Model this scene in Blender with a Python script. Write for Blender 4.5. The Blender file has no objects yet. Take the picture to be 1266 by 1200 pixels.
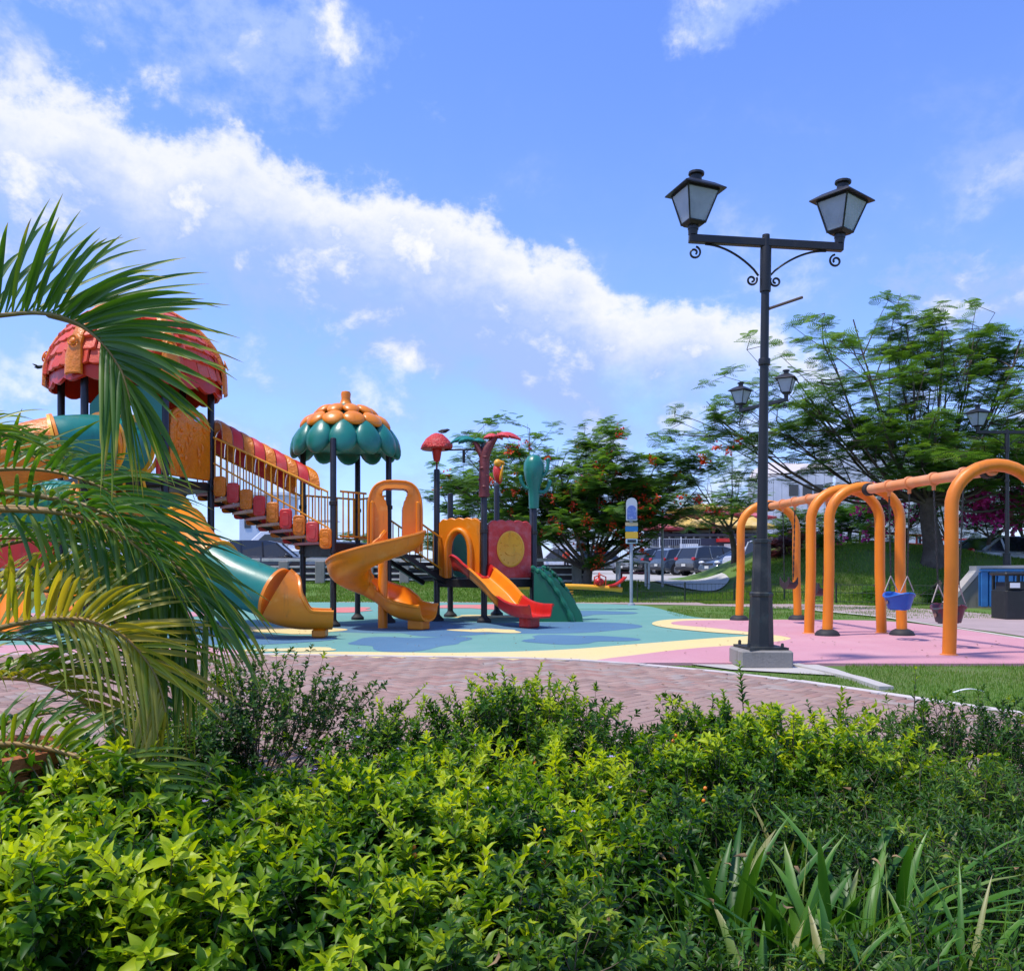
import bpy, math, random
import numpy as np
from mathutils import Vector, Matrix
sc = bpy.context.scene
COL = sc.collection
R = math.radians
# ---------------------------------------------------------------- camera
FPX, U0, V0, EYE = 1050.0, 633.0, 699.0, 1.1      # focal length in photo pixels, horizon row, eye height
cam = bpy.data.cameras.new('camera'); cam_o = bpy.data.objects.new('camera', cam); COL.objects.link(cam_o)
cam.sensor_width = 36; cam.lens = 36*FPX/1266; cam.shift_y = (V0-600)/1266
cam.clip_start = 0.05; cam.clip_end = 3000
cam_o.location = (0, 0, EYE); cam_o.rotation_euler = (R(90), 0, 0)
sc.camera = cam_o
def P(u, v, Y): return ((u-U0)/FPX*Y, Y, EYE+(V0-v)/FPX*Y)
def G(u, v, z=0.0):
    Y = (EYE-z)*FPX/(v-V0); return ((u-U0)/FPX*Y, Y)
def AE(u, v):
    x = (u-U0)/FPX; return math.atan(x), math.atan((V0-v)/FPX/math.sqrt(1+x*x))
# ---------------------------------------------------------------- light
SUN_EL, SUN_AZ = 67.0, -112.0         # azimuth from +Y (view direction) clockwise; the sun stands high, left, slightly behind the camera
sun = bpy.data.lights.new('sun', 'SUN'); sun.energy = 2.9; sun.angle = R(4.0); sun.color = (1, .93, .82)
sun_o = bpy.data.objects.new('sun', sun); COL.objects.link(sun_o)
sd = Vector((math.sin(R(SUN_AZ))*math.cos(R(SUN_EL)), math.cos(R(SUN_AZ))*math.cos(R(SUN_EL)), math.sin(R(SUN_EL))))
sun_o.rotation_euler = sd.to_track_quat('Z', 'Y').to_euler()
vs = sc.view_settings
sc.display_settings.display_device = 'sRGB'
vs.view_transform = 'Standard'; vs.look = 'None'; vs.exposure = 0.66; vs.gamma = 1; vs.use_curve_mapping = False
cy = sc.cycles
cy.max_bounces = 7; cy.transparent_max_bounces = 6; cy.diffuse_bounces = 3; cy.glossy_bounces = 3; cy.caustics_reflective = False; cy.caustics_refractive = False
try: cy.use_denoising = True
except Exception: pass

class NT:                              # small helper to write node trees
    def __init__(s, tree): s.t = tree; s.n = tree.nodes; s.l = tree.links
    def new(s, typ, ins=None, **kw):
        n = s.n.new(typ)
        for k, v in kw.items(): setattr(n, k, v)
        for k, v in (ins or {}).items(): s.put(n.inputs[k], v)
        return n
    def put(s, sock, v):
        if hasattr(v, 'is_output') or isinstance(v, bpy.types.NodeSocket): s.l.new(v, sock)
        else: sock.default_value = v
    def m(s, op, a, b=0.0, c=None, clamp=False):
        n = s.n.new('ShaderNodeMath'); n.operation = op; n.use_clamp = clamp
        s.put(n.inputs[0], a); s.put(n.inputs[1], b)
        if c is not None: s.put(n.inputs[2], c)
        return n.outputs[0]
    def ss(s, x, a, b):                # smoothstep
        n = s.n.new('ShaderNodeMapRange'); n.interpolation_type = 'SMOOTHSTEP'
        s.put(n.inputs[0], x); n.inputs[1].default_value = a; n.inputs[2].default_value = b
        n.inputs[3].default_value = 0; n.inputs[4].default_value = 1
        return n.outputs[0]
    def noise(s, vec, scale, detail=4, rough=.55, dist=0.0):
        n = s.n.new('ShaderNodeTexNoise'); s.put(n.inputs['Vector'], vec) if vec is not None else None
        n.inputs['Scale'].default_value = scale; n.inputs['Detail'].default_value = detail
        n.inputs['Roughness'].default_value = rough; n.inputs['Distortion'].default_value = dist
        return n.outputs[0]
    def mix(s, f, a, b, blend='MIX'):
        n = s.n.new('ShaderNodeMix'); n.data_type = 'RGBA'; n.blend_type = blend
        s.put(n.inputs[0], f); s.put(n.inputs[6], a); s.put(n.inputs[7], b)
        return n.outputs[2]
def c4(c): return (c[0], c[1], c[2], 1.0)

# ---------------------------------------------------------------- sky
world = bpy.data.worlds.new('World'); sc.world = world; world.use_nodes = True
W = NT(world.node_tree); W.n.clear()
sky = W.new('ShaderNodeTexSky', sky_type='NISHITA', sun_disc=False, sun_elevation=R(SUN_EL), sun_rotation=R(SUN_AZ),
            altitude=0, air_density=1.0, dust_density=.35, ozone_density=2.2)
geo = W.new('ShaderNodeTexCoord').outputs['Generated']
sep = W.new('ShaderNodeSeparateXYZ', {0: geo})
X, Yy, Z = sep.outputs
AZ = W.m('ARCTAN2', X, Yy); EL = W.m('ARCSINE', Z)
# stretched direction for cloud noise, so that clouds flatten towards the horizon
cv = W.new('ShaderNodeCombineXYZ', {0: W.m('MULTIPLY', AZ, 1.0), 1: W.m('MULTIPLY', EL, 1.25), 2: 3.7}).outputs[0]
n_big = W.noise(cv, 4.2, 7, .56, .2)
n_mid = W.noise(cv, 11.0, 6, .6, .15)
n_fin = W.noise(cv, 30.0, 5, .62, .1)
def curve_of(az, pts, amin=-.9, amax=.9, emax=1.0):
    """el as a function of az through a colour ramp"""
    f = W.m('DIVIDE', W.m('SUBTRACT', az, amin), amax-amin, clamp=True)
    r = W.new('ShaderNodeValToRGB', {0: f}); cr = r.color_ramp; cr.interpolation = 'B_SPLINE' if False else 'EASE'
    pts = sorted(pts)
    while len(cr.elements) < len(pts): cr.elements.new(.5)
    for e, (a, v) in zip(cr.elements, pts):
        e.position = (a-amin)/(amax-amin); e.color = (v/emax,)*3+(1,)
    return W.m('MULTIPLY', r.outputs[0], emax)
edge_px = [(-200, 110), (0, 108), (110, 88), (190, 150), (330, 158), (430, 205), (560, 235), (700, 292), (770, 350), (860, 352), (950, 385), (1010, 425), (1100, 560)]
def P2(u, v): return AE(u, v)
edge = curve_of(AZ, [P2(u, v) for u, v in edge_px])
low_px = [(-200, 260), (0, 290), (150, 345), (330, 395), (520, 450), (700, 510), (850, 525), (1000, 555), (1100, 600)]
low = curve_of(AZ, [P2(u, v) for u, v in low_px])
wob = W.m('ADD', W.m('MULTIPLY', W.m('SUBTRACT', n_mid, .5), .12), W.m('MULTIPLY', W.m('SUBTRACT', n_fin, .5), .07))
d_top = W.m('ADD', W.m('SUBTRACT', edge, EL), wob)
d_low = W.m('ADD', W.m('SUBTRACT', EL, low), W.m('ADD', W.m('MULTIPLY', W.m('SUBTRACT', n_big, .5), .42), W.m('MULTIPLY', W.m('SUBTRACT', n_mid, .5), .22)))
bank = W.m('MULTIPLY', W.ss(d_top, -.004, .04), W.ss(d_low, -.06, .10))
bank = W.m('MULTIPLY', bank, W.m('MULTIPLY_ADD', n_big, .6, .68, clamp=True))
rim = W.m('MULTIPLY', W.ss(d_top, -.004, .02), W.m('SUBTRACT', 1.0, W.ss(d_top, .02, .13)))
bank = W.m('MULTIPLY', bank, 1.0, clamp=True)
def blob(u, v, ru, rv, rot=0, k=1.0):
    a, e = AE(u, v); ra, re = ru/FPX, rv/FPX; c, s_ = math.cos(R(rot)), math.sin(R(rot))
    x = W.m('SUBTRACT', AZ, a); y = W.m('SUBTRACT', EL, e)
    p = W.m('DIVIDE', W.m('ADD', W.m('MULTIPLY', x, c), W.m('MULTIPLY', y, s_)), ra)
    q = W.m('DIVIDE', W.m('SUBTRACT', W.m('MULTIPLY', y, c), W.m('MULTIPLY', x, s_)), re)
    r2 = W.m('ADD', W.m('MULTIPLY', p, p), W.m('MULTIPLY', q, q))
    g = W.m('SUBTRACT', 1.0, r2)
    g = W.m('ADD', g, W.m('ADD', W.m('MULTIPLY', W.m('SUBTRACT', n_mid, .5), 3.4), W.m('MULTIPLY', W.m('SUBTRACT', n_fin, .5), 2.2)))
    return W.m('MULTIPLY', W.ss(g, .0, 1.3), k)
dens = bank
for b in [(290, 15, 230, 120, -12, 1.0), (345, 95, 105, 70, -20, .9), (900, 5, 95, 42, 8, .95), (1140, 350, 80, 50, 0, .9), (1225, 370, 100, 60, 0, .9),
          (1260, 225, 50, 26, 0, .45), (10, 60, 60, 40, -45, .8), (690, 425, 80, 42, 0, .85), (800, 470, 90, 34, 0, .6),
          (800, 430, 240, 80, -14, .55), (330, 415, 130, 22, -4, .4), (560, 400, 110, 40, -8, .45), (480, 520, 260, 34, 0, .4), (1180, 400, 170, 60, 0, .6), (650, 480, 160, 45, -6, .5), (200, 440, 190, 30, 0, .35)]:
    dens = W.m('MAXIMUM', dens, blob(*b))
# general fair-weather cloud elsewhere: outside the frame the same kind of sky goes on
far = W.m('MULTIPLY', W.ss(W.m('ABSOLUTE', AZ), .62, .95), W.ss(W.m('ADD', n_big, W.m('MULTIPLY', n_fin, .12)), .53, .72))
dens = W.m('MAXIMUM', dens, W.m('MULTIPLY', far, .8))
high = W.m('MULTIPLY', W.ss(EL, .75, 1.0), W.ss(n_big, .5, .75))
dens = W.m('MAXIMUM', dens, W.m('MULTIPLY', high, .6))
# thin veil low in the sky
veil = W.m('MULTIPLY', W.m('SUBTRACT', 1.0, W.ss(EL, .05, .55)), W.m('MULTIPLY_ADD', W.ss(n_mid, .35, .70), .65, .35))
veil = W.m('MULTIPLY', veil, .82)
dens = W.m('MAXIMUM', dens, veil, clamp=True)
skycol = W.mix(1.0, sky.outputs[0], (.71, .85, 1.34, 1), 'MULTIPLY')
bg = W.new('ShaderNodeBackground', {0: skycol, 1: .142})
bright = W.m('MAXIMUM', rim, W.ss(n_mid, .52, .72))
ccol = W.mix(bright, (.40, .56, 1.0, 1), (.96, .97, 1.0, 1))
bgc = W.new('ShaderNodeBackground', {0: ccol, 1: .65})
mx = W.new('ShaderNodeMixShader', {0: dens, 1: bg.outputs[0], 2: bgc.outputs[0]})
W.new('ShaderNodeOutputWorld', {0: mx.outputs[0]})
world.cycles.sampling_method = 'MANUAL'; world.cycles.sample_map_resolution = 512

# ---------------------------------------------------------------- materials
MATS = {}
def mat(name, col, rough=.5, metal=0.0, var=None, var2=None, bump=None, attr=None, rnd=None, spec=.5, trans=0.0, coat=0.0, spots=None, wave=None, neutral=False, streak=None):
    """var=(scale, colour2, lo, hi): noise blend; attr=(colour2): blend by 'tone'; rnd=colour2: blend by object random; bump=(scale, strength, dist)"""
    if name in MATS: return MATS[name]
    m = bpy.data.materials.new(name); m.use_nodes = True; T = NT(m.node_tree); T.n.clear()
    oc = T.new('ShaderNodeTexCoord').outputs['Object']; gp = T.new('ShaderNodeNewGeometry').outputs['Position']
    c = c4(col)
    if attr:
        a = T.new('ShaderNodeAttribute', attribute_name='tone').outputs['Fac']
        r = T.new('ShaderNodeValToRGB', {0: a}); cr = r.color_ramp
        cols = [col]+list(attr)
        while len(cr.elements) < len(cols): cr.elements.new(.5)
        for i, (e, k) in enumerate(zip(cr.elements, cols)): e.position = i/(len(cols)-1); e.color = c4(k)
        c = r.outputs[0]
    if rnd:
        o = T.new('ShaderNodeObjectInfo').outputs['Random']
        if attr: o = T.m('FRACT', T.m('MULTIPLY', o, 7.13)); c = T.mix(T.m('MULTIPLY', o, .5), c, c4(rnd))
        else: c = T.mix(o, c, c4(rnd))
    for vv in (var, var2):
        if vv:
            n = T.noise(gp, vv[0], 5, .6); c = T.mix(T.ss(n, vv[2], vv[3]), c, c4(vv[1]))
    if streak:
        mp = T.new('ShaderNodeMapping', {0: gp}); mp.inputs['Scale'].default_value = (9, 9, 1.1)
        n = T.noise(mp.outputs[0], 1.0, 4, .65); n2 = T.noise(gp, 1.4, 3, .6)
        c = T.mix(T.m('MULTIPLY', T.m('MULTIPLY', T.ss(n, .52, .72), T.ss(n2, .38, .62)), streak[1]), c, c4(streak[0]))
    if spots:
        n = T.new('ShaderNodeTexVoronoi', {'Vector': gp, 'Scale': spots[0]}).outputs['Color']
        c = T.mix(T.m('MULTIPLY', n, spots[2]), c, c4(spots[1]))
    b = T.new('ShaderNodeBsdfPrincipled', {'Base Color': c, 'Metallic': metal, 'Specular IOR Level': spec, 'Coat Weight': coat, 'Coat Roughness': .12})
    rn = T.noise(gp, 7.0, 3, .6)
    T.put(b.inputs['Roughness'], T.m('MULTIPLY_ADD', rn, .25, max(0.0, rough-.12), clamp=True))
    if bump:
        h = T.noise(gp, bump[0], 4, .6)
        if wave:
            wv = T.new('ShaderNodeTexWave', {'Vector': oc, 'Scale': wave[0], 'Distortion': wave[1], 'Detail': 2.0}); h = wv.outputs['Fac']
        bn = T.new('ShaderNodeBump', {'Height': h, 'Strength': bump[1], 'Distance': bump[2]})
        T.put(b.inputs['Normal'], bn.outputs[0])
    out = b.outputs[0]
    if trans:
        tr = T.new('ShaderNodeBsdfTranslucent', {0: T.mix(.35, c, (.75, 1.0, .12, 1), 'MULTIPLY') if False else c})
        # leaves let through a yellower light than they reflect
        tc = T.mix(1.0, c, (1.2, 1.2, 1.2, 1) if neutral else (1.9, 1.7, .5, 1), 'MULTIPLY'); T.put(tr.inputs[0], tc)
        out = T.new('ShaderNodeMixShader', {0: trans, 1: out, 2: tr.outputs[0]}).outputs[0]
    T.new('ShaderNodeOutputMaterial', {0: out})
    MATS[name] = m; return m
def glass_mat(name, col, rough=.05):
    return mat(name, col, rough, 0, spec=.8)
dust = (.62, .42, .26)
ORANGE = mat('orange_plastic', (.80, .235, .006), .34, var=(1.3, (.70, .19, .006), .35, .75), var2=(4, (.82, .36, .07), .56, .8), bump=(60, .05, .01), streak=((.30, .10, .02), .45))
ORANGE_T = mat('textured_orange_plastic', (.78, .225, .006), .36, var=(2.3, (.62, .15, .005), .35, .75), bump=(11, .55, .05), var2=(9, (.80, .33, .08), .6, .85))
YELLOW = mat('yellow_plastic', (.85, .42, .02), .38, streak=((.3, .16, .03), .4), var=(2, (.74, .30, .01), .3, .8), bump=(60, .05, .01))
RED = mat('red_plastic', (.58, .018, .012), .34, var=(2.2, (.44, .012, .012), .3, .8), var2=(4, (.64, .10, .08), .56, .8), bump=(60, .05, .01), streak=((.18, .02, .02), .45))
FADED_RED = mat('faded_red_plastic', (.62, .025, .022), .42, var=(3, (.58, .11, .09), .45, .8), bump=(30, .2, .01))
SHINGLE = mat('faded_shingle_red', (.72, .055, .012), .42, rnd=(.68, .10, .04), bump=(22, .5, .02), streak=((.25, .03, .02), .3))
TEAL = mat('teal_plastic', (.008, .19, .15), .34, var=(2.0, (.012, .15, .11), .3, .8), var2=(4, (.05, .30, .26), .56, .85), bump=(50, .08, .01), streak=((.01, .07, .05), .5))
TEAL_W = mat('ribbed_teal_plastic', (.012, .20, .17), .34, var=(2.0, (.03, .27, .23), .3, .8), bump=(50, .5, .03), wave=(3.5, 3.0))
GREEN = mat('green_plastic', (.006, .16, .075), .4, var=(2.0, (.01, .12, .06), .3, .8), bump=(50, .1, .01))
MAROON = mat('maroon_plastic', (.13, .016, .018), .5, var=(3, (.2, .04, .04), .35, .8), bump=(20, .5, .02))
POST = mat('dark_post_paint', (.013, .013, .018), .38, streak=((.05, .045, .04), .3), var=(6, (.03, .028, .03), .5, .8), bump=(80, .05, .01))
DECK = mat('dark_deck_steel', (.014, .012, .012), .55, var=(8, (.04, .025, .02), .5, .8), bump=(90, .3, .01))
RAILY = mat('yellow_rail_paint', (.74, .33, .012), .38, var=(5, (.55, .20, .01), .4, .8))
SWING = mat('orange_pipe_paint', (.80, .235, .006), .42, streak=((.34, .12, .03), .6), bump=(70, .12, .006), var=(1.2, (.70, .185, .006), .4, .7), var2=(14, (.60, .20, .05), .66, .8))
SWING_B = mat('faded_orange_pipe_paint', (.74, .25, .07), .5, var=(1.6, (.74, .37, .19), .35, .75), var2=(14, (.5, .16, .05), .62, .8))
IRON = mat('black_iron_paint', (.010, .010, .012), .42, var=(5, (.035, .03, .03), .5, .85), bump=(60, .2, .005))
IRON_W = mat('weathered_iron_paint', (.012, .015, .017), .5, streak=((.08, .08, .075), .5), var=(3.5, (.06, .065, .06), .5, .8), var2=(12, (.02, .05, .05), .55, .8), bump=(40, .4, .006))
CHAIN = mat('dark_chain', (.05, .05, .05), .4, .6)
STEEL = mat('galvanised_steel', (.32, .35, .38), .45, .3, var=(5, (.22, .24, .26), .4, .8))
WHITEP = mat('white_paint', (.74, .75, .76), .5, var=(3, (.6, .6, .6), .5, .8))
RUBBER = mat('black_rubber', (.018, .018, .02), .7)
LAMPGLASS = mat('frosted_lamp_glass', (.60, .66, .74), .25, var=(5, (.48, .54, .62), .4, .8), trans=.45, neutral=True)
CONC = mat('concrete', (.27, .25, .225), .85, streak=((.12, .11, .09), .7), var=(1.5, (.21, .20, .18), .35, .75), var2=(16, (.14, .13, .11), .6, .8), bump=(40, .4, .01))
CONC_P = mat('pale_concrete', (.47, .44, .40), .85, var=(1.1, (.38, .35, .32), .35, .75), var2=(20, (.28, .25, .22), .6, .8), bump=(40, .3, .01))
KERB = mat('kerb_paint', (.55, .49, .46), .85, var=(2.2, (.42, .36, .33), .4, .75), var2=(18, (.25, .2, .18), .62, .8), bump=(40, .3, .01))
# ---------------------------------------------------------------- geometry helpers
class MB:
    def __init__(s): s.v = []; s.f = []; s.mi = []; s.cur = 0
    def add(s, vs, fs):
        o = len(s.v); s.v.extend([tuple(v) for v in vs]); s.f.extend([tuple(i+o for i in f) for f in fs]); s.mi.extend([s.cur]*len(fs)); return s
    def box(s, c, d, M=None, rz=0.0, taper=1.0, bev=0.0):
        x, y, z = d[0]/2, d[1]/2, d[2]/2
        if bev > 0:
            b = min(bev, x*.9, y*.9, z*.9); vs = []
            lv = [(-z, b), (-z+b, 0), (z-b, 0), (z, b)]
            for zz, ins in lv:
                for sx, sy, q in ((1, 1, 0), (-1, 1, 1), (-1, -1, 0), (1, -1, 1)):
                    pa = (sx*(x-ins), sy*(y-b)); pb = (sx*(x-b), sy*(y-ins))
                    if ins == b: pa = (sx*(x-b), sy*(y-b*1.6)); pb = (sx*(x-b*1.6), sy*(y-b))
                    for p in ((pa, pb) if not q else (pb, pa)): vs.append((p[0], p[1], zz))
            fs = [tuple(range(7, -1, -1)), tuple(range(24, 32))]
            for k in range(3):
                for i in range(8): j = (i+1) % 8; fs.append((k*8+i, k*8+j, (k+1)*8+j, (k+1)*8+i))
        else:
            vs = [(-x, -y, -z), (x, -y, -z), (x, y, -z), (-x, y, -z), (-x*taper, -y*taper, z), (x*taper, -y*taper, z), (x*taper, y*taper, z), (-x*taper, y*taper, z)]
            fs = [(0, 3, 2, 1), (4, 5, 6, 7), (0, 1, 5, 4), (1, 2, 6, 5), (2, 3, 7, 6), (3, 0, 4, 7)]
        Mx = M if M is not None else Matrix.Rotation(rz, 4, 'Z')
        return s.add([Vector(c)+(Mx.to_3x3() @ Vector(v)) for v in vs], fs)
    def tube(s, path, r, n=8, cap=True, up=None, sy=1.0):
        pts = [Vector(p) for p in path]; m = len(pts); rs = r if isinstance(r, (list, tuple)) else [r]*m
        T = [(pts[min(i+1, m-1)]-pts[max(i-1, 0)]).normalized() for i in range(m)]
        u = Vector(up) if up else (Vector((0, 0, 1)) if abs(T[0].z) < .9 else Vector((1, 0, 0)))
        vs = []; fs = []
        for i in range(m):
            a = u-T[i]*u.dot(T[i])
            if a.length < 1e-6: a = T[i].orthogonal()
            a.normalize(); b = T[i].cross(a); u = a
            for k in range(n):
                t = 2*math.pi*(k+.5)/n; vs.append(pts[i]+(a*math.cos(t)+b*math.sin(t)*sy)*rs[i])
        for i in range(m-1):
            for k in range(n): q = (k+1) % n; fs.append((i*n+k, i*n+q, (i+1)*n+q, (i+1)*n+k))
        if cap: fs.append(tuple(range(n-1, -1, -1))); fs.append(tuple((m-1)*n+k for k in range(n)))
        return s.add(vs, fs)
    def lathe(s, prof, c=(0, 0, 0), n=16, M=None, cap=True, off=0.0):
        vs = []; fs = []
        for r, z in prof:
            for k in range(n): t = 2*math.pi*(k+off)/n; vs.append((r*math.cos(t), r*math.sin(t), z))
        m = len(prof)
        for i in range(m-1):
            for k in range(n): q = (k+1) % n; fs.append((i*n+k, i*n+q, (i+1)*n+q, (i+1)*n+k))
        if cap: fs.append(tuple(range(n-1, -1, -1))); fs.append(tuple((m-1)*n+k for k in range(n)))
        if M is not None: vs = [M @ Vector(v) for v in vs]
        return s.add([Vector(v)+Vector(c) for v in vs], fs)
    def ell(s, c, d, n=12, m=8, M=None):
        prof = [(math.sin(math.pi*i/m), -math.cos(math.pi*i/m)) for i in range(m+1)]
        prof[0] = (.02, -1); prof[-1] = (.02, 1); vs = []; fs = []
        for r, z in prof:
            for k in range(n): t = 2*math.pi*k/n; vs.append(Vector((r*math.cos(t)*d[0], r*math.sin(t)*d[1], z*d[2])))
        for i in range(m):
            for k in range(n): q = (k+1) % n; fs.append((i*n+k, i*n+q, (i+1)*n+q, (i+1)*n+k))
        fs.append(tuple(range(n-1, -1, -1))); fs.append(tuple(m*n+k for k in range(n)))
        if M is not None: vs = [M.to_3x3() @ v for v in vs]
        return s.add([v+Vector(c) for v in vs], fs)
    def prism(s, poly, h0, h1, M=None):
        """poly in local xy, extruded along local z from h0 to h1, through matrix M"""
        n = len(poly); vs = [Vector((x, y, h0)) for x, y in poly]+[Vector((x, y, h1)) for x, y in poly]
        fs = [tuple(range(n-1, -1, -1)), tuple(range(n, 2*n))]+[(i, (i+1) % n, n+(i+1) % n, n+i) for i in range(n)]
        if M is not None: vs = [M @ v for v in vs]
        return s.add(vs, fs)
    def sheet(s, fn, nu, nv, flip=False):
        vs = [fn(i/nu, j/nv) for j in range(nv+1) for i in range(nu+1)]
        fs = [((j*(nu+1)+i), (j*(nu+1)+i+1), ((j+1)*(nu+1)+i+1), ((j+1)*(nu+1)+i)) for j in range(nv) for i in range(nu)]
        if flip: fs = [f[::-1] for f in fs]
        return s.add(vs, fs)
    def shell(s, fn, nu, nv, th):
        """closed thin shell round a surface fn(u,v)->(point, outward normal)"""
        A = []; B = []
        for j in range(nv+1):
            for i in range(nu+1):
                p, nn = fn(i/nu, j/nv); p = Vector(p); nn = Vector(nn).normalized(); A.append(p); B.append(p-nn*th)
        o = len(A); w = nu+1; fs = []
        for j in range(nv):
            for i in range(nu):
                a, b, c, d = j*w+i, j*w+i+1, (j+1)*w+i+1, (j+1)*w+i
                fs.append((a, b, c, d)); fs.append((o+d, o+c, o+b, o+a))
        for i in range(nu):
            fs.append((i+1, i, o+i, o+i+1)); k = nv*w; fs.append((k+i, k+i+1, o+k+i+1, o+k+i))
        for j in range(nv):
            fs.append((j*w, (j+1)*w, o+(j+1)*w, o+j*w)); fs.append(((j+1)*w+nu, j*w+nu, o+j*w+nu, o+(j+1)*w+nu))
        return s.add(A+B, fs)
def wloc(o):
    v = Vector((0, 0, 0))
    while o is not None: v = v+o.location; o = o.parent
    return v
def link(name, me, parent=None):
    o = bpy.data.objects.new(name, me); COL.objects.link(o)
    if parent is not None: o.parent = parent
    return o
def obj(name, mb, m, parent=None, smooth=40, at=None, label=None, bevel=0.0):
    """one mesh object; the vertices are world coordinates, the origin is the parent's (or at)"""
    me = bpy.data.meshes.new(name)
    off = wloc(parent) if parent is not None else Vector((0, 0, 0))
    loc = Vector(at)-off if at is not None else Vector((0, 0, 0)); tot = off+loc
    vs = mb.v if tot.length < 1e-9 else [(v[0]-tot.x, v[1]-tot.y, v[2]-tot.z) for v in mb.v]
    me.from_pydata([tuple(v) for v in vs], [], mb.f)
    for k in (m if isinstance(m, (list, tuple)) else [m]): me.materials.append(k)
    if isinstance(m, (list, tuple)) and len(m) > 1: me.polygons.foreach_set('material_index', mb.mi)
    if smooth:
        me.polygons.foreach_set('use_smooth', [True]*len(mb.f)); me.set_sharp_from_angle(angle=R(smooth))
    me.update()
    o = link(name, me, parent); o.location = loc
    if bevel:
        b = o.modifiers.new('bevel', 'BEVEL'); b.width = bevel; b.segments = 2; b.limit_method = 'ANGLE'; b.angle_limit = R(40)
    if label: o['label'] = label
    return o
def tag(o, label, cat, group=None, kind=None):
    o['label'] = label; o['category'] = cat
    if group: o['group'] = group
    if kind: o['kind'] = kind
    return o
def thing(name, label, cat, loc=(0, 0, 0), group=None):
    o = bpy.data.objects.new(name, None); COL.objects.link(o); o.location = loc; o.empty_display_size = .2
    return tag(o, label, cat, group)
def struct(name, mb, m, parent=None, **k):
    o = obj(name, mb, m, parent, **k)
    if parent is None: o['kind'] = 'structure'
    return o
KIDS = {}
def copy_tree(root, loc=None, rz=None, label=None, group=None, sc_=None):
    if not KIDS.get('_n') == len(bpy.data.objects):
        KIDS.clear()
        for o in bpy.data.objects:
            if o.parent: KIDS.setdefault(o.parent.name, []).append(o)
    def rec(o, par):
        c = o.copy(); COL.objects.link(c)
        if par is not None: c.parent = par
        for ch in KIDS.get(o.name, []): rec(ch, c)
        return c
    c = rec(root, None)
    if loc is not None: c.location = loc
    if rz is not None: c.rotation_euler[2] = rz
    if sc_ is not None: c.scale = (sc_,)*3
    if label: c['label'] = label
    if group: c['group'] = group
    return c
def catmull(pts, n=8, closed=False):
    P_ = [Vector(p) if len(p) == 3 else Vector((p[0], p[1], 0)) for p in pts]; m = len(P_); out = []
    for i in range(m if closed else m-1):
        g = (lambda k: P_[k % m]) if closed else (lambda k: P_[max(0, min(m-1, k))])
        a, b, c, d = g(i-1), g(i), g(i+1), g(i+2)
        for k in range(n):
            t = k/n; out.append(.5*((2*b)+(c-a)*t+(2*a-5*b+4*c-d)*t*t+(3*b-a-3*c+d)*t**3))
    if not closed: out.append(P_[-1])
    return out
def npmesh(name, V, F, m, parent=None, tone=None, smooth=True, at=None, nper=None):
    """numpy mesh: V (n,3) world coordinates, F (k,3 or 4); tone: per-vertex float"""
    me = bpy.data.meshes.new(name)
    off = wloc(parent) if parent is not None else Vector((0, 0, 0))
    if at is not None: off = Vector(at)
    V = V-np.array(off[:])
    me.vertices.add(len(V)); me.vertices.foreach_set('co', V.astype(np.float32).ravel())
    k = F.shape[1]; me.loops.add(len(F)*k); me.loops.foreach_set('vertex_index', F.astype(np.int32).ravel())
    me.polygons.add(len(F)); me.polygons.foreach_set('loop_start', np.arange(0, len(F)*k, k, dtype=np.int32))
    me.update(calc_edges=True)
    if smooth: me.polygons.foreach_set('use_smooth', np.ones(len(F), bool))
    if tone is not None:
        a = me.attributes.new('tone', 'FLOAT', 'POINT'); a.data.foreach_set('value', np.asarray(tone, np.float32))
    me.materials.append(m)
    o = link(name, me, parent)
    if at is not None: o.location = Vector(at)-(wloc(parent) if parent is not None else Vector((0, 0, 0)))
    return o
RS = np.random.RandomState(7)
def nrm(a): return a/np.maximum(np.linalg.norm(a, axis=-1, keepdims=True), 1e-9)
def leaf_arrays(pos, d, up, L, Wd, fold=.28, droop=.25):
    """folded pointed leaves: 8 verts, 6 tris each"""
    n = len(pos); d = nrm(d); side = nrm(np.cross(d, up)); nn = nrm(np.cross(side, d))
    L = np.broadcast_to(L, (n,))[:, None]; Wd = np.broadcast_to(Wd, (n,))[:, None]
    b = pos; mid = pos+d*L*.45-nn*L*.0; m2 = pos+d*L*.75-nn*L*droop*.3
    tip = pos+d*L-nn*L*droop
    e = nn*Wd*fold
    l1 = pos+d*L*.3+side*Wd*.5+e; r1 = pos+d*L*.3-side*Wd*.5+e
    l2 = pos+d*L*.68+side*Wd*.36+e*.8-nn*L*droop*.22; r2 = pos+d*L*.68-side*Wd*.36+e*.8-nn*L*droop*.22
    V = np.stack([b, l1, mid, r1, l2, m2, r2, tip], 1).reshape(-1, 3)
    f = np.array([[0, 2, 1], [0, 3, 2], [1, 2, 5], [1, 5, 4], [2, 3, 6], [2, 6, 5], [4, 5, 7], [5, 6, 7]])
    F = (f[None]+np.arange(n)[:, None, None]*8).reshape(-1, 3)
    return V, F
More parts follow.
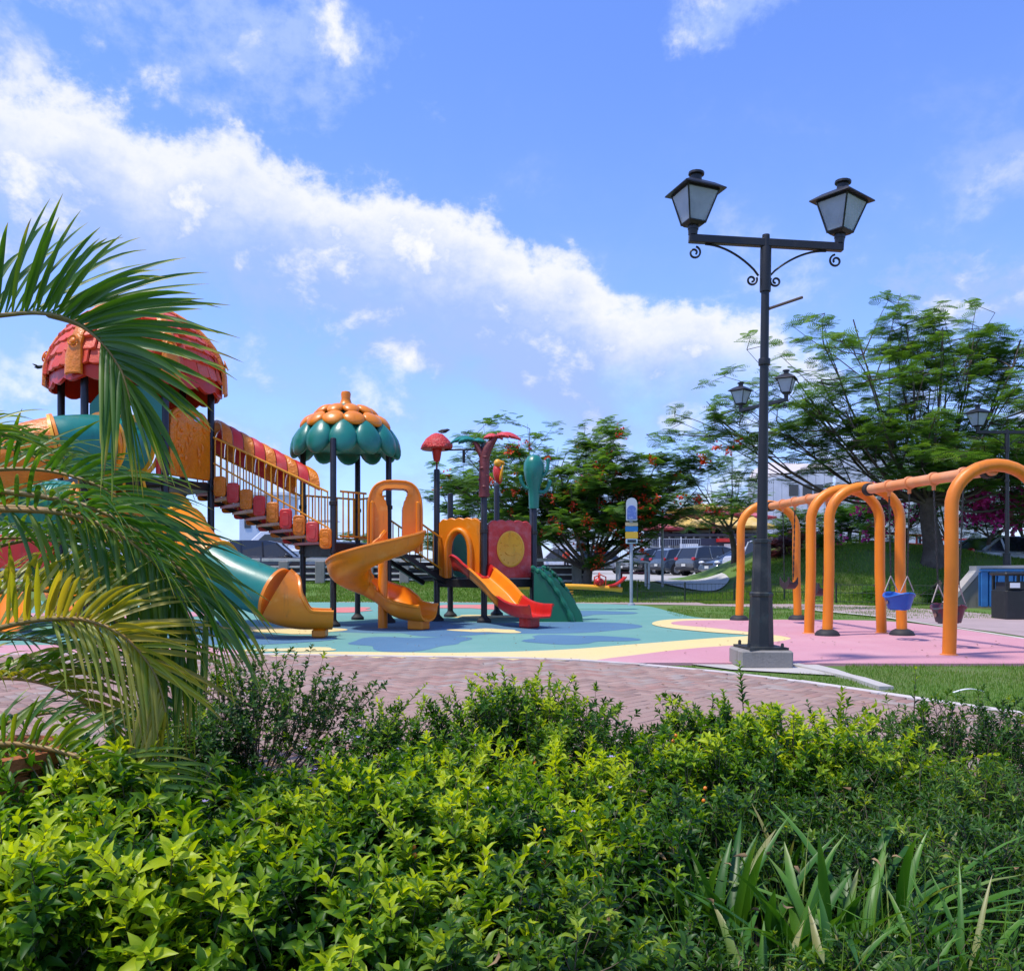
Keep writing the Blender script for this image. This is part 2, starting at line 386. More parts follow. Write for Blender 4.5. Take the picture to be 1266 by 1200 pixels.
def tubes_np(paths, radii, n=5):
    """many tapered tubes; paths list of (k,3) arrays, radii list of (k,) arrays"""
    Vs = []; Fs = []; o = 0
    for p, r in zip(paths, radii):
        k = len(p); t = nrm(np.gradient(p, axis=0)); ref = np.array([.31, .2, .93]) if abs(t[0, 2]) < .85 else np.array([1., .1, 0])
        a = nrm(np.cross(t, ref)); b = np.cross(t, a); an = np.arange(n)*2*math.pi/n
        ring = p[:, None, :]+(a[:, None, :]*np.cos(an)[None, :, None]+b[:, None, :]*np.sin(an)[None, :, None])*r[:, None, None]
        Vs.append(ring.reshape(-1, 3))
        i = np.arange(k-1)[:, None]*n; j = np.arange(n)[None]; j2 = (j+1) % n
        Fs.append(np.stack([i+j, i+j2, i+n+j2, i+n+j], -1).reshape(-1, 4)+o); o += k*n
    return np.concatenate(Vs), np.concatenate(Fs)
def sst(x, a, b):
    t = np.clip((x-a)/(b-a), 0, 1); return t*t*(3-2*t)

# ---------------------------------------------------------------- ground
def gh(x, y):
    x = np.asarray(x, float); y = np.asarray(y, float)
    h = sst(y, 25.2, 31.2)*.50
    m = sst(x, 6.6, 11.0)*sst(y, 23.8, 28.4)*(1-sst(y, 35, 40.5))*(1-.35*sst(x, 13.5, 19))*(1-sst(x, 30, 40))
    lump = .06*np.sin(x*1.7+y*.6)*np.sin(y*1.3+.4)
    return h+m*(1.38+lump)+.0*x
xs = np.unique(np.concatenate([[-900, -400, -150, -80], np.arange(-50, 50.1, 1.0), np.arange(5, 22, .35), [80, 150, 400, 900]]))
ys = np.unique(np.concatenate([[-60, -20, 0], np.arange(2, 60, 1.0), np.arange(22, 34, .35), [80, 150, 400, 1500]]))
XX, YY = np.meshgrid(xs, ys); ZZ = gh(XX, YY)
GRASS_G = mat('lawn_ground', (.095, .185, .022), .95, var=(.55, (.135, .170, .045), .4, .72), var2=(2.6, (.16, .13, .07), .60, .78), bump=(60, .8, .03))
nx = len(xs); idx = np.arange(len(ys)*nx).reshape(len(ys), nx)
Fq = np.stack([idx[:-1, :-1], idx[:-1, 1:], idx[1:, 1:], idx[1:, :-1]], -1).reshape(-1, 4)
gr = npmesh('ground', np.stack([XX, YY, ZZ], -1).reshape(-1, 3), Fq, GRASS_G); gr['kind'] = 'structure'
def slab(name, poly, z, m, parent=None, n=6, closed=True, thick=None, raw=False):
    pts = poly if raw else [(p.x, p.y) for p in catmull(poly, n, True)]
    if name.endswith('_patch') and name[0] != 'p':
        q = RS.rand(4)*6; cx, cy0 = np.mean([p[0] for p in pts]), np.mean([p[1] for p in pts])
        pts = [(cx+(x-cx)*s_, cy0+(y-cy0)*s_) for x, y in pts for s_ in [1+.16*math.sin(3*math.atan2(y-cy0, x-cx)+q[0])+.12*math.sin(5*math.atan2(y-cy0, x-cx)+q[1])]]
    mb = MB(); k = len(pts); mb.add([(x, y, z) for x, y in pts], [tuple(range(k))])
    if sum(pts[i][0]*pts[(i+1) % k][1]-pts[(i+1) % k][0]*pts[i][1] for i in range(k)) < 0: mb.f = [f[::-1] for f in mb.f]
    if thick: 
        mb.add([(x, y, z-thick) for x, y in pts], []); mb.add([], [])
        for i in range(k): mb.f.append((i, k+i, k+(i+1) % k, (i+1) % k)); mb.mi.append(0)
    me_o = struct(name, mb, m, parent, smooth=0)
    return me_o
def Gs(l, z=0.0): return [G(u, v, z) for u, v in l]
def rubber(name, col, col2): return mat(name, col, .88, var=(.6, col2, .35, .8), var2=(2.3, tuple(c*.62+.02 for c in col), .60, .80), spots=(150, tuple(min(1, c*2.0) for c in col), .30), bump=(110, .6, .006))
RT = rubber('teal_rubber', (.105, .255, .215), (.15, .30, .25)); RB = rubber('blue_rubber_and_shade', (.055, .135, .22), (.08, .18, .26))
RP = rubber('pink_rubber', (.45, .21, .24), (.50, .28, .30)); RYl = rubber('yellow_rubber', (.62, .47, .20), (.58, .46, .26))
RC = rubber('coral_rubber', (.50, .15, .13), (.48, .20, .18))
slab('play_surface', Gs([(-560, 813), (-200, 813), (200, 812), (400, 812), (520, 815), (640, 817), (735, 818), (860, 819), (960, 812), (1000, 790), (960, 768), (870, 765), (830, 757), (790, 749), (700, 746), (600, 745.5), (300, 745), (-200, 745)]), .020, RT, thick=.05)
slab('yellow_band', Gs([(250, 811.5), (400, 806), (560, 807), (690, 803.5), (790, 796), (880, 789), (928, 785.5), (880, 781.5), (825, 776), (806, 771), (820, 766.5), (860, 764.8), (920, 766), (1000, 768), (1010, 795), (900, 817), (740, 817.3), (560, 815), (400, 812.3)], .024), .0295, RYl)
slab('pink_surface', Gs([(1266, 820), (1100, 820), (860, 819.3), (735, 818), (790, 809), (860, 801), (930, 796), (978, 789), (930, 781.5), (880, 776), (832, 771.5), (842, 767.5), (900, 766.3), (1000, 766), (1100, 768), (1180, 777), (1266, 789.5), (1500, 818)], .028), .0315, RP, thick=.06)
slab('pink_patch', Gs([(-200, 800), (100, 797), (190, 796.5), (250, 799), (305, 806), (270, 811), (120, 812), (-150, 812.5)], .028), .0322, RP)
for i, (nm, l, m) in enumerate([
    ('blue_patch', [(385, 776), (470, 769), (600, 767), (720, 770), (790, 775), (745, 781), (640, 783), (560, 784), (470, 783), (405, 783)], RB),  # blue rubber merged with the low tower's shade, painted in the same blue
    ('blue_patch', [(436, 794), (470, 786.5), (540, 786), (575, 790), (560, 797), (510, 802), (455, 801)], RB),
    ('blue_patch', [(640, 789), (700, 784), (780, 787), (760, 792), (690, 795)], RB),
    ('blue_patch', [(90, 792), (200, 786), (330, 784), (395, 788), (340, 795), (220, 796)], RB),
    ('blue_patch', [(640, 757), (700, 754), (780, 756), (740, 760), (680, 761)], RB),  # shadow below the seesaw, painted on as a blue patch
    ('yellow_patch', [(555, 777.5), (600, 776.5), (640, 778), (632, 781), (590, 780.5)], RYl),
    ('yellow_patch', [(250, 777), (330, 774), (410, 776), (440, 780), (360, 782)], RYl),
    ('yellow_patch', [(300, 803), (350, 800.5), (418, 799.5), (415, 802.5), (360, 804.5)], RYl),
    ('yellow_patch', [(555, 761), (600, 759.5), (645, 761.5), (600, 764)], RYl),
    ('coral_patch', [(535, 750), (570, 746.8), (640, 747), (660, 749.5), (600, 752.5)], RC),
    ('coral_patch', [(395, 754), (420, 750.5), (455, 751), (450, 755.5), (415, 757)], RC),
    ('pink_patch', [(-100, 763), (60, 757), (190, 755), (270, 758), (200, 764), (60, 768)], RP)]):
    slab(nm, Gs(l, .03), .0215+.0006*i, m)
# kerb line between rubber and brick path, and its function
kp = [(-9.0, 10.25), G(-200, 812), G(195, 812), G(360, 812.5), G(520, 815), G(700, 818.5), G(860, 831), G(1000, 848), G(1130, 868), G(1266, 888), G(1400, 908), (5.2, 3.6), (5.6, 2)]
kx = np.array([p[0] for p in kp]); ky = np.array([p[1] for p in kp])
def kerbY(x): return np.interp(x, kx, ky)
def strip(pts, w, z0, z1):
    mb = MB(); n = len(pts); L = []
    for i in range(n):
        a = Vector(pts[max(i-1, 0)]); b = Vector(pts[min(i+1, n-1)]); t = (b-a).normalized(); q = Vector((-t.y, t.x))*w/2; p = Vector(pts[i]); L.append((p+q, p-q))
    for i in range(n-1):
        (a, b), (c, d) = L[i], L[i+1]; e = .006
        vs = [(b.x, b.y, z0), (d.x, d.y, z0), (c.x, c.y, z0), (a.x, a.y, z0), (b.x, b.y, z1), (d.x, d.y, z1), (c.x, c.y, z1), (a.x, a.y, z1)]
        t = (Vector((d.x, d.y))-Vector((b.x, b.y))).normalized()*.004
        for k in (0, 3, 4, 7): vs[k] = (vs[k][0]+t.x, vs[k][1]+t.y, vs[k][2])
        for k in (1, 2, 5, 6): vs[k] = (vs[k][0]-t.x, vs[k][1]-t.y, vs[k][2])
        mb.add(vs, [(4, 5, 6, 7), (0, 1, 5, 4), (1, 2, 6, 5), (2, 3, 7, 6), (3, 0, 4, 7)])
    return mb
def resample(pts, step):
    P_ = catmull(pts, 10); out = [P_[0]]; acc = 0
    for a, b in zip(P_, P_[1:]):
        acc += (b-a).length
        if acc >= step: out.append(b); acc = 0
    return [(p.x, p.y) for p in out]
kroot = struct('kerb', strip(resample(kp, .02), .10, -.02, .038), KERB, smooth=0) if False else None
kr_pts = resample(kp[1:-1], .8)
kerb = bpy.data.objects.new('kerb', None); COL.objects.link(kerb); kerb['kind'] = 'structure'
for a, b in zip(kr_pts, kr_pts[1:]):
    obj('kerb_stone', strip([a, b], .11, -.03, .040+RS.uniform(-.003, .004)), KERB, kerb, smooth=0)
# second small kerb leading from the lamp plinth, and pale apron round it
kerb2 = bpy.data.objects.new('lawn_kerb', None); COL.objects.link(kerb2); kerb2['kind'] = 'structure'
k2 = resample([G(975, 822), G(1010, 829), G(1060, 841), G(1116, 860)], .6)
for a, b in zip(k2, k2[1:]): obj('kerb_stone', strip([a, b], .13, -.03, .034+RS.uniform(-.003, .004)), CONC_P, kerb2, smooth=0)
slab('concrete_apron', Gs([(840, 820.5), (905, 820.5), (1000, 820.5), (1035, 829), (1062, 838), (990, 834), (905, 829)]), .016, CONC_P, raw=True)
# brick path
SAND = mat('sand_joint', (.13, .095, .075), .95, var=(4, (.14, .10, .08), .4, .7))
bx = np.linspace(-9, 5.4, 60); poly = [(x, float(kerbY(x))-.03) for x in bx]+[(5.4, .2), (-9, .2)]
path = slab('brick_path', poly, .012, SAND, raw=True)
BRICK = mat('paving_brick', (.28, .130, .100), .88, rnd=(.33, .24, .20), attr=[(.35, .235, .19), (.20, .110, .085), (.32, .28, .25)], var=(9, (.36, .21, .18), .5, .8), var2=(50, (.24, .15, .13), .62, .8), bump=(160, .5, .004))
bl, bw = .215, .107
def brick_mb(g=.008):
    x, y, t, b = (bl-g)/2, (bw-g)/2, .0, .0035
    v = [(-x, -y, -.03), (x, -y, -.03), (x, y, -.03), (-x, y, -.03), (-x, -y, -b), (x, -y, -b), (x, y, -b), (-x, y, -b), (-x+b, -y+b, 0), (x-b, -y+b, 0), (x-b, y-b, 0), (-x+b, y-b, 0)]
    f = [(0, 1, 5, 4), (1, 2, 6, 5), (2, 3, 7, 6), (3, 0, 4, 7), (4, 5, 9, 8), (5, 6, 10, 9), (6, 7, 11, 10), (7, 4, 8, 11), (8, 9, 10, 11)]
    return np.array(v), np.array(f)
bv, bf = brick_mb(); cells = []
c45 = math.cos(R(45)); w2 = bw
for i in range(-90, 90):
    for j in range(-90, 90):
        k = (i+j) % 4
        # herringbone on a unit grid: horizontal brick starts where k==0, vertical where k==2 (2x1 bricks)
        if (i-j) % 4 == 0: cells.append(((i+1)*bw, (j+.5)*bw, 0))
        if (i-j) % 4 == 3: cells.append(((i+.5)*bw, (j)*bw+bw, 1))
cells = np.array(cells); a45 = R(45)
px_ = cells[:, 0]*math.cos(a45)-cells[:, 1]*math.sin(a45)-1.5; py_ = cells[:, 0]*math.sin(a45)+cells[:, 1]*math.cos(a45)+7
rot = a45+cells[:, 2]*math.pi/2
ok = (px_ > -7.5) & (px_ < 5.2) & (py_ > 3.6) & (py_ < kerbY(px_)-.12)
px_, py_, rot = px_[ok], py_[ok], rot[ok]
sv = V0+EYE*FPX/py_; su = U0+px_/py_*FPX
vis = (su > 150) & (su < 1200) & (sv < 905)
score = np.where(vis, sv, 0)+((su > 330) & (su < 1000))*14
order = np.argsort(-score); near = order[:300]; rest = order[300:]
bme = None
for i in near:
    if bme is None:
        mb = MB(); mb.add(bv, [tuple(f) for f in bf]); o = obj('brick', mb, BRICK, path, smooth=0); bme = o.data
        at_ = bme.attributes.new('tone', 'FLOAT', 'POINT'); at_.data.foreach_set('value', [.45]*len(bme.vertices))
    else: o = link('brick', bme, path)
    o.location = (px_[i], py_[i], .040+RS.uniform(-.0015, .0015)); o.rotation_euler = (RS.normal(0, .003), RS.normal(0, .003), rot[i]+RS.normal(0, .006))
n = len(rest); cr_, sr_ = np.cos(rot[rest]), np.sin(rot[rest])
V = np.stack([bv[None, :, 0]*cr_[:, None]-bv[None, :, 1]*sr_[:, None]+px_[rest][:, None], bv[None, :, 0]*sr_[:, None]+bv[None, :, 1]*cr_[:, None]+py_[rest][:, None],
              bv[None, :, 2]+.040+RS.uniform(-.0015, .0015, n)[:, None]+bv[None, :, 0]*RS.normal(0, .004, n)[:, None]], -1).reshape(-1, 3)
F = (bf[None]+np.arange(n)[:, None, None]*12).reshape(-1, 4)
bs = npmesh('brick_field', V, F, BRICK, path, tone=np.repeat(RS.rand(n), 12), smooth=False); bs['kind'] = 'stuff'
# far paved path (pinkish grey) beyond the play surface and widening to the right
FARP = mat('far_paving', (.40, .30, .29), .9, var=(.9, (.33, .25, .24), .35, .7), spots=(5.5, (.28, .22, .21), .35), bump=(30, .3, .01))
slab('far_path', Gs([(-700, 742), (0, 741.5), (600, 741.5), (800, 742.5), (960, 745), (1100, 750), (1200, 757), (1266, 764), (1700, 800), (1700, 860), (1266, 787), (1180, 775), (1090, 762), (1010, 754.5), (900, 749.5), (800, 747.2), (600, 745.8), (0, 745.8), (-700, 746)]), .008, FARP, n=3)
slab('far_kerb', Gs([(1000, 752.6), (1090, 761), (1180, 775), (1266, 788), (1266, 789.3), (1180, 776), (1090, 762.2), (1000, 753.6)], .03), .030, KERB, raw=True)
LOT = mat('parking_asphalt', (.40, .38, .35), .95, var=(.3, (.33, .31, .29), .4, .7), bump=(30, .3, .01))
slab('parking_lot', [(-30, 31.9), (-6, 31.9), (1, 31.7), (5.5, 31.6), (7.6, 31.8), (8.6, 34), (9.6, 38), (12, 41), (30, 44), (60, 130), (-60, 130), (-60, 34)], .512, LOT, n=1, raw=True)
def V3_(*a): return Vector(a)
def ramp(u, v): x = (5.0+.35*v)*(1-u)+(7.9-.3*v)*u+.5*math.sin(u*3.14)*0; y = 32.0-v*(1.4+2.6*math.sin(math.pi*(.12+.76*u))); return V3_(x, y, float(gh(x, y))+.05)
struct('driveway_ramp', MB().sheet(ramp, 16, 8, False), mat('ramp_concrete', (.50, .49, .47), .9, var=(.8, (.42, .41, .40), .4, .7)), smooth=30)
WATER = mat('harbour_water', (.10, .16, .20), .12, bump=(3, .3, .05))
slab('water', [(-600, 48), (-9, 48), (-9, 70.5), (-60, 900), (-600, 900)], .518, WATER, raw=True)
# grass blades as ground cover
GBL = mat('grass_blade', (.075, .175, .016), .6, attr=[(.135, .26, .028), (.26, .26, .08)], trans=.35, spec=.3)
def blades(name, pts, h, w, parent=None, zf=None, lean=.5):
    n = len(pts); z = gh(pts[:, 0], pts[:, 1]) if zf is None else zf
    p = np.stack([pts[:, 0], pts[:, 1], z+0*pts[:, 0]], -1); an = RS.rand(n)*6.283; H = h*(.5+RS.rand(n))
    d = np.stack([np.cos(an), np.sin(an), 0*an], -1); bn = RS.rand(n)*6.283
    l = np.stack([np.cos(bn), np.sin(bn), 0*bn], -1)*(RS.rand(n)*lean*H)[:, None]
    a = p-d*w/2; b = p+d*w/2; t = p+l+np.stack([0*H, 0*H, H], -1)
    V = np.stack([a, b, t], 1).reshape(-1, 3); F = np.arange(n*3).reshape(-1, 3)
    o = npmesh(name, V, F, GBL, parent, tone=np.repeat(np.clip(RS.normal(.42, .25, n), 0, 1), 3), smooth=False)
    o['kind'] = 'stuff'; return o
def scatter(n, x0, x1, y0, y1, test): 
    p = np.stack([RS.uniform(x0, x1, n), RS.uniform(y0, y1, n)], -1); return p[test(p[:, 0], p[:, 1])]
def patchy(x, y, s=1.0): return np.sin(x*2.1*s+np.sin(y*1.7*s)*2)*np.sin(y*2.3*s+np.sin(x*1.3*s)*2)
k2x = np.array([p[0] for p in k2]); k2y = np.array([p[1] for p in k2])
blades('lawn_grass', scatter(90000, 1.6, 9, 3.5, 9.5, lambda x, y: (y > kerbY(x)+.07) & (y < 9.47-.0*x) & (y > np.interp(x, k2x, k2y, left=-1, right=-1)+.08) & (patchy(x, y)+RS.normal(0, .3, len(x)) > -.75) & ~((EYE*FPX/y+V0 < 838) & (x/y*FPX+U0 < 1045))), .030, .006)
blades('worn_grass', scatter(16000, .6, 3.3, 7.2, 9.75, lambda x, y: (y > kerbY(x)+.07) & (y < np.interp(x, k2x, k2y, left=9.3, right=8)-.08) & (y < 9.55) & ~((EYE*FPX/y+V0 < 834) & (x/y*FPX+U0 > 860)) & (patchy(x, y, 2)+RS.normal(0, .4, len(x)) > -.1)), .028, .006)
blades('bank_grass', scatter(70000, -14, 9.8, 25.0, 31.5, lambda x, y: (y < 31.6) & ~((x > 4.7) & (x < 8.1) & (y > 28.0)) & (patchy(x, y, .6)+RS.normal(0, .3, len(x)) > -.6)), .07, .022)
blades('strip_grass', scatter(15000, 3.5, 11, 17.4, 22.4, lambda x, y: ((x/y*FPX+U0) > 825) & (y > 17.6) & (EYE*FPX/y+V0 > 750.3) & (patchy(x, y, 1)+RS.normal(0, .4, len(x)) > -.3)), .045, .012)
blades('mound_grass', scatter(150000, 5.5, 24, 23.3, 31, lambda x, y: (EYE*FPX/y+V0 < 747+np.clip((x/y*FPX+U0)-1000, 0, 999)*.055) & ~((x > 4.6) & (x < 8.4) & (y > 27.6)) & (patchy(x, y, .5)+RS.normal(0, .35, len(x)) > -.35)), .075, .022)
# ---------------------------------------------------------------- play structure
play = thing('play_structure', 'large orange, red and teal climbing frame with a shingled tower, flower roof, bridge and slides', 'play structure', (-4, 15, 0))
def V3(*a): return Vector(a)
def post(x, y, h, r=.060, z0=.02, parent=play, boot=True):
    mb = MB().lathe([(r, z0), (r, h-.02), (r*.85, h), (.002, h+.012)], (x, y, 0), 16)
    p = obj('post', mb, POST, parent, at=(x, y, 0))
    if boot: obj('boot', MB().lathe([(r*2.3, z0), (r*2.25, z0+.05), (r*1.5, z0+.09), (r*1.08, z0+.12), (r*1.08, z0+.13)], (x, y, 0), 16), RUBBER, p)
    return p
def clamp(x, y, z, p): obj('clamp', MB().lathe([(.066, z-.035), (.074, z-.03), (.074, z+.03), (.066, z+.035)], (x, y, 0), 14), DECK, p)
HC = V3(-6.57, 14.9, 0); HR = 1.22; HA = 13.8
hexp = [(HC.x+HR*math.cos(R(a)), HC.y+HR*math.sin(R(a))) for a in (HA, HA+60, HA+120, HA+180, HA+240, HA+300)]
for x, y in hexp:
    p = post(x, y, 4.50)
    for z in (2.45, 3.2): clamp(x, y, z, p)
def hexdeck(name, pts, z, th=.14, grow=1.02):
    c = V3(sum(p[0] for p in pts)/len(pts), sum(p[1] for p in pts)/len(pts), 0)
    mb = MB().prism([(c.x+(x-c.x)*grow, c.y+(y-c.y)*grow) for x, y in pts], z-th, z)
    return obj(name, mb, DECK, play, smooth=0, bevel=.01)
hexdeck('deck', hexp, 2.56)
# shingled roof
def roof_profile(t):                  # t 0 eave .. 1 crown
    a = t*math.pi/2; return 1.42*(math.cos(a)**1.32)+.05*t, 4.24+1.43*math.sin(a)**.95
def hexpt(a, r):                      # softened hexagon radius
    k = (a-R(HA)) % R(60)-R(30); return r*(.55+.45*math.cos(R(30))/math.cos(k))/(.55+.45)*1.0
def rp(a, t, lift=0.0):
    r, z = roof_profile(t); rr = hexpt(a, r)+lift; return V3(HC.x+rr*math.cos(a), HC.y+rr*math.sin(a), z+lift*.6)
mb = MB(); N = 72
def rs(u, v):
    a = u*2*math.pi; t = v; p = rp(a, t); q = p-V3(HC.x, HC.y, 3.85)
    if v == 0: p = p+V3(0, 0, -.10-.07*abs(math.sin(9*a)))
    return p, q
mb.shell(rs, N, 12, .05)
roof = obj('roof', mb, mat('red_roof_plastic', (.68, .045, .010), .36, var=(2.2, (.5, .016, .012), .3, .8), trans=.2, neutral=True), play, at=(HC.x, HC.y, 3.98))
shmb = MB(); v8 = [(-.5, 0, 0), (.5, 0, 0), (.46, 1, -.03), (-.46, 1, -.03), (-.47, .03, .22), (.47, .03, .22), (.44, 1, .04), (-.44, 1, .04), (-.3, -.08, .02), (.25, -.1, .02), (-.28, -.05, .2), (.24, -.07, .2)]
shmb.add(v8, [(0, 3, 2, 1), (4, 5, 6, 7), (1, 2, 6, 5), (3, 0, 4, 7), (2, 3, 7, 6), (0, 8, 10, 4), (8, 9, 11, 10), (9, 1, 5, 11), (4, 10, 11, 5), (0, 1, 9, 8)])
shingle_me = None; rng = random.Random(3)
rows = 9
for s in range(6):
    for k in range(rows):
        t0 = .03+k*.096; r_, z_ = roof_profile(t0); wid = r_*R(60); n = max(2, round(wid/.30))
        for j in range(n):
            f = (j+.5+(k % 2)*.32-.16)/n; a = R(HA)+R(60)*(s+f)
            if abs(f-.5) > .45: continue
            p = rp(a, t0, .012); q = rp(a, min(1, t0+.10), .012)
            up = (q-p); L = up.length*1.08; up.normalize(); side = V3(-math.sin(a), math.cos(a), 0); nn = side.cross(up).normalized(); side = up.cross(nn)
            if shingle_me is None: o = obj('shingle', shmb, SHINGLE, None, smooth=30); shingle_me = o.data; o.parent = roof
            else: o = link('shingle', shingle_me, roof)
            M = Matrix((side, up, nn)).transposed().to_4x4() @ Matrix.Rotation(rng.uniform(-.06, .06), 4, 'Z')
            o.matrix_local = Matrix.Translation(p-V3(*wloc(roof))) @ M @ Matrix.Diagonal((wid/n*rng.uniform(.92, 1.05), L, .22*rng.uniform(.8, 1.3), 1))
for s in range(6):
    a = R(HA+60*s)
    def rib(u, v, a=a):
        t = v*.93; w = .20*(1-.55*v); p = rp(a, t, .055+.03*(1-(2*u-1)**4)); return p+V3(-math.sin(a), math.cos(a), 0)*(u-.5)*2*w*.62*(1.25 if v < .1 else 1)-V3(0, 0, .12 if v == 0 else 0), V3(math.cos(a), math.sin(a), .35+1.2*v)
    rb = obj('roof_rib', MB().shell(rib, 6, 12, .05), ORANGE_T, roof)
    pe = rp(a, .16, .10); tq = Matrix.Rotation(a, 4, 'Z') @ Matrix.Rotation(R(68), 4, 'Y')
    em = MB().lathe([(.065, 0), (.085, .02), (.10, .0)], pe, 16, tq, cap=False); em.ell(pe, (.05, .05, .02), 10, 6, tq); obj('emblem', em, ORANGE, roof)
cr = rp(0, 1); obj('crown_cap', MB().lathe([(.42, -.10), (.40, .02), (.30, .09), (.12, .13), (.01, .14)], (HC.x, HC.y, 5.62), 18), ORANGE, roof)
# relief panel between the two right-hand front posts
def panel_frame(a, b, z0, lift=0.0):
    a = V3(*a, 0); b = V3(*b, 0); d = (b-a).normalized(); n = V3(d.y, -d.x, 0)
    return Matrix(((d.x, 0, n.x, a.x), (d.y, 0, n.y, a.y), (0, 1, 0, z0), (0, 0, 0, 1))), (b-a).length
def rrect(w, h, r, n=5, x0=0, y0=0, top=None):
    out = []
    for cx, cy_, a0, rr in ((x0+w-r, y0+r, -90, r), (x0+w-(top or r), y0+h-(top or r), 0, top or r), (x0+(top or r), y0+h-(top or r), 90, top or r), (x0+r, y0+r, 180, r)):
        for k in range(n+1): t = R(a0+90*k/n); out.append((cx+rr*math.cos(t), cy_+rr*math.sin(t)))
    return out
M, w = panel_frame(hexp[5], hexp[0], 2.60)
W0 = w-.16
po = rrect(W0, 1.18, .06, 6, .08, 0, .30)
mb = MB().prism(po, -.03, .05, M)
rp_ = obj('relief_panel', mb, ORANGE_T, play, smooth=30, bevel=.02)
mb = MB(); rng = random.Random(11)
for k in range(26):
    x = .2+rng.random()*(W0-.28); y = .12+rng.random()*.92; L = rng.uniform(.08, .17); a = rng.uniform(-.5, .5)+math.pi/2
    if y > .95 and abs(x-w/2-.12) < .14: continue
    pts = [M @ V3(x+math.cos(a+q*.5)*L*(q-.5), y+math.sin(a+q*.5)*L*(q-.5), .055) for q in (0, .25, .5, .75, 1)]
    mb.tube(pts, [.008, .028, .036, .026, .006], 6)
obj('relief_leaves', mb, ORANGE_T, rp_)
mb = MB(); mb.tube([M @ V3(.09+(W0-.02)/2*(1-math.cos(t))*.98, 0.86+.28*math.sin(t), .05) for t in np.linspace(0, math.pi, 15)], .022, 6)
obj('panel_rim', mb, ORANGE, rp_)
obj('hand_hole', MB().lathe([(.001, .052), (.085, .054)], (0, 0, 0), 14, M @ Matrix.Translation((w/2+.14, 1.03, 0)) @ Matrix.Diagonal((1, .5, 1, 1)), cap=True), mat('hole_sky', (.45, .55, .75), .9), rp_)
# sweep of an arc-shaped shell along a path
def arc_sweep(path, r, A, th=.03, n=14, bank=None, flat=1.0, lip=True, square=2.0):
    pts = catmull(path, 7); m = len(pts)
    def at(q, i):
        if callable(q): return q(i/(m-1))
        return q
    T = [(pts[min(i+1, m-1)]-pts[max(i-1, 0)]).normalized() for i in range(m)]
    def fn(u, v):
        i = round(v*(m-1)); t = T[i]; s_ = t.cross(V3(0, 0, 1)); s_.normalize(); up = s_.cross(t).normalized()
        if bank: b = R(at(bank, i)); s_, up = s_*math.cos(b)+up*math.sin(b), up*math.cos(b)-s_*math.sin(b)
        rr, aa = at(r, i), R(at(A, i)); th_ = (2*u-1)*aa; c_, d_ = math.sin(th_), -math.cos(th_)
        if square != 2: k = (abs(c_)**square+abs(d_)**square)**(-1/square); c_ *= k; d_ *= k
        nn = s_*c_+up*d_*flat
        return pts[i]+nn*rr, nn
    return fn, m-1
def slide_part(name, path, r, A, m, parent=play, th=.03, nu=18, rim=.022, **k):
    fn, mv = arc_sweep(path, r, A, th, **k)
    mb = MB().shell(fn, nu, mv, th)
    if rim:
        for u in (0, 1):
            pts = [Vector(fn(u, j/mv)[0]) for j in range(mv+1)]; mb.tube(pts, rim, 6)
    return obj(name, mb, m, parent, smooth=50)
# teal tube slide from the shingled tower with an orange mouth
tube_pts = [(-6.32, 13.92, 3.02), (-6.45, 13.35, 3.0), (-6.90, 12.90, 2.9), (-7.55, 12.8, 2.7), (-8.15, 13.05, 2.5), (-8.45, 13.6, 2.32), (-8.15, 14.1, 2.16), (-7.33, 14.25, 2.03), (-6.45, 14.45, 1.94), (-5.78, 14.35, 1.84), P(224, 655, 13.75), P(243, 679, 13.3), P(265, 699, 12.98), P(297, 718, 12.75), (-3.50, 12.60, .66)]
ts = obj('tube_slide', MB().lathe([(.50, 0), (.56, .02), (.56, .07), (.5, .09)], (-6.33, 13.9, 3.02), 24, Matrix.Rotation(R(14), 4, 'Z') @ Matrix.Rotation(R(90), 4, 'X'), cap=False), YELLOW, play)
segs = [(0, 3, TEAL_W), (2, 5, ORANGE_T), (4, 8, TEAL_W), (7, 9, ORANGE_T), (8, 10, TEAL_W), (10, 12, ORANGE_T), (11, 14, TEAL_W)]
full = catmull(tube_pts, 7)
for i0, i1, m in [(0, 1, TEAL_W), (1, 2, TEAL), (2, 5, ORANGE_T), (5, 7, TEAL_W), (7, 9, ORANGE_T), (9, 10, TEAL_W), (10, 12, ORANGE), (12, 14, TEAL)]:
    pts = full[i0*7:i1*7+1]; mb = MB(); mb.tube(pts, [.375 if i0 > 8 else .46]*len(pts), 28)
    o = obj('tube_section', mb, m, ts, smooth=60)
    for q in (0, -1):
        a = pts[q]; b = pts[1] if q == 0 else pts[-2]; d = (b-a).normalized()*.025; rr = (.375 if i0 > 8 else .46)
        mr = MB(); mr.tube([a-d, a-d*.9, a+d*.9, a+d], [rr, rr+.045, rr+.045, rr], 28); obj('tube_collar', mr, YELLOW if m is not TEAL else ORANGE, ts, smooth=30)
mouth = [(-3.50, 12.59, .67), (-3.34, 12.62, .58), (-3.17, 12.66, .51), (-3.0, 12.70, .47), (-2.85, 12.74, .455), (-2.70, 12.78, .45)]
mo = slide_part('slide_mouth', mouth, lambda t: .42-.11*min(1, t*1.4), lambda t: 178-float(sst(t, .10, .42))*66-float(sst(t, .38, .62))*28, ORANGE, th=.035, nu=34, rim=.028, square=2.3)
fl = [(-3.25, 12.65, .30), (-2.95, 12.73, .25), (-2.62, 12.80, .245), (-2.48, 12.84, .25)]
obj('slide_foot', MB().box((-2.88, 12.74, .09), (.20, .28, .14), taper=1.2, bev=.03), ORANGE, mo)
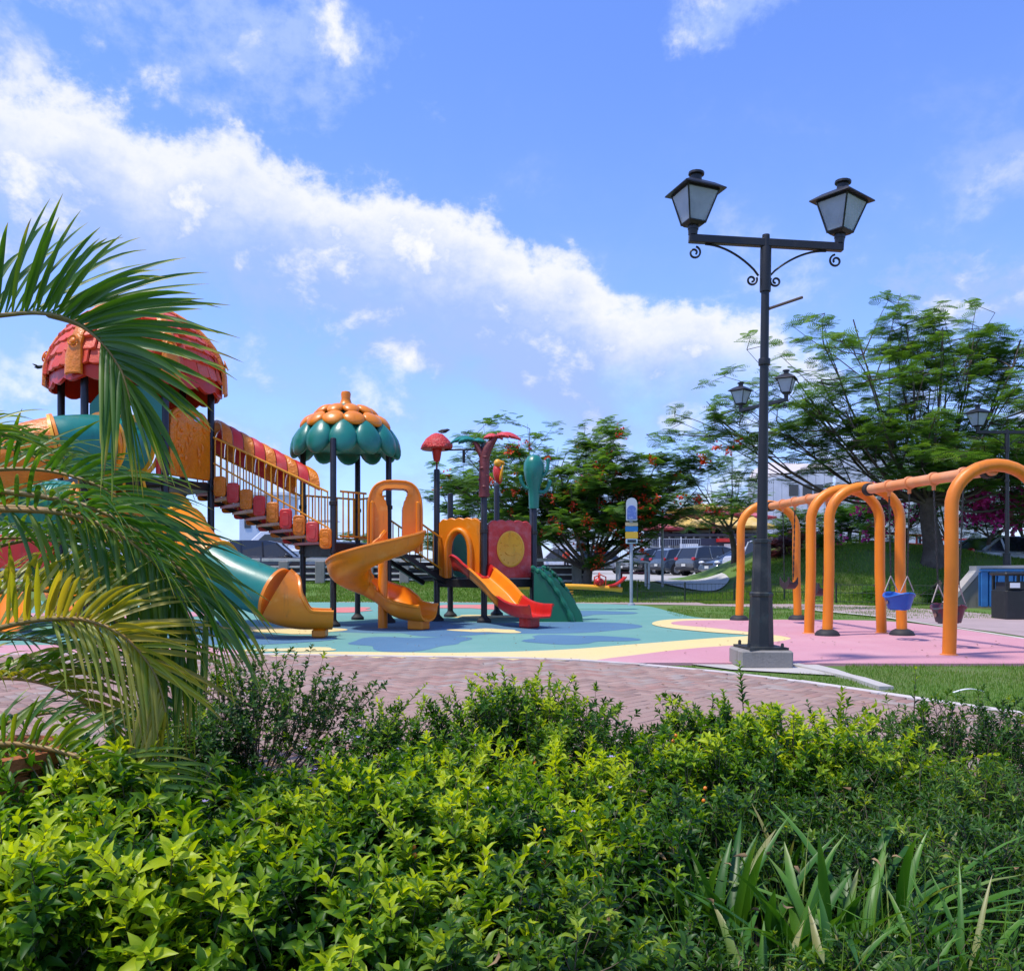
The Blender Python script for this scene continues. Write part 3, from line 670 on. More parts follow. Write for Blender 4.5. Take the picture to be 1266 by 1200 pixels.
# second arch panel for climbing and a low orange slide on the left of the tower
M, w = panel_frame(hexp[4], hexp[5], 2.6)
obj('teal_arch_panel', MB().prism([(0.08, 0), (.2, 0), (.2, .9), (.35, 1.12), (.67, 1.24), (.99, 1.12), (1.14, .9), (1.14, 0), (1.26, 0), (1.26, 1.1), (1.05, 1.38), (.67, 1.48), (.29, 1.38), (.08, 1.1)], -.04, .04, M), TEAL, play, smooth=20, bevel=.015)
obj('red_frame_bar', MB().tube([(-5.80, 13.93, 2.6), (-5.80, 13.93, 3.35)], .04, 8), RED, play)
obj('handrail', MB().tube(catmull([(-6.25, 13.7, 2.2), (-6.2, 13.6, 2.52), (-6.05, 13.55, 2.62), (-5.9, 13.6, 2.45), (-5.9, 13.7, 2.1)], 5), .022, 8), RAILY, play)
mb = MB()
for k in range(7): z = .3+k*.3; mb.tube([(-7.0, 14.0-.10*k*.5, z), (-6.45, 14.0-.05*k, z)], .02, 6)
mb.tube([(-7.0, 14.1, .02), (-7.0, 13.75, 2.5)], .028, 8).tube([(-6.45, 14.1, .02), (-6.45, 13.75, 2.5)], .028, 8)
obj('ladder', mb, RAILY, play)
lowp = [(-9.6, 15.6), (-8.3, 15.6), (-8.3, 16.8), (-9.6, 16.8)]
for x, y in lowp: post(x, y, 2.2)
hexdeck('low_deck', lowp, 1.0)
M, w = panel_frame(lowp[0], lowp[1], 1.05); obj('red_panel', MB().prism(rrect(1.1, .62, .1, 4, .1, 0), -.03, .03, M), RED, play, smooth=30, bevel=.015)
for s_ in ([(-8.35, 15.5, .95), (-8.0, 15.0, .80), (-7.6, 14.6, .50), (-7.25, 14.3, .34), (-6.95, 14.05, .33)], [(-9.2, 15.5, .9), (-8.9, 15.0, .75), (-8.6, 14.4, .42), (-8.3, 13.9, .30), (-8.0, 13.6, .29)]):
    slide_part('low_slide', s_, .27, 80, ORANGE, th=.03, square=3)

# ---- flower-roof tower
F_, Rt, B_, L_ = (-3.157, 15.0), (-2.33, 16.05), (-3.09, 17.0), (-3.94, 16.0)
midp = [F_, Rt, B_, L_]
for x, y in midp:
    p = post(x, y, 3.35, .056)
    for z in (1.35, 2.2): clamp(x, y, z, p)
hexdeck('deck', midp, 1.50, .24)
MCc = V3(-3.13, 16.0, 0)
fr = obj('flower_roof', MB().lathe([(.86, 3.30), (.84, 3.5), (.66, 3.74), (.4, 3.98), (.12, 4.14), (.02, 4.16)], MCc, 24), TEAL, play, at=(MCc.x, MCc.y, 3.2))
pet = {}
def petal(r, z, ang, d, tilt, m, key):
    if key not in pet:
        mb = MB().ell((0, 0, 0), d, 14, 10)
        # egg shape: broad below, pointed above, with faint ribs
        mb.v = [(x*(1+.04*math.cos(9*math.atan2(y, x)))*(1-.30*max(0, z_/d[2])), y*(1-.32*max(0, z_/d[2])), z_) for x, y, z_ in mb.v]
        o = obj('petal', mb, m, None, smooth=60); o.parent = fr; pet[key] = o.data
    else: o = link('petal', pet[key], fr)
    pos = V3(MCc.x+r*math.cos(ang), MCc.y+r*math.sin(ang), z)-Vector(wloc(fr))
    o.matrix_local = Matrix.Translation(pos) @ Matrix.Rotation(ang, 4, 'Z') @ Matrix.Rotation(-tilt, 4, 'Y')
for k in range(12): petal(.86, 3.42, R(30*k+8), (.13, .262, .34), R(20), TEAL, 't')
for k in range(12): petal(.70, 3.78, R(30*k+23), (.085, .215, .20), R(46), ORANGE, 'o')
for k in range(10): petal(.45, 3.99, R(36*k+5), (.075, .16, .19), R(58), ORANGE, 'p')
obj('roof_knob', MB().lathe([(.2, 4.05), (.11, 4.16), (.085, 4.24), (.095, 4.33), (.08, 4.37), (.01, 4.39)], MCc, 14), ORANGE, fr)
def fence_panel(a, b, z0, z1, n, name='rail_panel', parent=play, r=.014, rt=.02, m=RAILY, midz=None):
    a = V3(*a, 0); b = V3(*b, 0)
    mb = MB(); mb.tube([a+V3(0, 0, z0), b+V3(0, 0, z0)], rt, 8).tube([a+V3(0, 0, z1), b+V3(0, 0, z1)], rt, 8)
    o = obj(name, mb, m, parent)
    for k in range(n):
        p = a.lerp(b, (k+.5)/n); obj('bar', MB().tube([p+V3(0, 0, z0), p+V3(0, 0, z1)], r, 6), m, o)
    return o
fence_panel(B_, Rt, 1.62, 2.42, 8); fence_panel(L_, B_, 1.62, 2.42, 9)
fence_panel((-3.05, 15.1), (-2.68, 15.6), 1.62, 2.42, 5)
# bridge with barrel canopy
A0, A1 = V3(-5.34, 15.12, 2.50), V3(-3.2, 15.0, 1.46); C0, C1 = V3(-6.0, 16.05, 2.50), V3(-3.9, 15.95, 1.46)
br = obj('bridge_stringer', MB().tube([A0, A1], .055, 4).tube([C0, C1], .055, 4), DECK, play, smooth=0)
NB = 9
for k in range(NB):
    f0, f1 = k/NB, (k+1)/NB
    a = A0.lerp(A1, f0+.01); b = A0.lerp(A1, f1-.01); c = C0.lerp(C1, f0+.01); d = C0.lerp(C1, f1-.01); dz = V3(0, 0, -.04)
    zt = a.z*.5+b.z*.5
    mb = MB(); q = [V3(a.x, a.y, zt), V3(b.x, b.y, zt), V3(d.x, d.y, zt), V3(c.x, c.y, zt)]
    mb.add([p+dz for p in q]+[p-dz*.2 for p in q], [(0, 3, 2, 1), (4, 5, 6, 7), (0, 1, 5, 4), (1, 2, 6, 5), (2, 3, 7, 6), (3, 0, 4, 7)])
    obj('tread', mb, ORANGE if k % 2 else RED, br, smooth=0)
    for (S0, S1, off) in ((A0, A1, V3(.01, -.05, 0)), (C0, C1, V3(0, .05, 0))):
        p = S0.lerp(S1, (k+.5)/NB)+off+V3(.03, 0, .06); u = (S1-S0); u.z = 0; u.normalize(); nn = V3(u.y, -u.x, 0)
        Mx = Matrix(((u.x, 0, nn.x, p.x), (u.y, 0, nn.y, p.y), (0, 1, 0, p.z), (0, 0, 0, 1)))
        pl = rrect(.215, .36, .06, 4, -.107, -.18, .06)
        o = obj('step_cheek', MB().prism(pl, -.035, .035, Mx), ORANGE_T if k % 2 == 0 else FADED_RED, br, smooth=30, bevel=.018)
        pl = rrect(.13, .25, .05, 4, -.065, -.125, .05); obj('inset', MB().prism(pl, .03, .045, Mx), ORANGE_T if k % 2 == 0 else FADED_RED, o, smooth=30, bevel=.008)
    # canopy tile: an arched shell over the bridge
    E0, E1 = A0+V3(.18, 0, .84), A1+V3(-.18, 0, .96); H0, H1 = C0+V3(.18, 0, .84), C1+V3(-.18, 0, .96)
    def tile(u, v, f0=f0, f1=f1):
        f = f0+.006+(f1-f0-.012)*v; p = E0.lerp(E1, f); q = H0.lerp(H1, f); t = math.pi*u
        mid = (p+q)/2; hw = (q-p)/2; bow = .012*math.sin(math.pi*v)
        ax = math.cos(t); ax = math.copysign(abs(ax)**.72, ax); az = abs(math.sin(t))**.75
        return mid-hw*ax*(1.0+bow)+V3(0, 0, (.42+bow)*az), -hw*math.cos(t)+V3(0, 0, math.sin(t)*.6)
    obj('canopy_tile', MB().shell(tile, 16, 3, .045), ORANGE_T if k % 2 == 0 else FADED_RED, br, smooth=40)
for (S0, S1) in ((A0, A1), (C0, C1)):
    mb = MB(); mb.tube([S0+V3(.03, 0, .88), S1+V3(-.05, 0, .94)], .02, 8).tube([S0+V3(.03, 0, .42), S1+V3(-.03, 0, .30)], .016, 8)
    rl = obj('bridge_rail', mb, RAILY, br)
    for k in range(19):
        f = (k+.5)/19; p = S0.lerp(S1, f); obj('bar', MB().tube([p+V3(0, 0, .05), p+V3(0, 0, .90)], .012, 6), RAILY, rl)
# ---- spiral slide
ah = []
apx = V3(-2.10, 15.22, 0); dd = V3(.95, .16, 0).normalized(); nn = V3(.16, -.95, 0).normalized()
def arch_pt(t): 
    x = -.42*math.cos(t); z = .62*math.sin(t) ** .8 if math.sin(t) > 0 else 0
    return apx+dd*x+V3(0, 0, 1.98+z)
core = [apx-dd*.47+V3(0, 0, 1.36), apx-dd*.47+V3(0, 0, 1.7)]+[apx+dd*(-.47*math.copysign(abs(math.cos(t))**.6, math.cos(t)))+V3(0, 0, 2.02+.58*math.sin(t)**.75) for t in np.linspace(.03, math.pi-.03, 15)]+[apx+dd*.47+V3(0, 0, 1.7), apx+dd*.47+V3(0, 0, 1.36)]
def hood(u, v):
    i = v*(len(core)-1); k = min(int(i), len(core)-2); p = core[k].lerp(core[k+1], i-k); t = (core[k+1]-core[k]).normalized(); out = t.cross(nn)
    out = -out if out.dot(p-(apx+V3(0, 0, 1.9))) < 0 else out
    w = .42
    lg = 1-float(sst(min(v, 1-v), .10, .42)); inw = .13+.21*lg; t_ = u*4; s4 = int(min(3.999, t_)); f4 = t_-s4
    a4 = [(-.5, -1), (.5, -1), (.5, 0), (-.5, 0), (-.5, -1)]; x4 = a4[s4][0]+(a4[s4+1][0]-a4[s4][0])*f4; y4 = a4[s4][1]+(a4[s4+1][1]-a4[s4][1])*f4
    return p+nn*x4*w*(1-.15*(y4+1))+out*y4*inw, out*(y4+.5)+nn*x4
sp = obj('spiral_slide', MB().shell(hood, 16, 34, .012), ORANGE, play, smooth=45)
mb = MB()
for u in (.5, .75): mb.tube([Vector(hood(u, v/34)[0]) for v in range(35)], .022, 8)
obj('hood_rim', mb, ORANGE, sp, smooth=50)
sides = MB()
for s_ in (-1, 1):
    q = apx+dd*s_*.40; sides.box(q+V3(0, 0, 1.78)+nn*.04, (.07, .36, .92), M=Matrix.Rotation(math.atan2(dd.y, dd.x), 4, 'Z'), bev=.02)
obj('hood_side', sides, ORANGE, sp)
spp = [(-2.04, 15.25, 1.78), (-1.90, 14.95, 1.76), (-1.86, 14.62, 1.70), (-1.98, 14.30, 1.60), (-2.28, 14.10, 1.47), (-2.60, 14.14, 1.32), (-2.80, 14.42, 1.17), (-2.74, 14.78, 1.02), (-2.48, 14.98, .88), (-2.18, 14.90, .74), (-1.98, 14.68, .62), (-1.80, 14.48, .52), (-1.56, 14.34, .49), (-1.40, 14.27, .49)]
slide_part('spiral_channel', spp, lambda t: .35-.02*t, lambda t: 58+30*float(sst(t, .02, .16))-8*float(sst(t, .8, .95)), ORANGE, sp, th=.035, nu=22, rim=.028, flat=1.0, square=2.6)
mb = MB()  # raised scallops on the outside of the channel
fn, mv = arc_sweep(spp, .355, 80, square=2.6)
for k in range(5):
    v = .30+k*.075; 
    for j in (0,):
        p, q = fn(.30 if False else .80, v); 
pole = (-2.24, 14.72); obj('slide_pole', MB().lathe([(.085, .02), (.082, 1.2), (.07, 1.25)], (*pole, 0), 16), ORANGE, sp)
obj('slide_foot', MB().box((-1.58, 14.36, .11), (.30, .28, .2), taper=1.15, bev=.03, rz=R(-25)), ORANGE, sp)
# ---- linking steps (dark ramp with yellow rails) down to the low tower
mb = MB(); p0, p1 = V3(-2.30, 16.2, 1.42), V3(-1.5, 16.9, .84)
for k in range(5):
    f = k/4; p = p0.lerp(p1, f); mb.box(p+V3(0, .15, 0), (.30, .85, .07), rz=R(41))
mb.tube([p0+V3(.25, -.33, -.1), p1+V3(.25, -.33, -.1)], .06, 4).tube([p0+V3(-.3, .35, -.1), p1+V3(-.3, .35, -.1)], .06, 4)
obj('steps', mb, DECK, play, smooth=0)
def slope_rail(a, b, h, n):
    mb = MB(); mb.tube([a+V3(0, 0, h), b+V3(0, 0, h)], .02, 8).tube([a+V3(0, 0, .12), b+V3(0, 0, .12)], .016, 8)
    o = obj('stair_rail', mb, RAILY, play)
    for k in range(n): p = a.lerp(b, (k+.5)/n); obj('bar', MB().tube([p+V3(0, 0, .12), p+V3(0, 0, h)], .013, 6), RAILY, o)
slope_rail(p0+V3(.25, -.33, 0), p1+V3(.22, -.3, 0), .72, 8); slope_rail(p0+V3(-.3, .35, 0), p1+V3(-.3, .35, 0), .72, 8)
# ---- low tower
LC = V3(-.52, 17.3, 0)
lo = [(-.53, 16.12), (.43, 16.7), (.43, 17.8), (-.33, 18.45), (-1.3, 17.9), (-1.47, 16.6)]
hts = [3.42, 2.45, 2.3, 2.85, 2.62, 2.98]
for (x, y), h in zip(lo, hts):
    p = post(x, y, h, .060)
    clamp(x, y, .85, p); clamp(x, y, 1.75, p)
hexdeck('deck', lo, .84, .16)
def wavy_top(w, h, n, amp, x0):
    pts = [(x0+w, 0)]; m = n*6
    for i in range(m+1): f = i/m; pts.append((x0+w-w*f, h-.07*abs(2*f-1)**6+amp*abs(math.sin(math.pi*n*f))-amp))
    pts.append((x0, 0)); return pts
# orange arch panel (front-left face)
M, w = panel_frame(lo[5], lo[0], .86)
W1 = w-.14; hw_ = W1/2+.07
outer = wavy_top(W1, 1.16, 5, .03, .07)
inner = [(hw_+.20*math.cos(t), .52+.34*math.sin(t)) for t in np.linspace(math.pi, 0, 13)]
poly = outer+[(hw_-.20, 0)]+inner+[(hw_+.20, 0)]
ap_ = obj('arch_panel', MB().prism(poly, -.035, .04, M), ORANGE, play, smooth=25, bevel=.015)
mb = MB().tube([M @ V3(hw_-.26, .0, .06)]+[M @ V3(hw_+.26*math.cos(t), .50+.42*math.sin(t), .06) for t in np.linspace(math.pi, 0, 13)]+[M @ V3(hw_+.26, 0, .06)], .06, 8)
obj('arch_moulding', mb, ORANGE, ap_, smooth=60)
# red panel with a yellow disc (front-right face)
M, w = panel_frame(lo[0], lo[1], .86); W2 = w-.16
rpn = obj('sun_panel', MB().prism(wavy_top(W2, 1.12, 5, .03, .08), -.035, .04, M), mat('faded_panel_red', (.56, .03, .025), .45, var=(5, (.60, .14, .14), .42, .8), bump=(18, .6, .02)), play, smooth=25, bevel=.015)
cxp, cyp = W2/2+.08, .56
disc = obj('sun_disc', MB().lathe([(.345, .0), (.35, .055), (.32, .065), (.30, .055), (.002, .058)], (0, 0, 0), 32, M @ Matrix.Translation((cxp, cyp, 0)) @ Matrix.Diagonal((.88, 1, 1, 1))), YELLOW, rpn, smooth=30)
mb = MB()
for s_ in (-1, 1):
    mb.tube([M @ V3(cxp+s_*.10+.05*math.cos(t), cyp+.05+.03*math.sin(t), .062) for t in np.linspace(.2, math.pi-.2, 7)], .008, 5)
mb.tube([M @ V3(cxp+.14*math.cos(t), cyp-.02+.10*math.sin(t), .062) for t in np.linspace(-math.pi+.4, -.4, 9)], .009, 5)
for t in np.linspace(0, 2*math.pi, 15)[:-1]: mb.ell(M @ V3(cxp+.235*math.cos(t), cyp+.265*math.sin(t), .060), (.012, .012, .012), 6, 4)
obj('disc_relief', mb, YELLOW, disc)
# green back panels seen through the arch
M, w = panel_frame(lo[4], lo[3], .86); obj('green_panel', MB().prism(rrect(w-.14, 1.1, .1, 4, .07, 0), -.03, .03, M), GREEN, play, smooth=30)
M, w = panel_frame(lo[5], lo[4], .86); obj('green_panel', MB().prism(rrect(w-.2, 1.0, .1, 4, .1, 0), -.03, .03, M), GREEN, play, smooth=30)
# red and yellow wave slide
def S(u, v, Y): return P(u, v, Y)
wp = [(-.93, 16.42, 1.16), (-.80, 16.18, 1.14), (-.62, 15.92, 1.02), (-.42, 15.65, .86), (-.24, 15.40, .70), (-.08, 15.17, .53), (.10, 14.95, .41), (.30, 14.72, .36), (.50, 14.50, .36)]
cw = catmull(wp, 7); cuts = [(0, 16, RED), (15, 37, mat('wave_slide_yellow', (.84, .26, .008), .36, var=(3, (.72, .2, .01), .4, .8))), (36, 56, RED)]
wv = None
for i0, i1, m in cuts:
    pts = cw[i0:i1+1]
    def fn(u, v, pts=pts, i0=i0):
        i = round(v*(len(pts)-1)); g = min(max(i+i0, 1), len(cw)-2); t = (cw[g+1]-cw[g-1]).normalized(); s_ = t.cross(V3(0, 0, 1)).normalized(); up = s_.cross(t)
        # W-shaped section: flared walls, flat bed
        x = (2*u-1); ax = abs(x); wall = max(0, (ax-.55)/.45); lat = math.copysign(min(ax/.55, 1)*.22+wall*.07, x); hh = .22*wall**1.3 if ax > .55 else 0
        hh *= 1+.35*max(0, 1-abs(g-3)/8)
        return pts[i]+s_*lat+up*(hh-.16), (-up*(1-wall)+s_*math.copysign(wall, x))
    mb = MB().shell(fn, 16, len(pts)-1, .03)
    for u in (0, 1): mb.tube([Vector(fn(u, j/(len(pts)-1))[0]) for j in range(len(pts))], .026, 6)
    if wv is None: wv = obj('wave_slide', mb, m, play, smooth=50)
    else: obj('slide_section', mb, m, wv, smooth=50)
obj('slide_foot', MB().box((.30, 14.74, .12), (.26, .30, .2), taper=1.15, bev=.03, rz=R(-45)), RED, wv)
# green curved climber on the right
M_ = None
def climb(u, v):
    a = v; y = 17.25-.15*v; x = .45+.75*math.sin(a*math.pi/2)**1.25; z = .95-.93*(1-math.cos(a*math.pi/2)); w = .86*(1-.15*v)
    x2 = .52+.78*v**1.1; z2 = 1.02*(1-v**1.9)+.02
    q = (u-.5)*w; bow = .07*math.cos(math.pi*(u-.5)*2)
    return V3(x2+bow*.3+q*.28, y-.45+q, z2+.05*math.sin(v*30)*.25+bow*.4), V3(.8, -.25, .6)
cl = obj('green_climber', MB().shell(climb, 10, 26, .06), GREEN, play, smooth=45)
mb = MB()
for u in (0, 1): mb.tube([Vector(climb(u, v/26)[0])+V3(0, 0, .03) for v in range(27)], [.05+.012*math.sin(v*1.6) for v in range(27)], 8)
obj('climber_rim', mb, GREEN, cl)
mb = MB()
for v in (.2, .38, .56, .74):
    for u in (.14, .5, .86):
        p = Vector(climb(u, v)[0])+V3(.03, -.01, .03); mb.ell(p, (.035, .06, .05), 8, 6, Matrix.Rotation(R(30), 4, 'Z'))
obj('climbing_hold', mb, mat('dark_green_plastic', (.003, .07, .035), .5), cl)
skirt = MB().prism([(0, 0), (.95, 0), (.88, .22), (.70, .52), (.45, .78), (.2, .95), (0, 1.0)], -.03, .0, Matrix(((1, 0, 0, .42), (0, 0, 1, 16.36), (0, 1, 0, .02), (0, 0, 0, 1))))
obj('climber_side', skirt, GREEN, cl, smooth=20)
# ---- finials
x, y = lo[5]
mu = obj('mushroom_finial', MB().lathe([(.018, 2.98), (.018, 3.12), (.06, 3.14), (.075, 3.2), (.10, 3.36), (.10, 3.42)], (x, y, 0), 12), RED, play, smooth=40)
mb = MB().lathe([(.09, 3.38), (.27, 3.36), (.315, 3.39), (.30, 3.46), (.22, 3.58), (.12, 3.66), (.02, 3.69)], (x, y, 0), 22)
mb.v = [(a+.015*math.sin(c*40+a*20), b, c+.03*(a-x)) for a, b, c in mb.v]
obj('mushroom_cap', mb, mat('mushroom_red', (.62, .03, .02), .4, bump=(26, 1.0, .04), var=(7, (.62, .18, .15), .5, .8)), mu, smooth=60)
obj('finial_rod', MB().tube([(x, y, 2.98), (x, y, 3.16)], .02, 6), POST, mu)
x, y = lo[0]
tk = MB().tube([(x, y, 2.40), (x, y, 2.9), (x+.01, y, 3.15), (x+.05, y, 3.30), (x+.16, y, 3.46), (x+.24, y-.02, 3.56)], [.105, .10, .10, .10, .07, .045], 10)
tk.tube([(x+.0, y, 3.12), (x-.06, y, 3.24), (x-.14, y, 3.38), (x-.20, y, 3.48)], [.08, .07, .05, .03], 8)
for k in range(12): tk.ell((x+.06*math.cos(k*2.4), y+.06*math.sin(k*2.4), 2.45+k*.07), (.06, .06, .04), 8, 5)
pf = obj('palm_finial', tk, MAROON, play, smooth=50)
def pleaf(base, d, L, w, m, name):
    d = Vector(d).normalized(); s_ = d.cross(V3(0, 1, 0)).normalized(); s_ = V3(0, 1, 0)
    def fn(u, v):
        p = Vector(base)+d*L*v+V3(0, 0, L*(.32*v-.75*v*v)); ww = w*math.sin(math.pi*min(1, v*.86+.10))**.7*(1-.12*(int(v*9) % 2))
        return p+s_*(u-.5)*2*ww-V3(0, 0, abs(u-.5)*ww*1.3), V3(0, 0, 1)+s_*(u-.5)*2
    return obj(name, MB().shell(fn, 6, 16, .03), m, pf, smooth=40)
bx_, bz = x+.24, 3.58
LR = mat('red_leaf_plastic', (.60, .05, .045), .42, var=(7, (.55, .2, .17), .5, .8), bump=(20, .4, .02))
for a, L in ((0, .42), (25, .5), (70, .3), (160, .26), (-40, .36), (-80, .3)): pleaf((bx_, y, bz), (math.cos(R(a)), math.sin(R(a)) - .2, .3), L, .12, LR, 'finial_leaf')
for a, L in ((180, .48), (205, .36), (150, .36), (110, .24), (10, .2)): pleaf((x-.18, y, 3.50), (math.cos(R(a)), math.sin(R(a))-.15, .3), L, .11, TEAL, 'finial_leaf')
x, y = lo[1]
cb = MB().lathe([(.09, 2.22), (.10, 2.45), (.115, 2.62), (.165, 2.8), (.195, 2.98), (.185, 3.12), (.12, 3.24), (.03, 3.28)], (x, y, 0), 20)
cb.v = [(x+(a-x)*(1+.05*math.cos(8*math.atan2(b-y, a-x))), y+(b-y)*(1+.05*math.cos(8*math.atan2(b-y, a-x))), c) for a, b, c in cb.v]
cf = obj('cactus_finial', cb, TEAL, play, smooth=60)
for pts in ([(x+.08, y, 2.55), (x+.2, y, 2.55), (x+.28, y-.02, 2.64), (x+.31, y-.02, 2.74)], [(x-.08, y, 2.6), (x-.18, y, 2.64), (x-.24, y, 2.75), (x-.26, y, 2.84)], [(x+.12, y, 2.84), (x+.22, y, 2.9), (x+.27, y, 3.02), (x+.28, y, 3.18)]):
    obj('cactus_arm', MB().tube(catmull(pts, 4), .038, 8).ell(pts[-1], (.042, .042, .042), 8, 6), TEAL, cf, smooth=60)
x, y = lo[3]
bd = MB().tube(catmull([(x, y, 2.78), (x+.06, y, 2.95), (x+.02, y, 3.15), (x-.02, y, 3.3)], 5), [.03]*1+[.07]*3+[.1]*6+[.11]*3+[.09]*3, 10) if False else MB().ell((x+.02, y, 3.08), (.10, .11, .22), 12, 10, Matrix.Rotation(R(-10), 4, 'Y'))
pf2 = obj('bird_finial', bd, mat('parrot_red', (.60, .03, .02), .4, bump=(30, .5, .02)), play, smooth=60)
obj('bird_head', MB().ell((x+.02, y-.02, 3.32), (.085, .09, .09), 10, 8).tube([(x+.08, y-.04, 3.34), (x+.15, y-.05, 3.33), (x+.17, y-.05, 3.28)], [.045, .03, .005], 8), YELLOW, pf2, smooth=60)
obj('bird_wing', MB().ell((x+.10, y-.06, 3.10), (.03, .08, .19), 10, 8, Matrix.Rotation(R(12), 4, 'Y')), YELLOW, pf2, smooth=60)
obj('bird_tail', MB().tube([(x-.02, y, 2.9), (x+.02, y, 2.72), (x+.08, y, 2.6)], [.06, .045, .02], 8), mat('grey_plastic', (.2, .22, .24), .5), pf2, smooth=60)
# thin dark wire bar from mushroom post to palm post
obj('link_bar', MB().tube([(lo[5][0]+.16, lo[5][1], 3.36), (lo[0][0]-.04, lo[0][1], 3.30)], .018, 6).tube([(-.93, 16.36, 3.33), (-.93, 16.36, 3.08)], .03, 6), POST, play)
# ---------------------------------------------------------------- street lamps
def lantern(parent, c, rz=0.0, s=1.0, tilt=0.0):
    """four-sided lantern standing on c (top of its holder); sizes for s=1: 0.66 m tall"""
    Mz = Matrix.Rotation(tilt, 4, 'Y') @ Matrix.Rotation(rz, 4, 'Z'); c = V3(*c)
    def T(p): return c+(Mz.to_3x3() @ (V3(*p)*s))
    b, t, zb, zt = .095, .19, .13, .47
    mb = MB().lathe([(.05*s, 0), (.055*s, .06*s), (.06*s, .06*s), (.06*s, .10*s)], c, 12, Mz)
    def frus(mb, r0, r1, z0, z1):
        q = [T((sx*r, sy*r, z)) for r, z in ((r0, z0), (r1, z1)) for sx, sy in ((-1, -1), (1, -1), (1, 1), (-1, 1))]
        mb.add(q, [(3, 2, 1, 0), (4, 5, 6, 7), (0, 1, 5, 4), (1, 2, 6, 5), (2, 3, 7, 6), (3, 0, 4, 7)])
    frus(mb, .075, b+.012, .10, zb)
    for sx, sy in ((-1, -1), (1, -1), (1, 1), (-1, 1)): mb.tube([T((sx*b, sy*b, zb-.01)), T((sx*t, sy*t, zt))], .011*s, 4)
    for z, r in ((zb+.005, b), (zt-.008, t)):
        q = [T((sx*r, sy*r, z)) for sx, sy in ((-1, -1), (1, -1), (1, 1), (-1, 1))]
        for k in range(4): mb.tube([q[k], q[(k+1) % 4]], .010*s, 4)
    ln = obj('lantern', mb, IRON, parent, smooth=30, at=c)
    for k in range(4):
        cs = [((-1, -1), (1, -1)), ((1, -1), (1, 1)), ((1, 1), (-1, 1)), ((-1, 1), (-1, -1))][k]; e = .985
        q = [T((cs[0][0]*b*e, cs[0][1]*b*e, zb+.01)), T((cs[1][0]*b*e, cs[1][1]*b*e, zb+.01)), T((cs[1][0]*t*e, cs[1][1]*t*e, zt-.01)), T((cs[0][0]*t*e, cs[0][1]*t*e, zt-.01))]
        n = (q[1]-q[0]).cross(q[3]-q[0]).normalized()*.006*s
        obj('pane', MB().add(q+[p-n for p in q], [(0, 1, 2, 3), (7, 6, 5, 4), (0, 4, 5, 1), (1, 5, 6, 2), (2, 6, 7, 3), (3, 7, 4, 0)]), LAMPGLASS, ln, smooth=0)
    mb = MB(); frus(mb, .250, .245, zt, zt+.016); frus(mb, .243, .15, zt+.016, zt+.085); frus(mb, .148, .078, zt+.085, zt+.125)
    obj('lantern_roof', mb, IRON, ln, smooth=0)
    obj('chimney', MB().lathe([(.065*s, (zt+.12)*s), (.062*s, (zt+.19)*s), (.088*s, (zt+.20)*s), (.088*s, (zt+.225)*s), (.03*s, (zt+.235)*s)], c, 12, Mz), IRON, ln)
    return ln
def spiral(cx, cz, r0, turns, start, sgn, y=0):
    return [V3(cx+sgn*(r0*(1-.72*t))*math.cos(start+turns*2*math.pi*t), y, cz+(r0*(1-.72*t))*math.sin(start+turns*2*math.pi*t)) for t in np.linspace(0, 1, 26)]
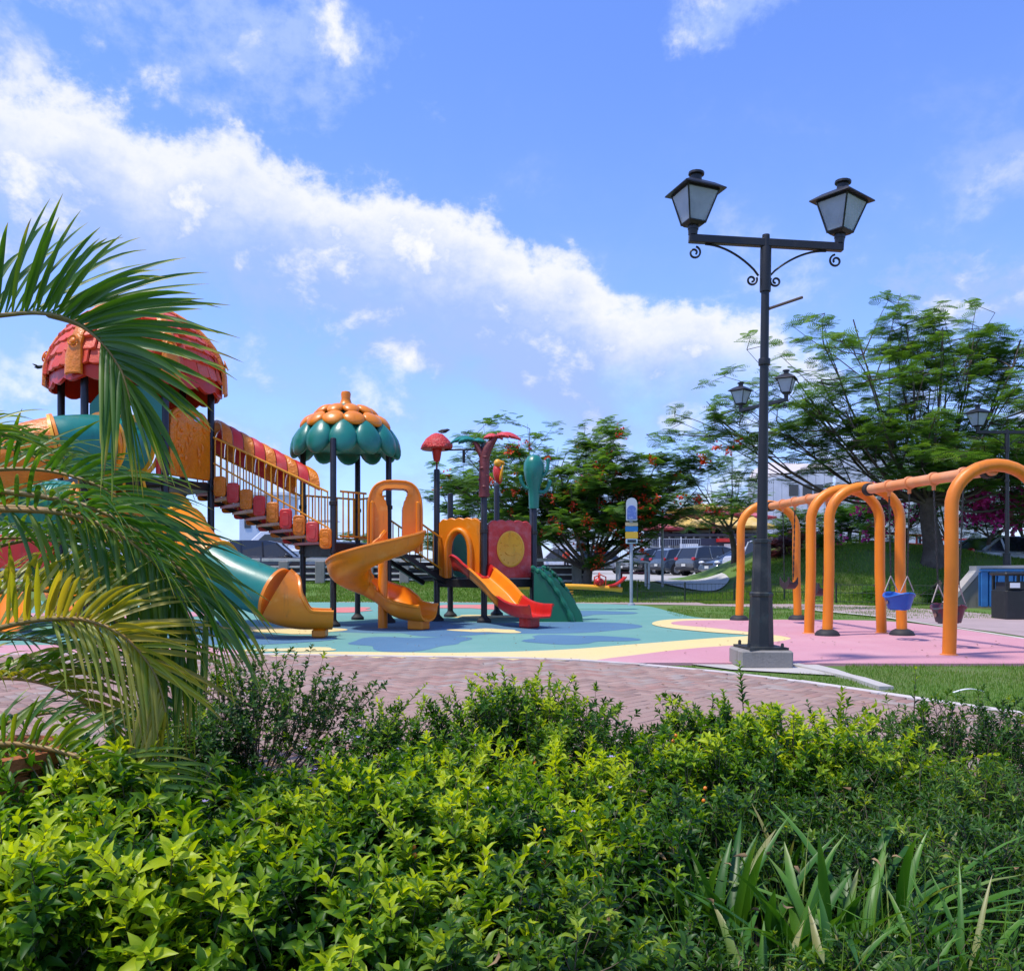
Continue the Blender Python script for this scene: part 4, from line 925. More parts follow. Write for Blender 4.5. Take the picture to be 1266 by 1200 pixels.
def lamp(label, x, y, H=4.70, plinth=True, lean=0.0, sag=0.0, rz=0, ang=(.30, .62), rod=True, z=0, group='twin-lantern street lamps'):
    L = thing('street_lamp', label, 'street lamp', (0, 0, 0), group)
    if plinth:
        mb = MB().box((0, 0, .10), (.56, .50, .20), bev=.02); obj('plinth', mb, CONC, L, smooth=20)
        obj('base_plate', MB().box((0, 0, .215), (.44, .44, .025), rz=R(8)), IRON_W, L, smooth=0)
        for k in range(4): obj('anchor_bolt', MB().lathe([(.018, .228), (.018, .262), (.01, .275)], (.18*(1 if k in (0, 3) else -1), .18*(1 if k < 2 else -1), 0), 6), IRON_W, L)
    b0 = .228 if plinth else .02
    obj('base_column', MB().lathe([(.140, b0), (.138, b0+.02), (.118, .76), (.128, .775), (.128, .80), (.106, .815), (.092, 1.34), (.100, 1.35), (.100, 1.38), (.06, 1.39)], (0, 0, 0), 8, off=.5), IRON_W, L, smooth=20)
    obj('pole', MB().lathe([(.058, 1.36), (.054, 2.2), (.046, 3.4), (.042, H-.05), (.040, H), (.01, H+.005)], (0, 0, 0), 16), IRON, L)
    obj('pole_collar', MB().lathe([(.062, 3.28), (.064, 3.29), (.064, 3.34), (.062, 3.35)], (0, 0, 0), 14).lathe([(.058, H-.62), (.060, H-.6), (.060, H-.16), (.058, H-.14)], (0, 0, 0), 14), IRON, L)
    aw = .84; za = H-.09
    sl = math.tan(R(3.1))*0
    obj('arm', MB().box((0, 0, za), (2*aw, .075, .085), bev=.006), IRON, L, smooth=20)
    for s_ in (-1, 1):
        obj('scroll', MB().tube(spiral(s_*(aw-.07), za-.15, .07, 1.35, R(100), s_), .012, 6), IRON, L)
        obj('scroll', MB().tube(spiral(s_*.13, H-.50, .06, 1.35, R(150), s_), .012, 6), IRON, L)
        obj('brace', MB().tube([V3(s_*(.06+.60*t), 0, H-.45+.31*math.sin(t*math.pi/2)**.8 if t > 0 else H-.45) for t in np.linspace(0, 1, 12)], .012, 6), IRON, L)
        lantern(L, (s_*(aw-.04), 0, za+.04), ang[0] if s_ < 0 else ang[1], .98)
    if rod: obj('banner_rod', MB().tube([(0, 0, 3.88), (.06, -.02, 3.90), (.40, -.02, 4.02)], [.022, .016, .016], 8), mat('rusty_rod', (.10, .07, .055), .6), L)
    Mt = Matrix.Translation((0, 0, za)) @ Matrix.Rotation(R(sag), 4, 'Y') @ Matrix.Translation((0, 0, -za))
    for ch in [o for o in bpy.data.objects if o.parent == L and o.name.split('.')[0] in ('arm', 'scroll', 'brace', 'lantern')]:
        ch.matrix_local = Mt @ Matrix.Translation(ch.location)
    L.location = (x, y, z); L.rotation_euler = (0, R(lean), R(rz))
    return L
lx, ly = P(940, 812, 9.25)[:2]
main = lamp('tall black twin-lantern street lamp on a concrete plinth in the near foreground', lx, ly, H=4.70, lean=.75, sag=2.6)
proto = lamp('farther black twin-lantern street lamp whose lanterns show either side of the near pole', P(943, 700, 21.5)[0], 21.5, plinth=False, rod=False, H=4.70, rz=-63, z=.55)
copy_tree(proto, (P(1245, 700, 22.7)[0], 22.7, .05), R(2), 'black twin-lantern street lamp at the right edge beside the litter bin and blue panels')
copy_tree(proto, (P(169, 700, 22)[0], 22, .3), R(3), 'black twin-lantern street lamp half hidden behind the shingled play tower')

# ---------------------------------------------------------------- swings
def swing_frame(label, pA, pB, H, boots, group='orange arched swing frames'):
    """pA, pB: (centre x, y) of far and near arch; arches stand across the beam"""
    t = thing('swing_set', label, 'swing set', (pA[0], pA[1], 0), group)
    a, b = V3(*pA, 0), V3(*pB, 0); d = (b-a).normalized(); cr = V3(1, .06, 0).normalized(); w = .56; r = .078
    for c, bt in ((a, boots[0]), (b, boots[1])):
        pts = [c-cr*(w+.03)+V3(0, 0, .02), c-cr*w+V3(0, 0, 1.0), c-cr*w+V3(0, 0, H-.62)]
        pts += [c-cr*w*math.cos(q)+V3(0, 0, H-.55+.50*math.sin(q)) for q in np.linspace(.12, math.pi-.12, 15)]
        pts += [c+cr*w+V3(0, 0, H-.62), c+cr*w+V3(0, 0, 1.0), c+cr*(w+.03)+V3(0, 0, .02)]
        ar = obj('arch', MB().tube(pts, r, 16, up=(0, 1, 0)), SWING, t, smooth=60)
        for s_, on in ((-1, bt[0]), (1, bt[1])):
            q = c+cr*s_*(w+.03)
            if on: obj('boot', MB().lathe([(.185, .028), (.18, .06), (.15, .10), (.10, .125)], q, 18), RUBBER, ar)
            else: obj('base_ring', MB().lathe([(.10, .028), (.10, .04), (.08, .045)], q, 14), SWING_B, ar)
    z = H-.10; A_ = a+V3(0, 0, z)+d*.10; B__ = b+V3(0, 0, z)-d*.05
    obj('beam', MB().tube([A_, B__], .072, 16), SWING_B, t, smooth=60)
    q = A_+d*.02; obj('end_clamp', MB().tube([q-d*.05, q-d*.045, q+d*.045, q+d*.05], [.08, .098, .098, .08], 14), RUBBER, t)
    q = B__-d*.10; obj('end_clamp', MB().tube([q-d*.05, q-d*.045, q+d*.045, q+d*.05], [.08, .098, .098, .08], 14), RUBBER, t)
    hang = []
    for f in (.20, .38, .58, .80):
        q = A_.lerp(B__, f); obj('hanger', MB().tube([q-d*.03, q-d*.025, q+d*.025, q+d*.03], [.07, .092, .092, .07], 14).box(q-V3(0, 0, .11), (.03, .05, .08)), SWING_B, t); hang.append(q-V3(0, 0, .14))
    return t, hang, d, cr
def chain(parent, a, b, r=.009):
    a, b = Vector(a), Vector(b); n = max(2, int((b-a).length/.055)); mb = MB(); d = (b-a)/n
    for k in range(n):
        p = a+d*(k+.5); mb.box(p, (.024 if k % 2 else .008, .008 if k % 2 else .024, d.length*1.15))
    o = obj('chain', mb, CHAIN, parent, smooth=0); return o
def bucket_swing(label, h0, h1, z, m, kind='bucket', group='swing seats hanging from the orange frames'):
    c = (Vector(h0)+Vector(h1))/2; c.z = z
    t = thing('swing', label, 'swing', c, group)
    dh = (Vector(h1)-Vector(h0)); dh.z = 0; Lh = dh.length; dh.normalize(); n = V3(dh.y, -dh.x, 0)
    w = .21 if kind == 'bucket' else .23
    if kind == 'bucket':
        def sh(u, v):
            a = u*2*math.pi; hh = -.10+.20*v; r = (.14+.05*v); s_ = 1+.10*math.cos(2*a)
            cut = 1 - (.0)
            return c+dh*r*1.15*math.cos(a)*s_+n*r*1.05*math.sin(a)+V3(0, 0, hh+.03*math.cos(2*a)*v), dh*math.cos(a)+n*math.sin(a)
        obj('bucket', MB().shell(sh, 24, 5, .018), m, t)
        mb = MB().box(c+V3(0, 0, -.10), (.06, .26, .03), rz=math.atan2(dh.y, dh.x)).box(c+V3(0, 0, -.10), (.26, .06, .031), rz=math.atan2(dh.y, dh.x))
        obj('seat_cross', mb, m, t, smooth=0)
        obj('rim', MB().tube([Vector(sh(k/24, 1)[0]) for k in range(25)], .017, 6, cap=False), m, t)
        for s_ in (-1, 1):
            q = c+n*s_*.178+V3(0, 0, 0.0); hole = MB().lathe([(.001, 0), (.034, .001)], q+n*s_*.012, 12, Matrix.Rotation(math.atan2(n.y*s_, n.x*s_), 4, 'Z') @ Matrix.Rotation(R(90), 4, 'Y'))
            obj('leg_hole', hole, mat('dull_brown_rubber', (.22, .13, .10), .8), t)
    else:
        def belt(u, v):
            x = (u-.5)*2; return c+dh*x*w+n*(v-.5)*.17+V3(0, 0, .10*x*x-.06), V3(0, 0, 1)
        obj('belt', MB().shell(belt, 14, 3, .016), m, t)
        def drum(u, v):
            x = (u-.5)*2; return c+dh*x*w+n*(.085*(1-.0*x*x))+V3(0, 0, -.06+.10*x*x+(v-.0)*.0+v*.11), n
        obj('side_guard', MB().shell(drum, 14, 2, .014), m, t)
        def drum2(u, v):
            x = (u-.5)*2; return c+dh*x*w-n*.085+V3(0, 0, -.06+.10*x*x+v*.11), -n
        obj('side_guard', MB().shell(drum2, 14, 2, .014), m, t)
    for h, s_ in ((h0, -1), (h1, 1)):
        e = c+dh*s_*(w*.92)+V3(0, 0, .15 if kind == 'bucket' else .10); j = e.lerp(Vector(h), .16)
        if kind == 'bucket':
            obj('strap', MB().tube([e-n*.10, j], .008, 5).tube([e+n*.10, j], .008, 5), mat('worn_strap', (.42, .36, .32), .7), t)
            chain(t, j, h)
        else: chain(t, e, h)
    return t
GBLUE = mat('blue_swing_plastic', (.012, .10, .42), .38, var=(12, (.02, .16, .5), .5, .8))
SEATD = mat('dark_swing_rubber', (.028, .014, .020), .45, var=(12, (.05, .03, .035), .5, .8))
SEATR = mat('grey_and_wine_rubber', (.11, .02, .035), .5, var=(7, (.04, .05, .055), .48, .55))
f1, hg1, d1, c1 = swing_frame('orange arched swing frame, the farther of the two, next to the street lamp', (5.06, 16.75), (5.28, 13.45), 2.36, ((1, 1), (0, 0)))
f2, hg2, d2, c2 = swing_frame('orange arched swing frame, the nearer of the two, running out of the right edge', (5.42, 13.05), (5.83, 10.22), 2.36, ((1, 1), (0, 0)))
bucket_swing('dark belt swing seat hanging inside the farther orange frame, close to the lamp', hg1[0]-V3(.0, 0, 0), hg1[1], .74, SEATD, 'belt')
bucket_swing('dark swing seat partly hidden behind the front leg of the farther orange frame', hg1[2], hg1[3], .66, SEATD, 'belt')
bucket_swing('bright blue toddler bucket swing hanging in the nearer orange frame', hg2[0], hg2[1], .58, GBLUE)
bucket_swing('grey and wine-red bucket swing behind the nearest orange leg', hg2[2], hg2[3], .46, SEATR)

# ---------------------------------------------------------------- seesaw, sign, small furniture
def seesaw(label, x, y, rz, group):
    t = thing('seesaw', label, 'seesaw', (x, y, 0), group)
    pts = [(x-1.55, y, .52), (x-1.2, y, .56), (x-.5, y, .58), (x, y, .59), (x+.5, y, .58), (x+1.2, y, .54), (x+1.55, y, .50)]
    obj('beam', MB().tube(catmull(pts, 4), .068, 10), YELLOW, t, smooth=60)
    obj('stand', MB().box((x, y, .28), (.10, .12, .5), bev=.01).box((x, y, .045), (.7, .34, .03)), YELLOW, t, smooth=20)
    for s_ in (-1, 1):
        mb = MB(); mb.tube([V3(x+s_*.26+.075*math.cos(a), y+.075*math.sin(a), .06+.42*a/(2*math.pi*6)) for a in np.linspace(0, 2*math.pi*6, 72)], .012, 5)
        obj('spring', mb, RAILY, t)
        q = x+s_*1.42
        def seat(u, v, q=q, s_=s_): return V3(q+s_*(v-.5)*.42, y+(u-.5)*.34, .60+.22*(v**2.2 if True else 0)+.05*abs(u-.5)), V3(-s_*.3, 0, 1)
        st = obj('seat', MB().shell(seat, 8, 8, .04), RED, t)
        q2 = x+s_*.98
        hd = MB().tube([V3(q2, y+.13*math.cos(a), .62+.30*math.sin(a)) for a in np.linspace(0, math.pi, 14)], .018, 6).tube([V3(q2+s_*.14, y-.14, .62), V3(q2+s_*.14, y-.14, .82), V3(q2+s_*.0, y-.16, .88), V3(q2-s_*.14, y-.14, .82), V3(q2-s_*.14, y-.14, .62)], .018, 6)
        obj('handle', hd, mat('red_rail_paint', (.60, .05, .015), .4), t)
        obj('back_grip', MB().ell((q2, y, .70), (.13, .10, .10), 10, 6), RED, t)
    t.rotation_euler[2] = rz; return t
seesaw('yellow spring seesaw with red seats and handles behind the green climber', P(692, 0, 20.9)[0], 20.9, R(4), 'spring seesaws')
# information sign with a rounded top
sx_, sy_, _ = P(780.5, 748, 23.2)
sg = thing('sign_post', 'grey post with a rounded blue emblem sign over blue, yellow and white plates', 'sign', (sx_, sy_, 0))
obj('pole', MB().lathe([(.045, .02), (.045, 2.7), (.03, 2.72)], (sx_, sy_, 0), 12).lathe([(.11, .02), (.10, .06), (.05, .09)], (sx_, sy_, 0), 12), STEEL, sg)
def plate(name, z0, z1, w, m, top=False, y=.0, par=None):
    h = z1-z0; pl = rrect(w, h, .02, 3, -w/2, 0, w/2-.002 if top else None)
    return obj(name, MB().prism(pl, 0, .02, Matrix(((1, 0, 0, sx_), (0, 0, -1, sy_-.05-y), (0, 1, 0, z0), (0, 0, 0, 1)))), m, par or sg, smooth=20)
BLUEP = mat('sign_blue', (.05, .14, .50), .45); 
plate('emblem_plate', 2.32, 2.95, .30, mat('sign_pale_grey', (.50, .54, .58), .5), True)
pb = plate('emblem_disc', 2.36, 2.74, .25, mat('emblem_blue', (.10, .17, .46), .5, var=(16, (.3, .36, .6), .5, .7)), True, .021)
plate('plate', 2.18, 2.28, .34, mat('sign_tan', (.5, .40, .22), .5)); plate('plate', 2.03, 2.17, .34, mat('sign_cobalt', (.012, .16, .42), .5))
plate('plate', 1.84, 2.02, .34, mat('sign_yellow', (.72, .42, .03), .5)); plate('plate', 1.70, 1.83, .32, mat('sign_pale_blue', (.5, .62, .68), .5))
for zz in (1.745, 1.785): plate('text_line', zz, zz+.012, .24, BLUEP, y=.022)
# tall thin grey pole standing on the kerb of the car park
x, y, _ = P(819, 0, 29.2); tp = thing('thin_pole', 'thin grey metal pole at the grass edge in front of the grey wagon', 'pole', (x, y, .2))
obj('shaft', MB().lathe([(.045, .2), (.045, 2.9), (.02, 2.92)], (x, y, 0), 8), STEEL, tp); obj('foot', MB().lathe([(.12, .2), (.11, .27), (.05, .3)], (x, y, 0), 10), STEEL, tp)
x0, y0, _ = P(766, 0, 28.6); x1 = P(802, 0, 28.6)[0]
bk = thing('bicycle_rack', 'pale tubular metal hoop rack left of the sign post', 'bike rack', (x0, y0, .15))
for dy in (0, .7): obj('hoop', MB().tube(catmull([(x0, y0+dy, .1), (x0, y0+dy, 1.05), (x0+.08, y0+dy, 1.22), (x1-.08, y0+dy, 1.22), (x1, y0+dy, 1.05), (x1, y0+dy, .1)], 4), .04, 8), mat('pale_tube', (.55, .57, .6), .4, .2), bk)
x0, y0, _ = P(764, 0, 30.5); x1 = P(803, 0, 30.5)[0]
bn = thing('red_bench', 'low dark red bench behind the tubular rack', 'bench', (x0, y0, .2))
obj('seat', MB().box(((x0+x1)/2, y0, .84), (x1-x0, .4, .07)), mat('bench_red', (.22, .02, .035), .5), bn)
for q in (x0+.1, x1-.1): obj('leg', MB().box((q, y0, .52), (.08, .35, .6)), mat('bench_red', (.22, .02, .035), .5), bn)
# low green mesh border fence panels
MESH = mat('dark_mesh_paint', (.012, .028, .016), .6)
def border(u0, v0, u1, v1, i):
    a = V3(*G(u0, v0), 0); b = V3(*G(u1, v1), 0); n = int((b-a).length/.11); h = .56
    t = thing('mesh_fence_panel', 'low dark wire fence panel, '+['left end of the row right of the sign', 'second from the left end of the row', 'just left of the farther swing', 'behind the lamp base', 'behind the middle swing legs', 'below the middle of the mound', 'below the right of the mound', 'right end in front of the concrete wall'][i], 'fence', a, 'low wire fence panels')
    for s_ in (a, b): obj('fence_post', MB().tube([s_+V3(0, 0, 0), s_+V3(0, 0, h+.05)], .02, 6), MESH, t)
    for z in (.08, .33, h): obj('rail', MB().tube([a+V3(0, 0, z), b+V3(0, 0, z)], .009, 5), MESH, t)
    mb = MB()
    for k in range(1, n): p = a.lerp(b, k/n); mb.tube([p+V3(0, 0, .03), p+V3(0, 0, h)], .0045, 3, cap=False)
    w_ = obj('wires', mb, MESH, t, smooth=0); w_['kind'] = 'stuff'
vv = lambda u: 744.6 + max(0, u-950)*.024
us = [788, 847, 908, 970, 1034, 1100, 1165, 1230, 1300]
for i in range(len(us)-1): border(us[i], vv(us[i]), us[i+1]-.5, vv(us[i+1]), i)
# litter bin
x, y, _ = P(1252, 765, 17.5)
bin_ = thing('litter_bin', 'square black litter bin with a small white label, at the right edge', 'litter bin', (x, y, 0))
BINM = mat('black_bin_plastic', (.012, .013, .014), .5, var=(6, (.025, .027, .03), .5, .8))
obj('body', MB().box((x, y, .30), (.60, .56, .62), bev=.03, taper=1), BINM, bin_, smooth=20)
for dx in (-.26, .26):
    for dy in (-.24, .24): obj('corner_post', MB().box((x+dx, y+dy, .75), (.05, .05, .30)), BINM, bin_, smooth=0)
obj('inner_liner', MB().box((x, y, .68), (.46, .42, .16)), mat('bin_liner', (.03, .03, .035), .8), bin_, smooth=0)
obj('lid', MB().box((x, y, .93), (.66, .62, .07), bev=.03), BINM, bin_, smooth=20)
obj('label_plate', MB().box((x-.12, y-.285, .70), (.20, .012, .10)), WHITEP, bin_, smooth=0); obj('label_band', MB().box((x-.10, y-.262, .70), (.34, .02, .16)), BINM, bin_, smooth=0)
# white plastic scrap on the lawn
x, y = G(1198, 862); lt = obj('litter_strip', MB().shell(lambda u, v: (V3(x-.13+.26*u, y+(v-.5)*.03, .045+.03*math.sin(u*3)), V3(0, 0, 1)), 8, 2, .003), WHITEP); tag(lt, 'thin white scrap of litter lying on the near lawn', 'litter')
# ---------------------------------------------------------------- retaining wall and blue panels
rw = thing('retaining_wall', 'grey concrete wall with a sloping end beside the grass mound', 'wall', (P(1210, 0, 22)[0], 22, 0))
def wp_(u, v): a = P(u, v, 22.0); return (a[0], a[2])
mb = MB().prism([wp_(*q) for q in ((1174, 752), (1210, 752), (1420, 752), (1420, 702), (1211, 702), (1211, 706), (1176, 742))], -.25, 0, Matrix(((1, 0, 0, 0), (0, 0, -1, 22.0), (0, 1, 0, 0), (0, 0, 0, 1))))
obj('wall_face', mb, CONC, rw, smooth=0)
cap = MB().prism([wp_(*q) for q in ((1172, 745), (1206, 705), (1206, 699.5), (1420, 697), (1420, 702), (1211, 702.2), (1211, 706.5), (1176, 747))], -.3, .05, Matrix(((1, 0, 0, 0), (0, 0, -1, 22.0), (0, 1, 0, 0), (0, 0, 0, 1))))
obj('coping', cap, CONC_P, rw, smooth=0)
BLUEC = mat('blue_sheet_metal', (.02, .12, .34), .45, var=(4, (.03, .17, .42), .4, .8))
bf_ = thing('blue_screen', 'bright blue corrugated sheet screen in front of the concrete wall', 'screen', (P(1240, 0, 21.3)[0], 21.3, 0))
x0 = P(1217, 0, 21.3)[0]
for k in range(14):
    x = x0+k*.21; z0 = EYE-(750-V0)/FPX*21.3; z1 = EYE-(706-V0)/FPX*21.3
    if k < 2 or k > 3: obj('sheet_rib', MB().box((x, 21.3, (z0+z1)/2), (.17, .05, z1-z0), bev=.012), BLUEC, bf_, smooth=0)
    else: obj('sheet_rib', MB().box((x, 21.3, (z0+z1)/2), (.17, .05, z1-z0), bev=.012), BLUEC, bf_, smooth=0)
obj('backing', MB().box((x0+6.5*.21, 21.36, (z0+z1)/2), (14*.21, .04, z1-z0-.04)), BLUEC, bf_, smooth=0)
obj('top_rail', MB().box((x0+6.5*.21, 21.3, z1+.03), (14*.21, .09, .05)), BLUEC, bf_, smooth=0)

# ---------------------------------------------------------------- rail barrier with concrete posts (left and centre)
WOOD = mat('weathered_pale_rail', (.50, .48, .45), .8, var=(4, (.36, .34, .32), .4, .75), bump=(30, .5, .01))
DARKW = mat('dark_wall_board', (.05, .04, .045), .8, var=(2, (.09, .07, .08), .4, .7))
def barrier(u0, u1, Y, posts, label):
    x0, x1 = P(u0, 0, Y)[0], P(u1, 0, Y)[0]; z = float(gh(x0, Y)); z0 = z
    t = thing('rail_barrier', label, 'barrier', (x0, Y, z), 'rail barriers in front of the car park')
    zt = EYE-(692-V0)/FPX*Y; H = zt-z0
    for f in (1.0, .70, .42, .17): obj('rail', MB().box(((x0+x1)/2, Y-.02, z0+H*f), (x1-x0, .07, .11 if f == 1 else .07), bev=.01), WOOD, t, smooth=0)
    obj('backing_board', MB().box(((x0+x1)/2, Y+.09, z0+H*.45), (x1-x0, .05, H*.72)), DARKW, t, smooth=0)
    for u in posts: x = P(u, 0, Y)[0]; obj('concrete_post', MB().box((x, Y, z0+H*.47), (.34, .18, H*.96), bev=.02), CONC, t, smooth=0)
barrier(60, 322, 30.2, (100, 180, 262), 'pale rail barrier with concrete posts, seen behind the palm and tower legs')
barrier(324, 472, 30.2, (351, 396, 456), 'pale rail barrier with concrete posts, seen between the orange slides')
barrier(474, 600, 30.2, (500, 556), 'pale rail barrier behind the dark steps of the low tower')
barrier(602, 728, 29.6, (634, 713), 'pale rail barrier with a broad grey post, left of the flame tree trunk')
# ---------------------------------------------------------------- birds
def bird(label, p, s, span, rz=0):
    t = thing('bird', label, 'bird', p); p = V3(*p)
    obj('body', MB().tube([p+V3(-.10, 0, .0)*s, p+V3(-.03, 0, .0)*s, p+V3(.05, 0, .01)*s, p+V3(.10, 0, .03)*s, p+V3(.14, 0, .03)*s], [.006*s, .04*s, .04*s, .025*s, .004*s], 8), mat('bird_black', (.01, .01, .012), .6), t)
    for q in (-1, 1): obj('wing', MB().add([p+V3(.04, 0, .01)*s, p+V3(-.05, 0, .01)*s, p+V3(-.08, q*span*.6, .05 if span > .1 else -.02)*s, p+V3(.01, q*span, .03 if span > .1 else -.03)*s, p+V3(0, q*span*.4, .045)*s], [(0, 1, 4), (1, 2, 4), (2, 3, 4), (3, 0, 4)]), MATS['bird_black'], t)
    t.rotation_euler[2] = rz
bird('small dark bird flying in open sky left of the shingled roof', P(47.5, 454, 30), 1.5, .22)
bx_ = lo[5][0]+.12; bird('small dark bird perched on the red mushroom finial', (bx_, lo[5][1], 3.72), 1.0, .05)
# ---------------------------------------------------------------- cars
GLASS = mat('car_glass', (.015, .018, .024), .08, spec=.8)
TYRE = mat('tyre', (.015, .015, .016), .8); RIM = mat('alloy_rim', (.35, .36, .38), .35, .6); BLK = mat('black_trim', (.012, .012, .013), .5)
TAIL = mat('tail_lamp', (.45, .012, .02), .2, spec=.7); HEAD = mat('head_lamp', (.55, .58, .6), .12, spec=.8); PLATE_ = mat('number_plate', (.6, .6, .55), .5)
def paint(name, c): return mat(name, c, .25, .25, coat=.6, spec=.6)
def car(label, x, y, rz, pm, kind='suv', L=4.5, Wd=1.85, z=.512, group='cars parked in a row behind the grass bank'):
    t = thing('parked_car', label, 'car', (0, 0, 0), group); h = {'suv': 1.68, 'wagon': 1.62, 'sedan': 1.46, 'pickup': 1.78, 'jeep': 1.85}[kind]; l2 = L/2; W2 = Wd/2
    # side profile, nose at +x: (x, z of belt line / bonnet)
    if kind in ('suv', 'wagon'):
        low_ = [(-l2, .55, .78), (-l2+.06, .32, .98), (-l2+.5, .24, 1.02), (-1, .22, 1.03), (0, .22, 1.02), (.8, .22, 1.0), (1.15, .22, .99), (l2-.5, .25, .93), (l2-.12, .30, .80), (l2, .45, .62)]
        roofp = [(-l2+.12, 1.0), (-l2+.42, h-.10), (-l2+.9, h), (.1, h), (.55, h-.10), (1.25, .99)]
    elif kind == 'sedan':
        low_ = [(-l2, .55, .78), (-l2+.06, .30, .97), (-l2+.6, .22, 1.0), (-.8, .2, .98), (0, .2, .96), (.9, .2, .94), (l2-.5, .24, .84), (l2-.12, .28, .72), (l2, .42, .58)]
        roofp = [(-l2+.45, .98), (-l2+1.15, h-.04), (-.5, h), (.05, h-.04), (1.05, .93)]
    elif kind == 'jeep':
        low_ = [(-l2, .5, 1.0), (-l2+.05, .4, 1.06), (-1, .4, 1.08), (0, .4, 1.08), (.55, .4, 1.08), (.6, .4, 1.10), (l2-.15, .42, 1.06), (l2, .5, 1.0)]
        roofp = [(-l2+.05, 1.06), (-l2+.10, h-.06), (-l2+.3, h), (.25, h), (.35, h-.05), (.62, 1.08)]
    else:
        low_ = [(-l2, .5, 1.0), (-l2+.05, .45, 1.04), (-.6, .4, 1.04), (-.5, .4, 1.06), (.6, .4, 1.05), (1.0, .4, 1.04), (l2-.4, .4, .98), (l2-.1, .42, .9), (l2, .5, .75)]
        roofp = [(-.75, 1.05), (-.62, h-.06), (-.4, h), (.3, h), (.45, h-.05), (1.15, 1.04)]
    mb = MB(); rings = []
    for (xx, zb, zt) in low_:
        e = abs(xx)/l2; w = W2*(1-.16*max(0, (e-.78)/.22)**2)
        ring = [(-w*.86, zb), (-w, zb+.12), (-w*1.0, (zb+zt)/2+.05), (-w*.96, zt-.07), (-w*.86, zt), (0, zt+.025), (w*.86, zt), (w*.96, zt-.07), (w, (zb+zt)/2+.05), (w, zb+.12), (w*.86, zb)]
        rings.append([(xx, a, b) for a, b in ring])
    n = 11; vs = [p for r_ in rings for p in r_]; fs = []
    for i in range(len(rings)-1):
        for k in range(n): q = (k+1) % n; fs.append((i*n+k, i*n+q, (i+1)*n+q, (i+1)*n+k))
    fs.append(tuple(range(n-1, -1, -1))); fs.append(tuple((len(rings)-1)*n+k for k in range(n)))
    mb.add(vs, fs); obj('body', mb, pm, t, smooth=35)
    # cabin glass with painted roof and pillars
    def cab(inset, zc, top):
        mb = MB(); vs = []; m = len(roofp)
        for xx, zz in roofp:
            f = (zz-1.0)/(h-1.0); w = W2*(.90-.17*max(0, f))-inset; vs += [(xx, -w, zz+zc), (xx, w, zz+zc)]
        bz = .95; vs += [(roofp[0][0], -W2*.88+inset, bz), (roofp[0][0], W2*.88-inset, bz), (roofp[-1][0], -W2*.88+inset, bz), (roofp[-1][0], W2*.88-inset, bz)]
        fs = [(2*i, 2*i+2, 2*i+3, 2*i+1) for i in range(m-1)]
        # side faces as polygons
        fs.append(tuple([2*m, 2*m+2]+[2*i for i in range(m-1, -1, -1)])); fs.append(tuple([2*i+1 for i in range(m)]+[2*m+3, 2*m+1]))
        fs.append((2*m, 0, 1, 2*m+1)); fs.append((2*m+2, 2*m+3, 2*m-1, 2*m-2)); return mb.add(vs, fs)
    obj('windows', cab(.0, 0, False), GLASS, t, smooth=0)
    rf = MB(); m = len(roofp); top = roofp[1:-1]; vs = []; 
    for xx, zz in top: f = (zz-1.0)/(h-1.0); w = W2*(.90-.17*f)+.012; vs += [(xx, -w, zz-.02), (xx, -w*.9, zz+.025), (xx, w*.9, zz+.025), (xx, w, zz-.02)]
    fs = [(4*i+k, 4*i+4+k, 4*i+5+k, 4*i+1+k) for i in range(len(top)-1) for k in range(3)]+[(0, 1, 2, 3), tuple(4*(len(top)-1)+k for k in (3, 2, 1, 0))]; rf.add(vs, fs); obj('roof', rf, pm, t, smooth=30)
    for s_ in (-1, 1):
        def side(xx, zz): f = max(0, (zz-1.0)/(h-1.0)); return V3(xx, s_*(W2*(.90-.17*f)+.008), zz)
        for (a, b), wd in (((roofp[0], roofp[1]), .055), ((roofp[-1], roofp[-2]), .04)): obj('pillar', MB().tube([side(*a), side(*b)], wd, 6), pm, t)
        if kind != 'jeep':
            for xx in ((-l2+1.35 if kind in ('suv', 'wagon') else -.95), .02) if kind != 'pickup' else (.15,):
                zt = h-.06; obj('pillar', MB().tube([side(xx-.02, .99), side(xx-.08, zt)], .035, 5), BLK if xx > -.5 else pm, t)
        obj('mirror', MB().ell((roofp[-1][0]-.22, s_*(W2+.07), 1.05), (.09, .09, .07), 8, 6), pm, t)
        obj('sill_trim', MB().box((0, s_*(W2-.0), .33), (L*.56, .03, .12)), BLK, t, smooth=0)
        for xx in (-.1, .75): obj('door_handle', MB().box((xx-.45, s_*(W2*.985), .90), (.16, .03, .03)), BLK if kind == 'jeep' else pm, t, smooth=0)
        for xx in (-l2+.85, l2-.85):
            Mw = Matrix.Rotation(R(90), 4, 'X'); r = .34 if kind in ('suv', 'wagon', 'sedan') else .39
            obj('wheel_arch', MB().lathe([(r+.07, -.02), (r+.07, .02)], (xx, s_*(W2-.012), r+.02), 20, Mw), BLK, t, smooth=30)
            wh = obj('wheel', MB().lathe([(r*.6, -.11), (r*.96, -.11), (r, -.07), (r, .07), (r*.96, .11), (r*.6, .11)], (xx, s_*(W2-.09), r), 22, Mw), TYRE, t, smooth=30)
            rim = MB().lathe([(r*.62, s_*-.015+.0), (r*.60, -s_*.035), (r*.15, -s_*.02)], (xx, s_*(W2+.005), r), 16, Mw, cap=False)
            for k in range(5): rim.box(V3(xx+.4*r*math.cos(k*1.2566), s_*(W2+.022), r+.4*r*math.sin(k*1.2566)), (r*.55, .02, .06), M=Matrix.Rotation(-k*1.2566, 4, 'Y'))
            obj('rim', rim, RIM, wh, smooth=30)
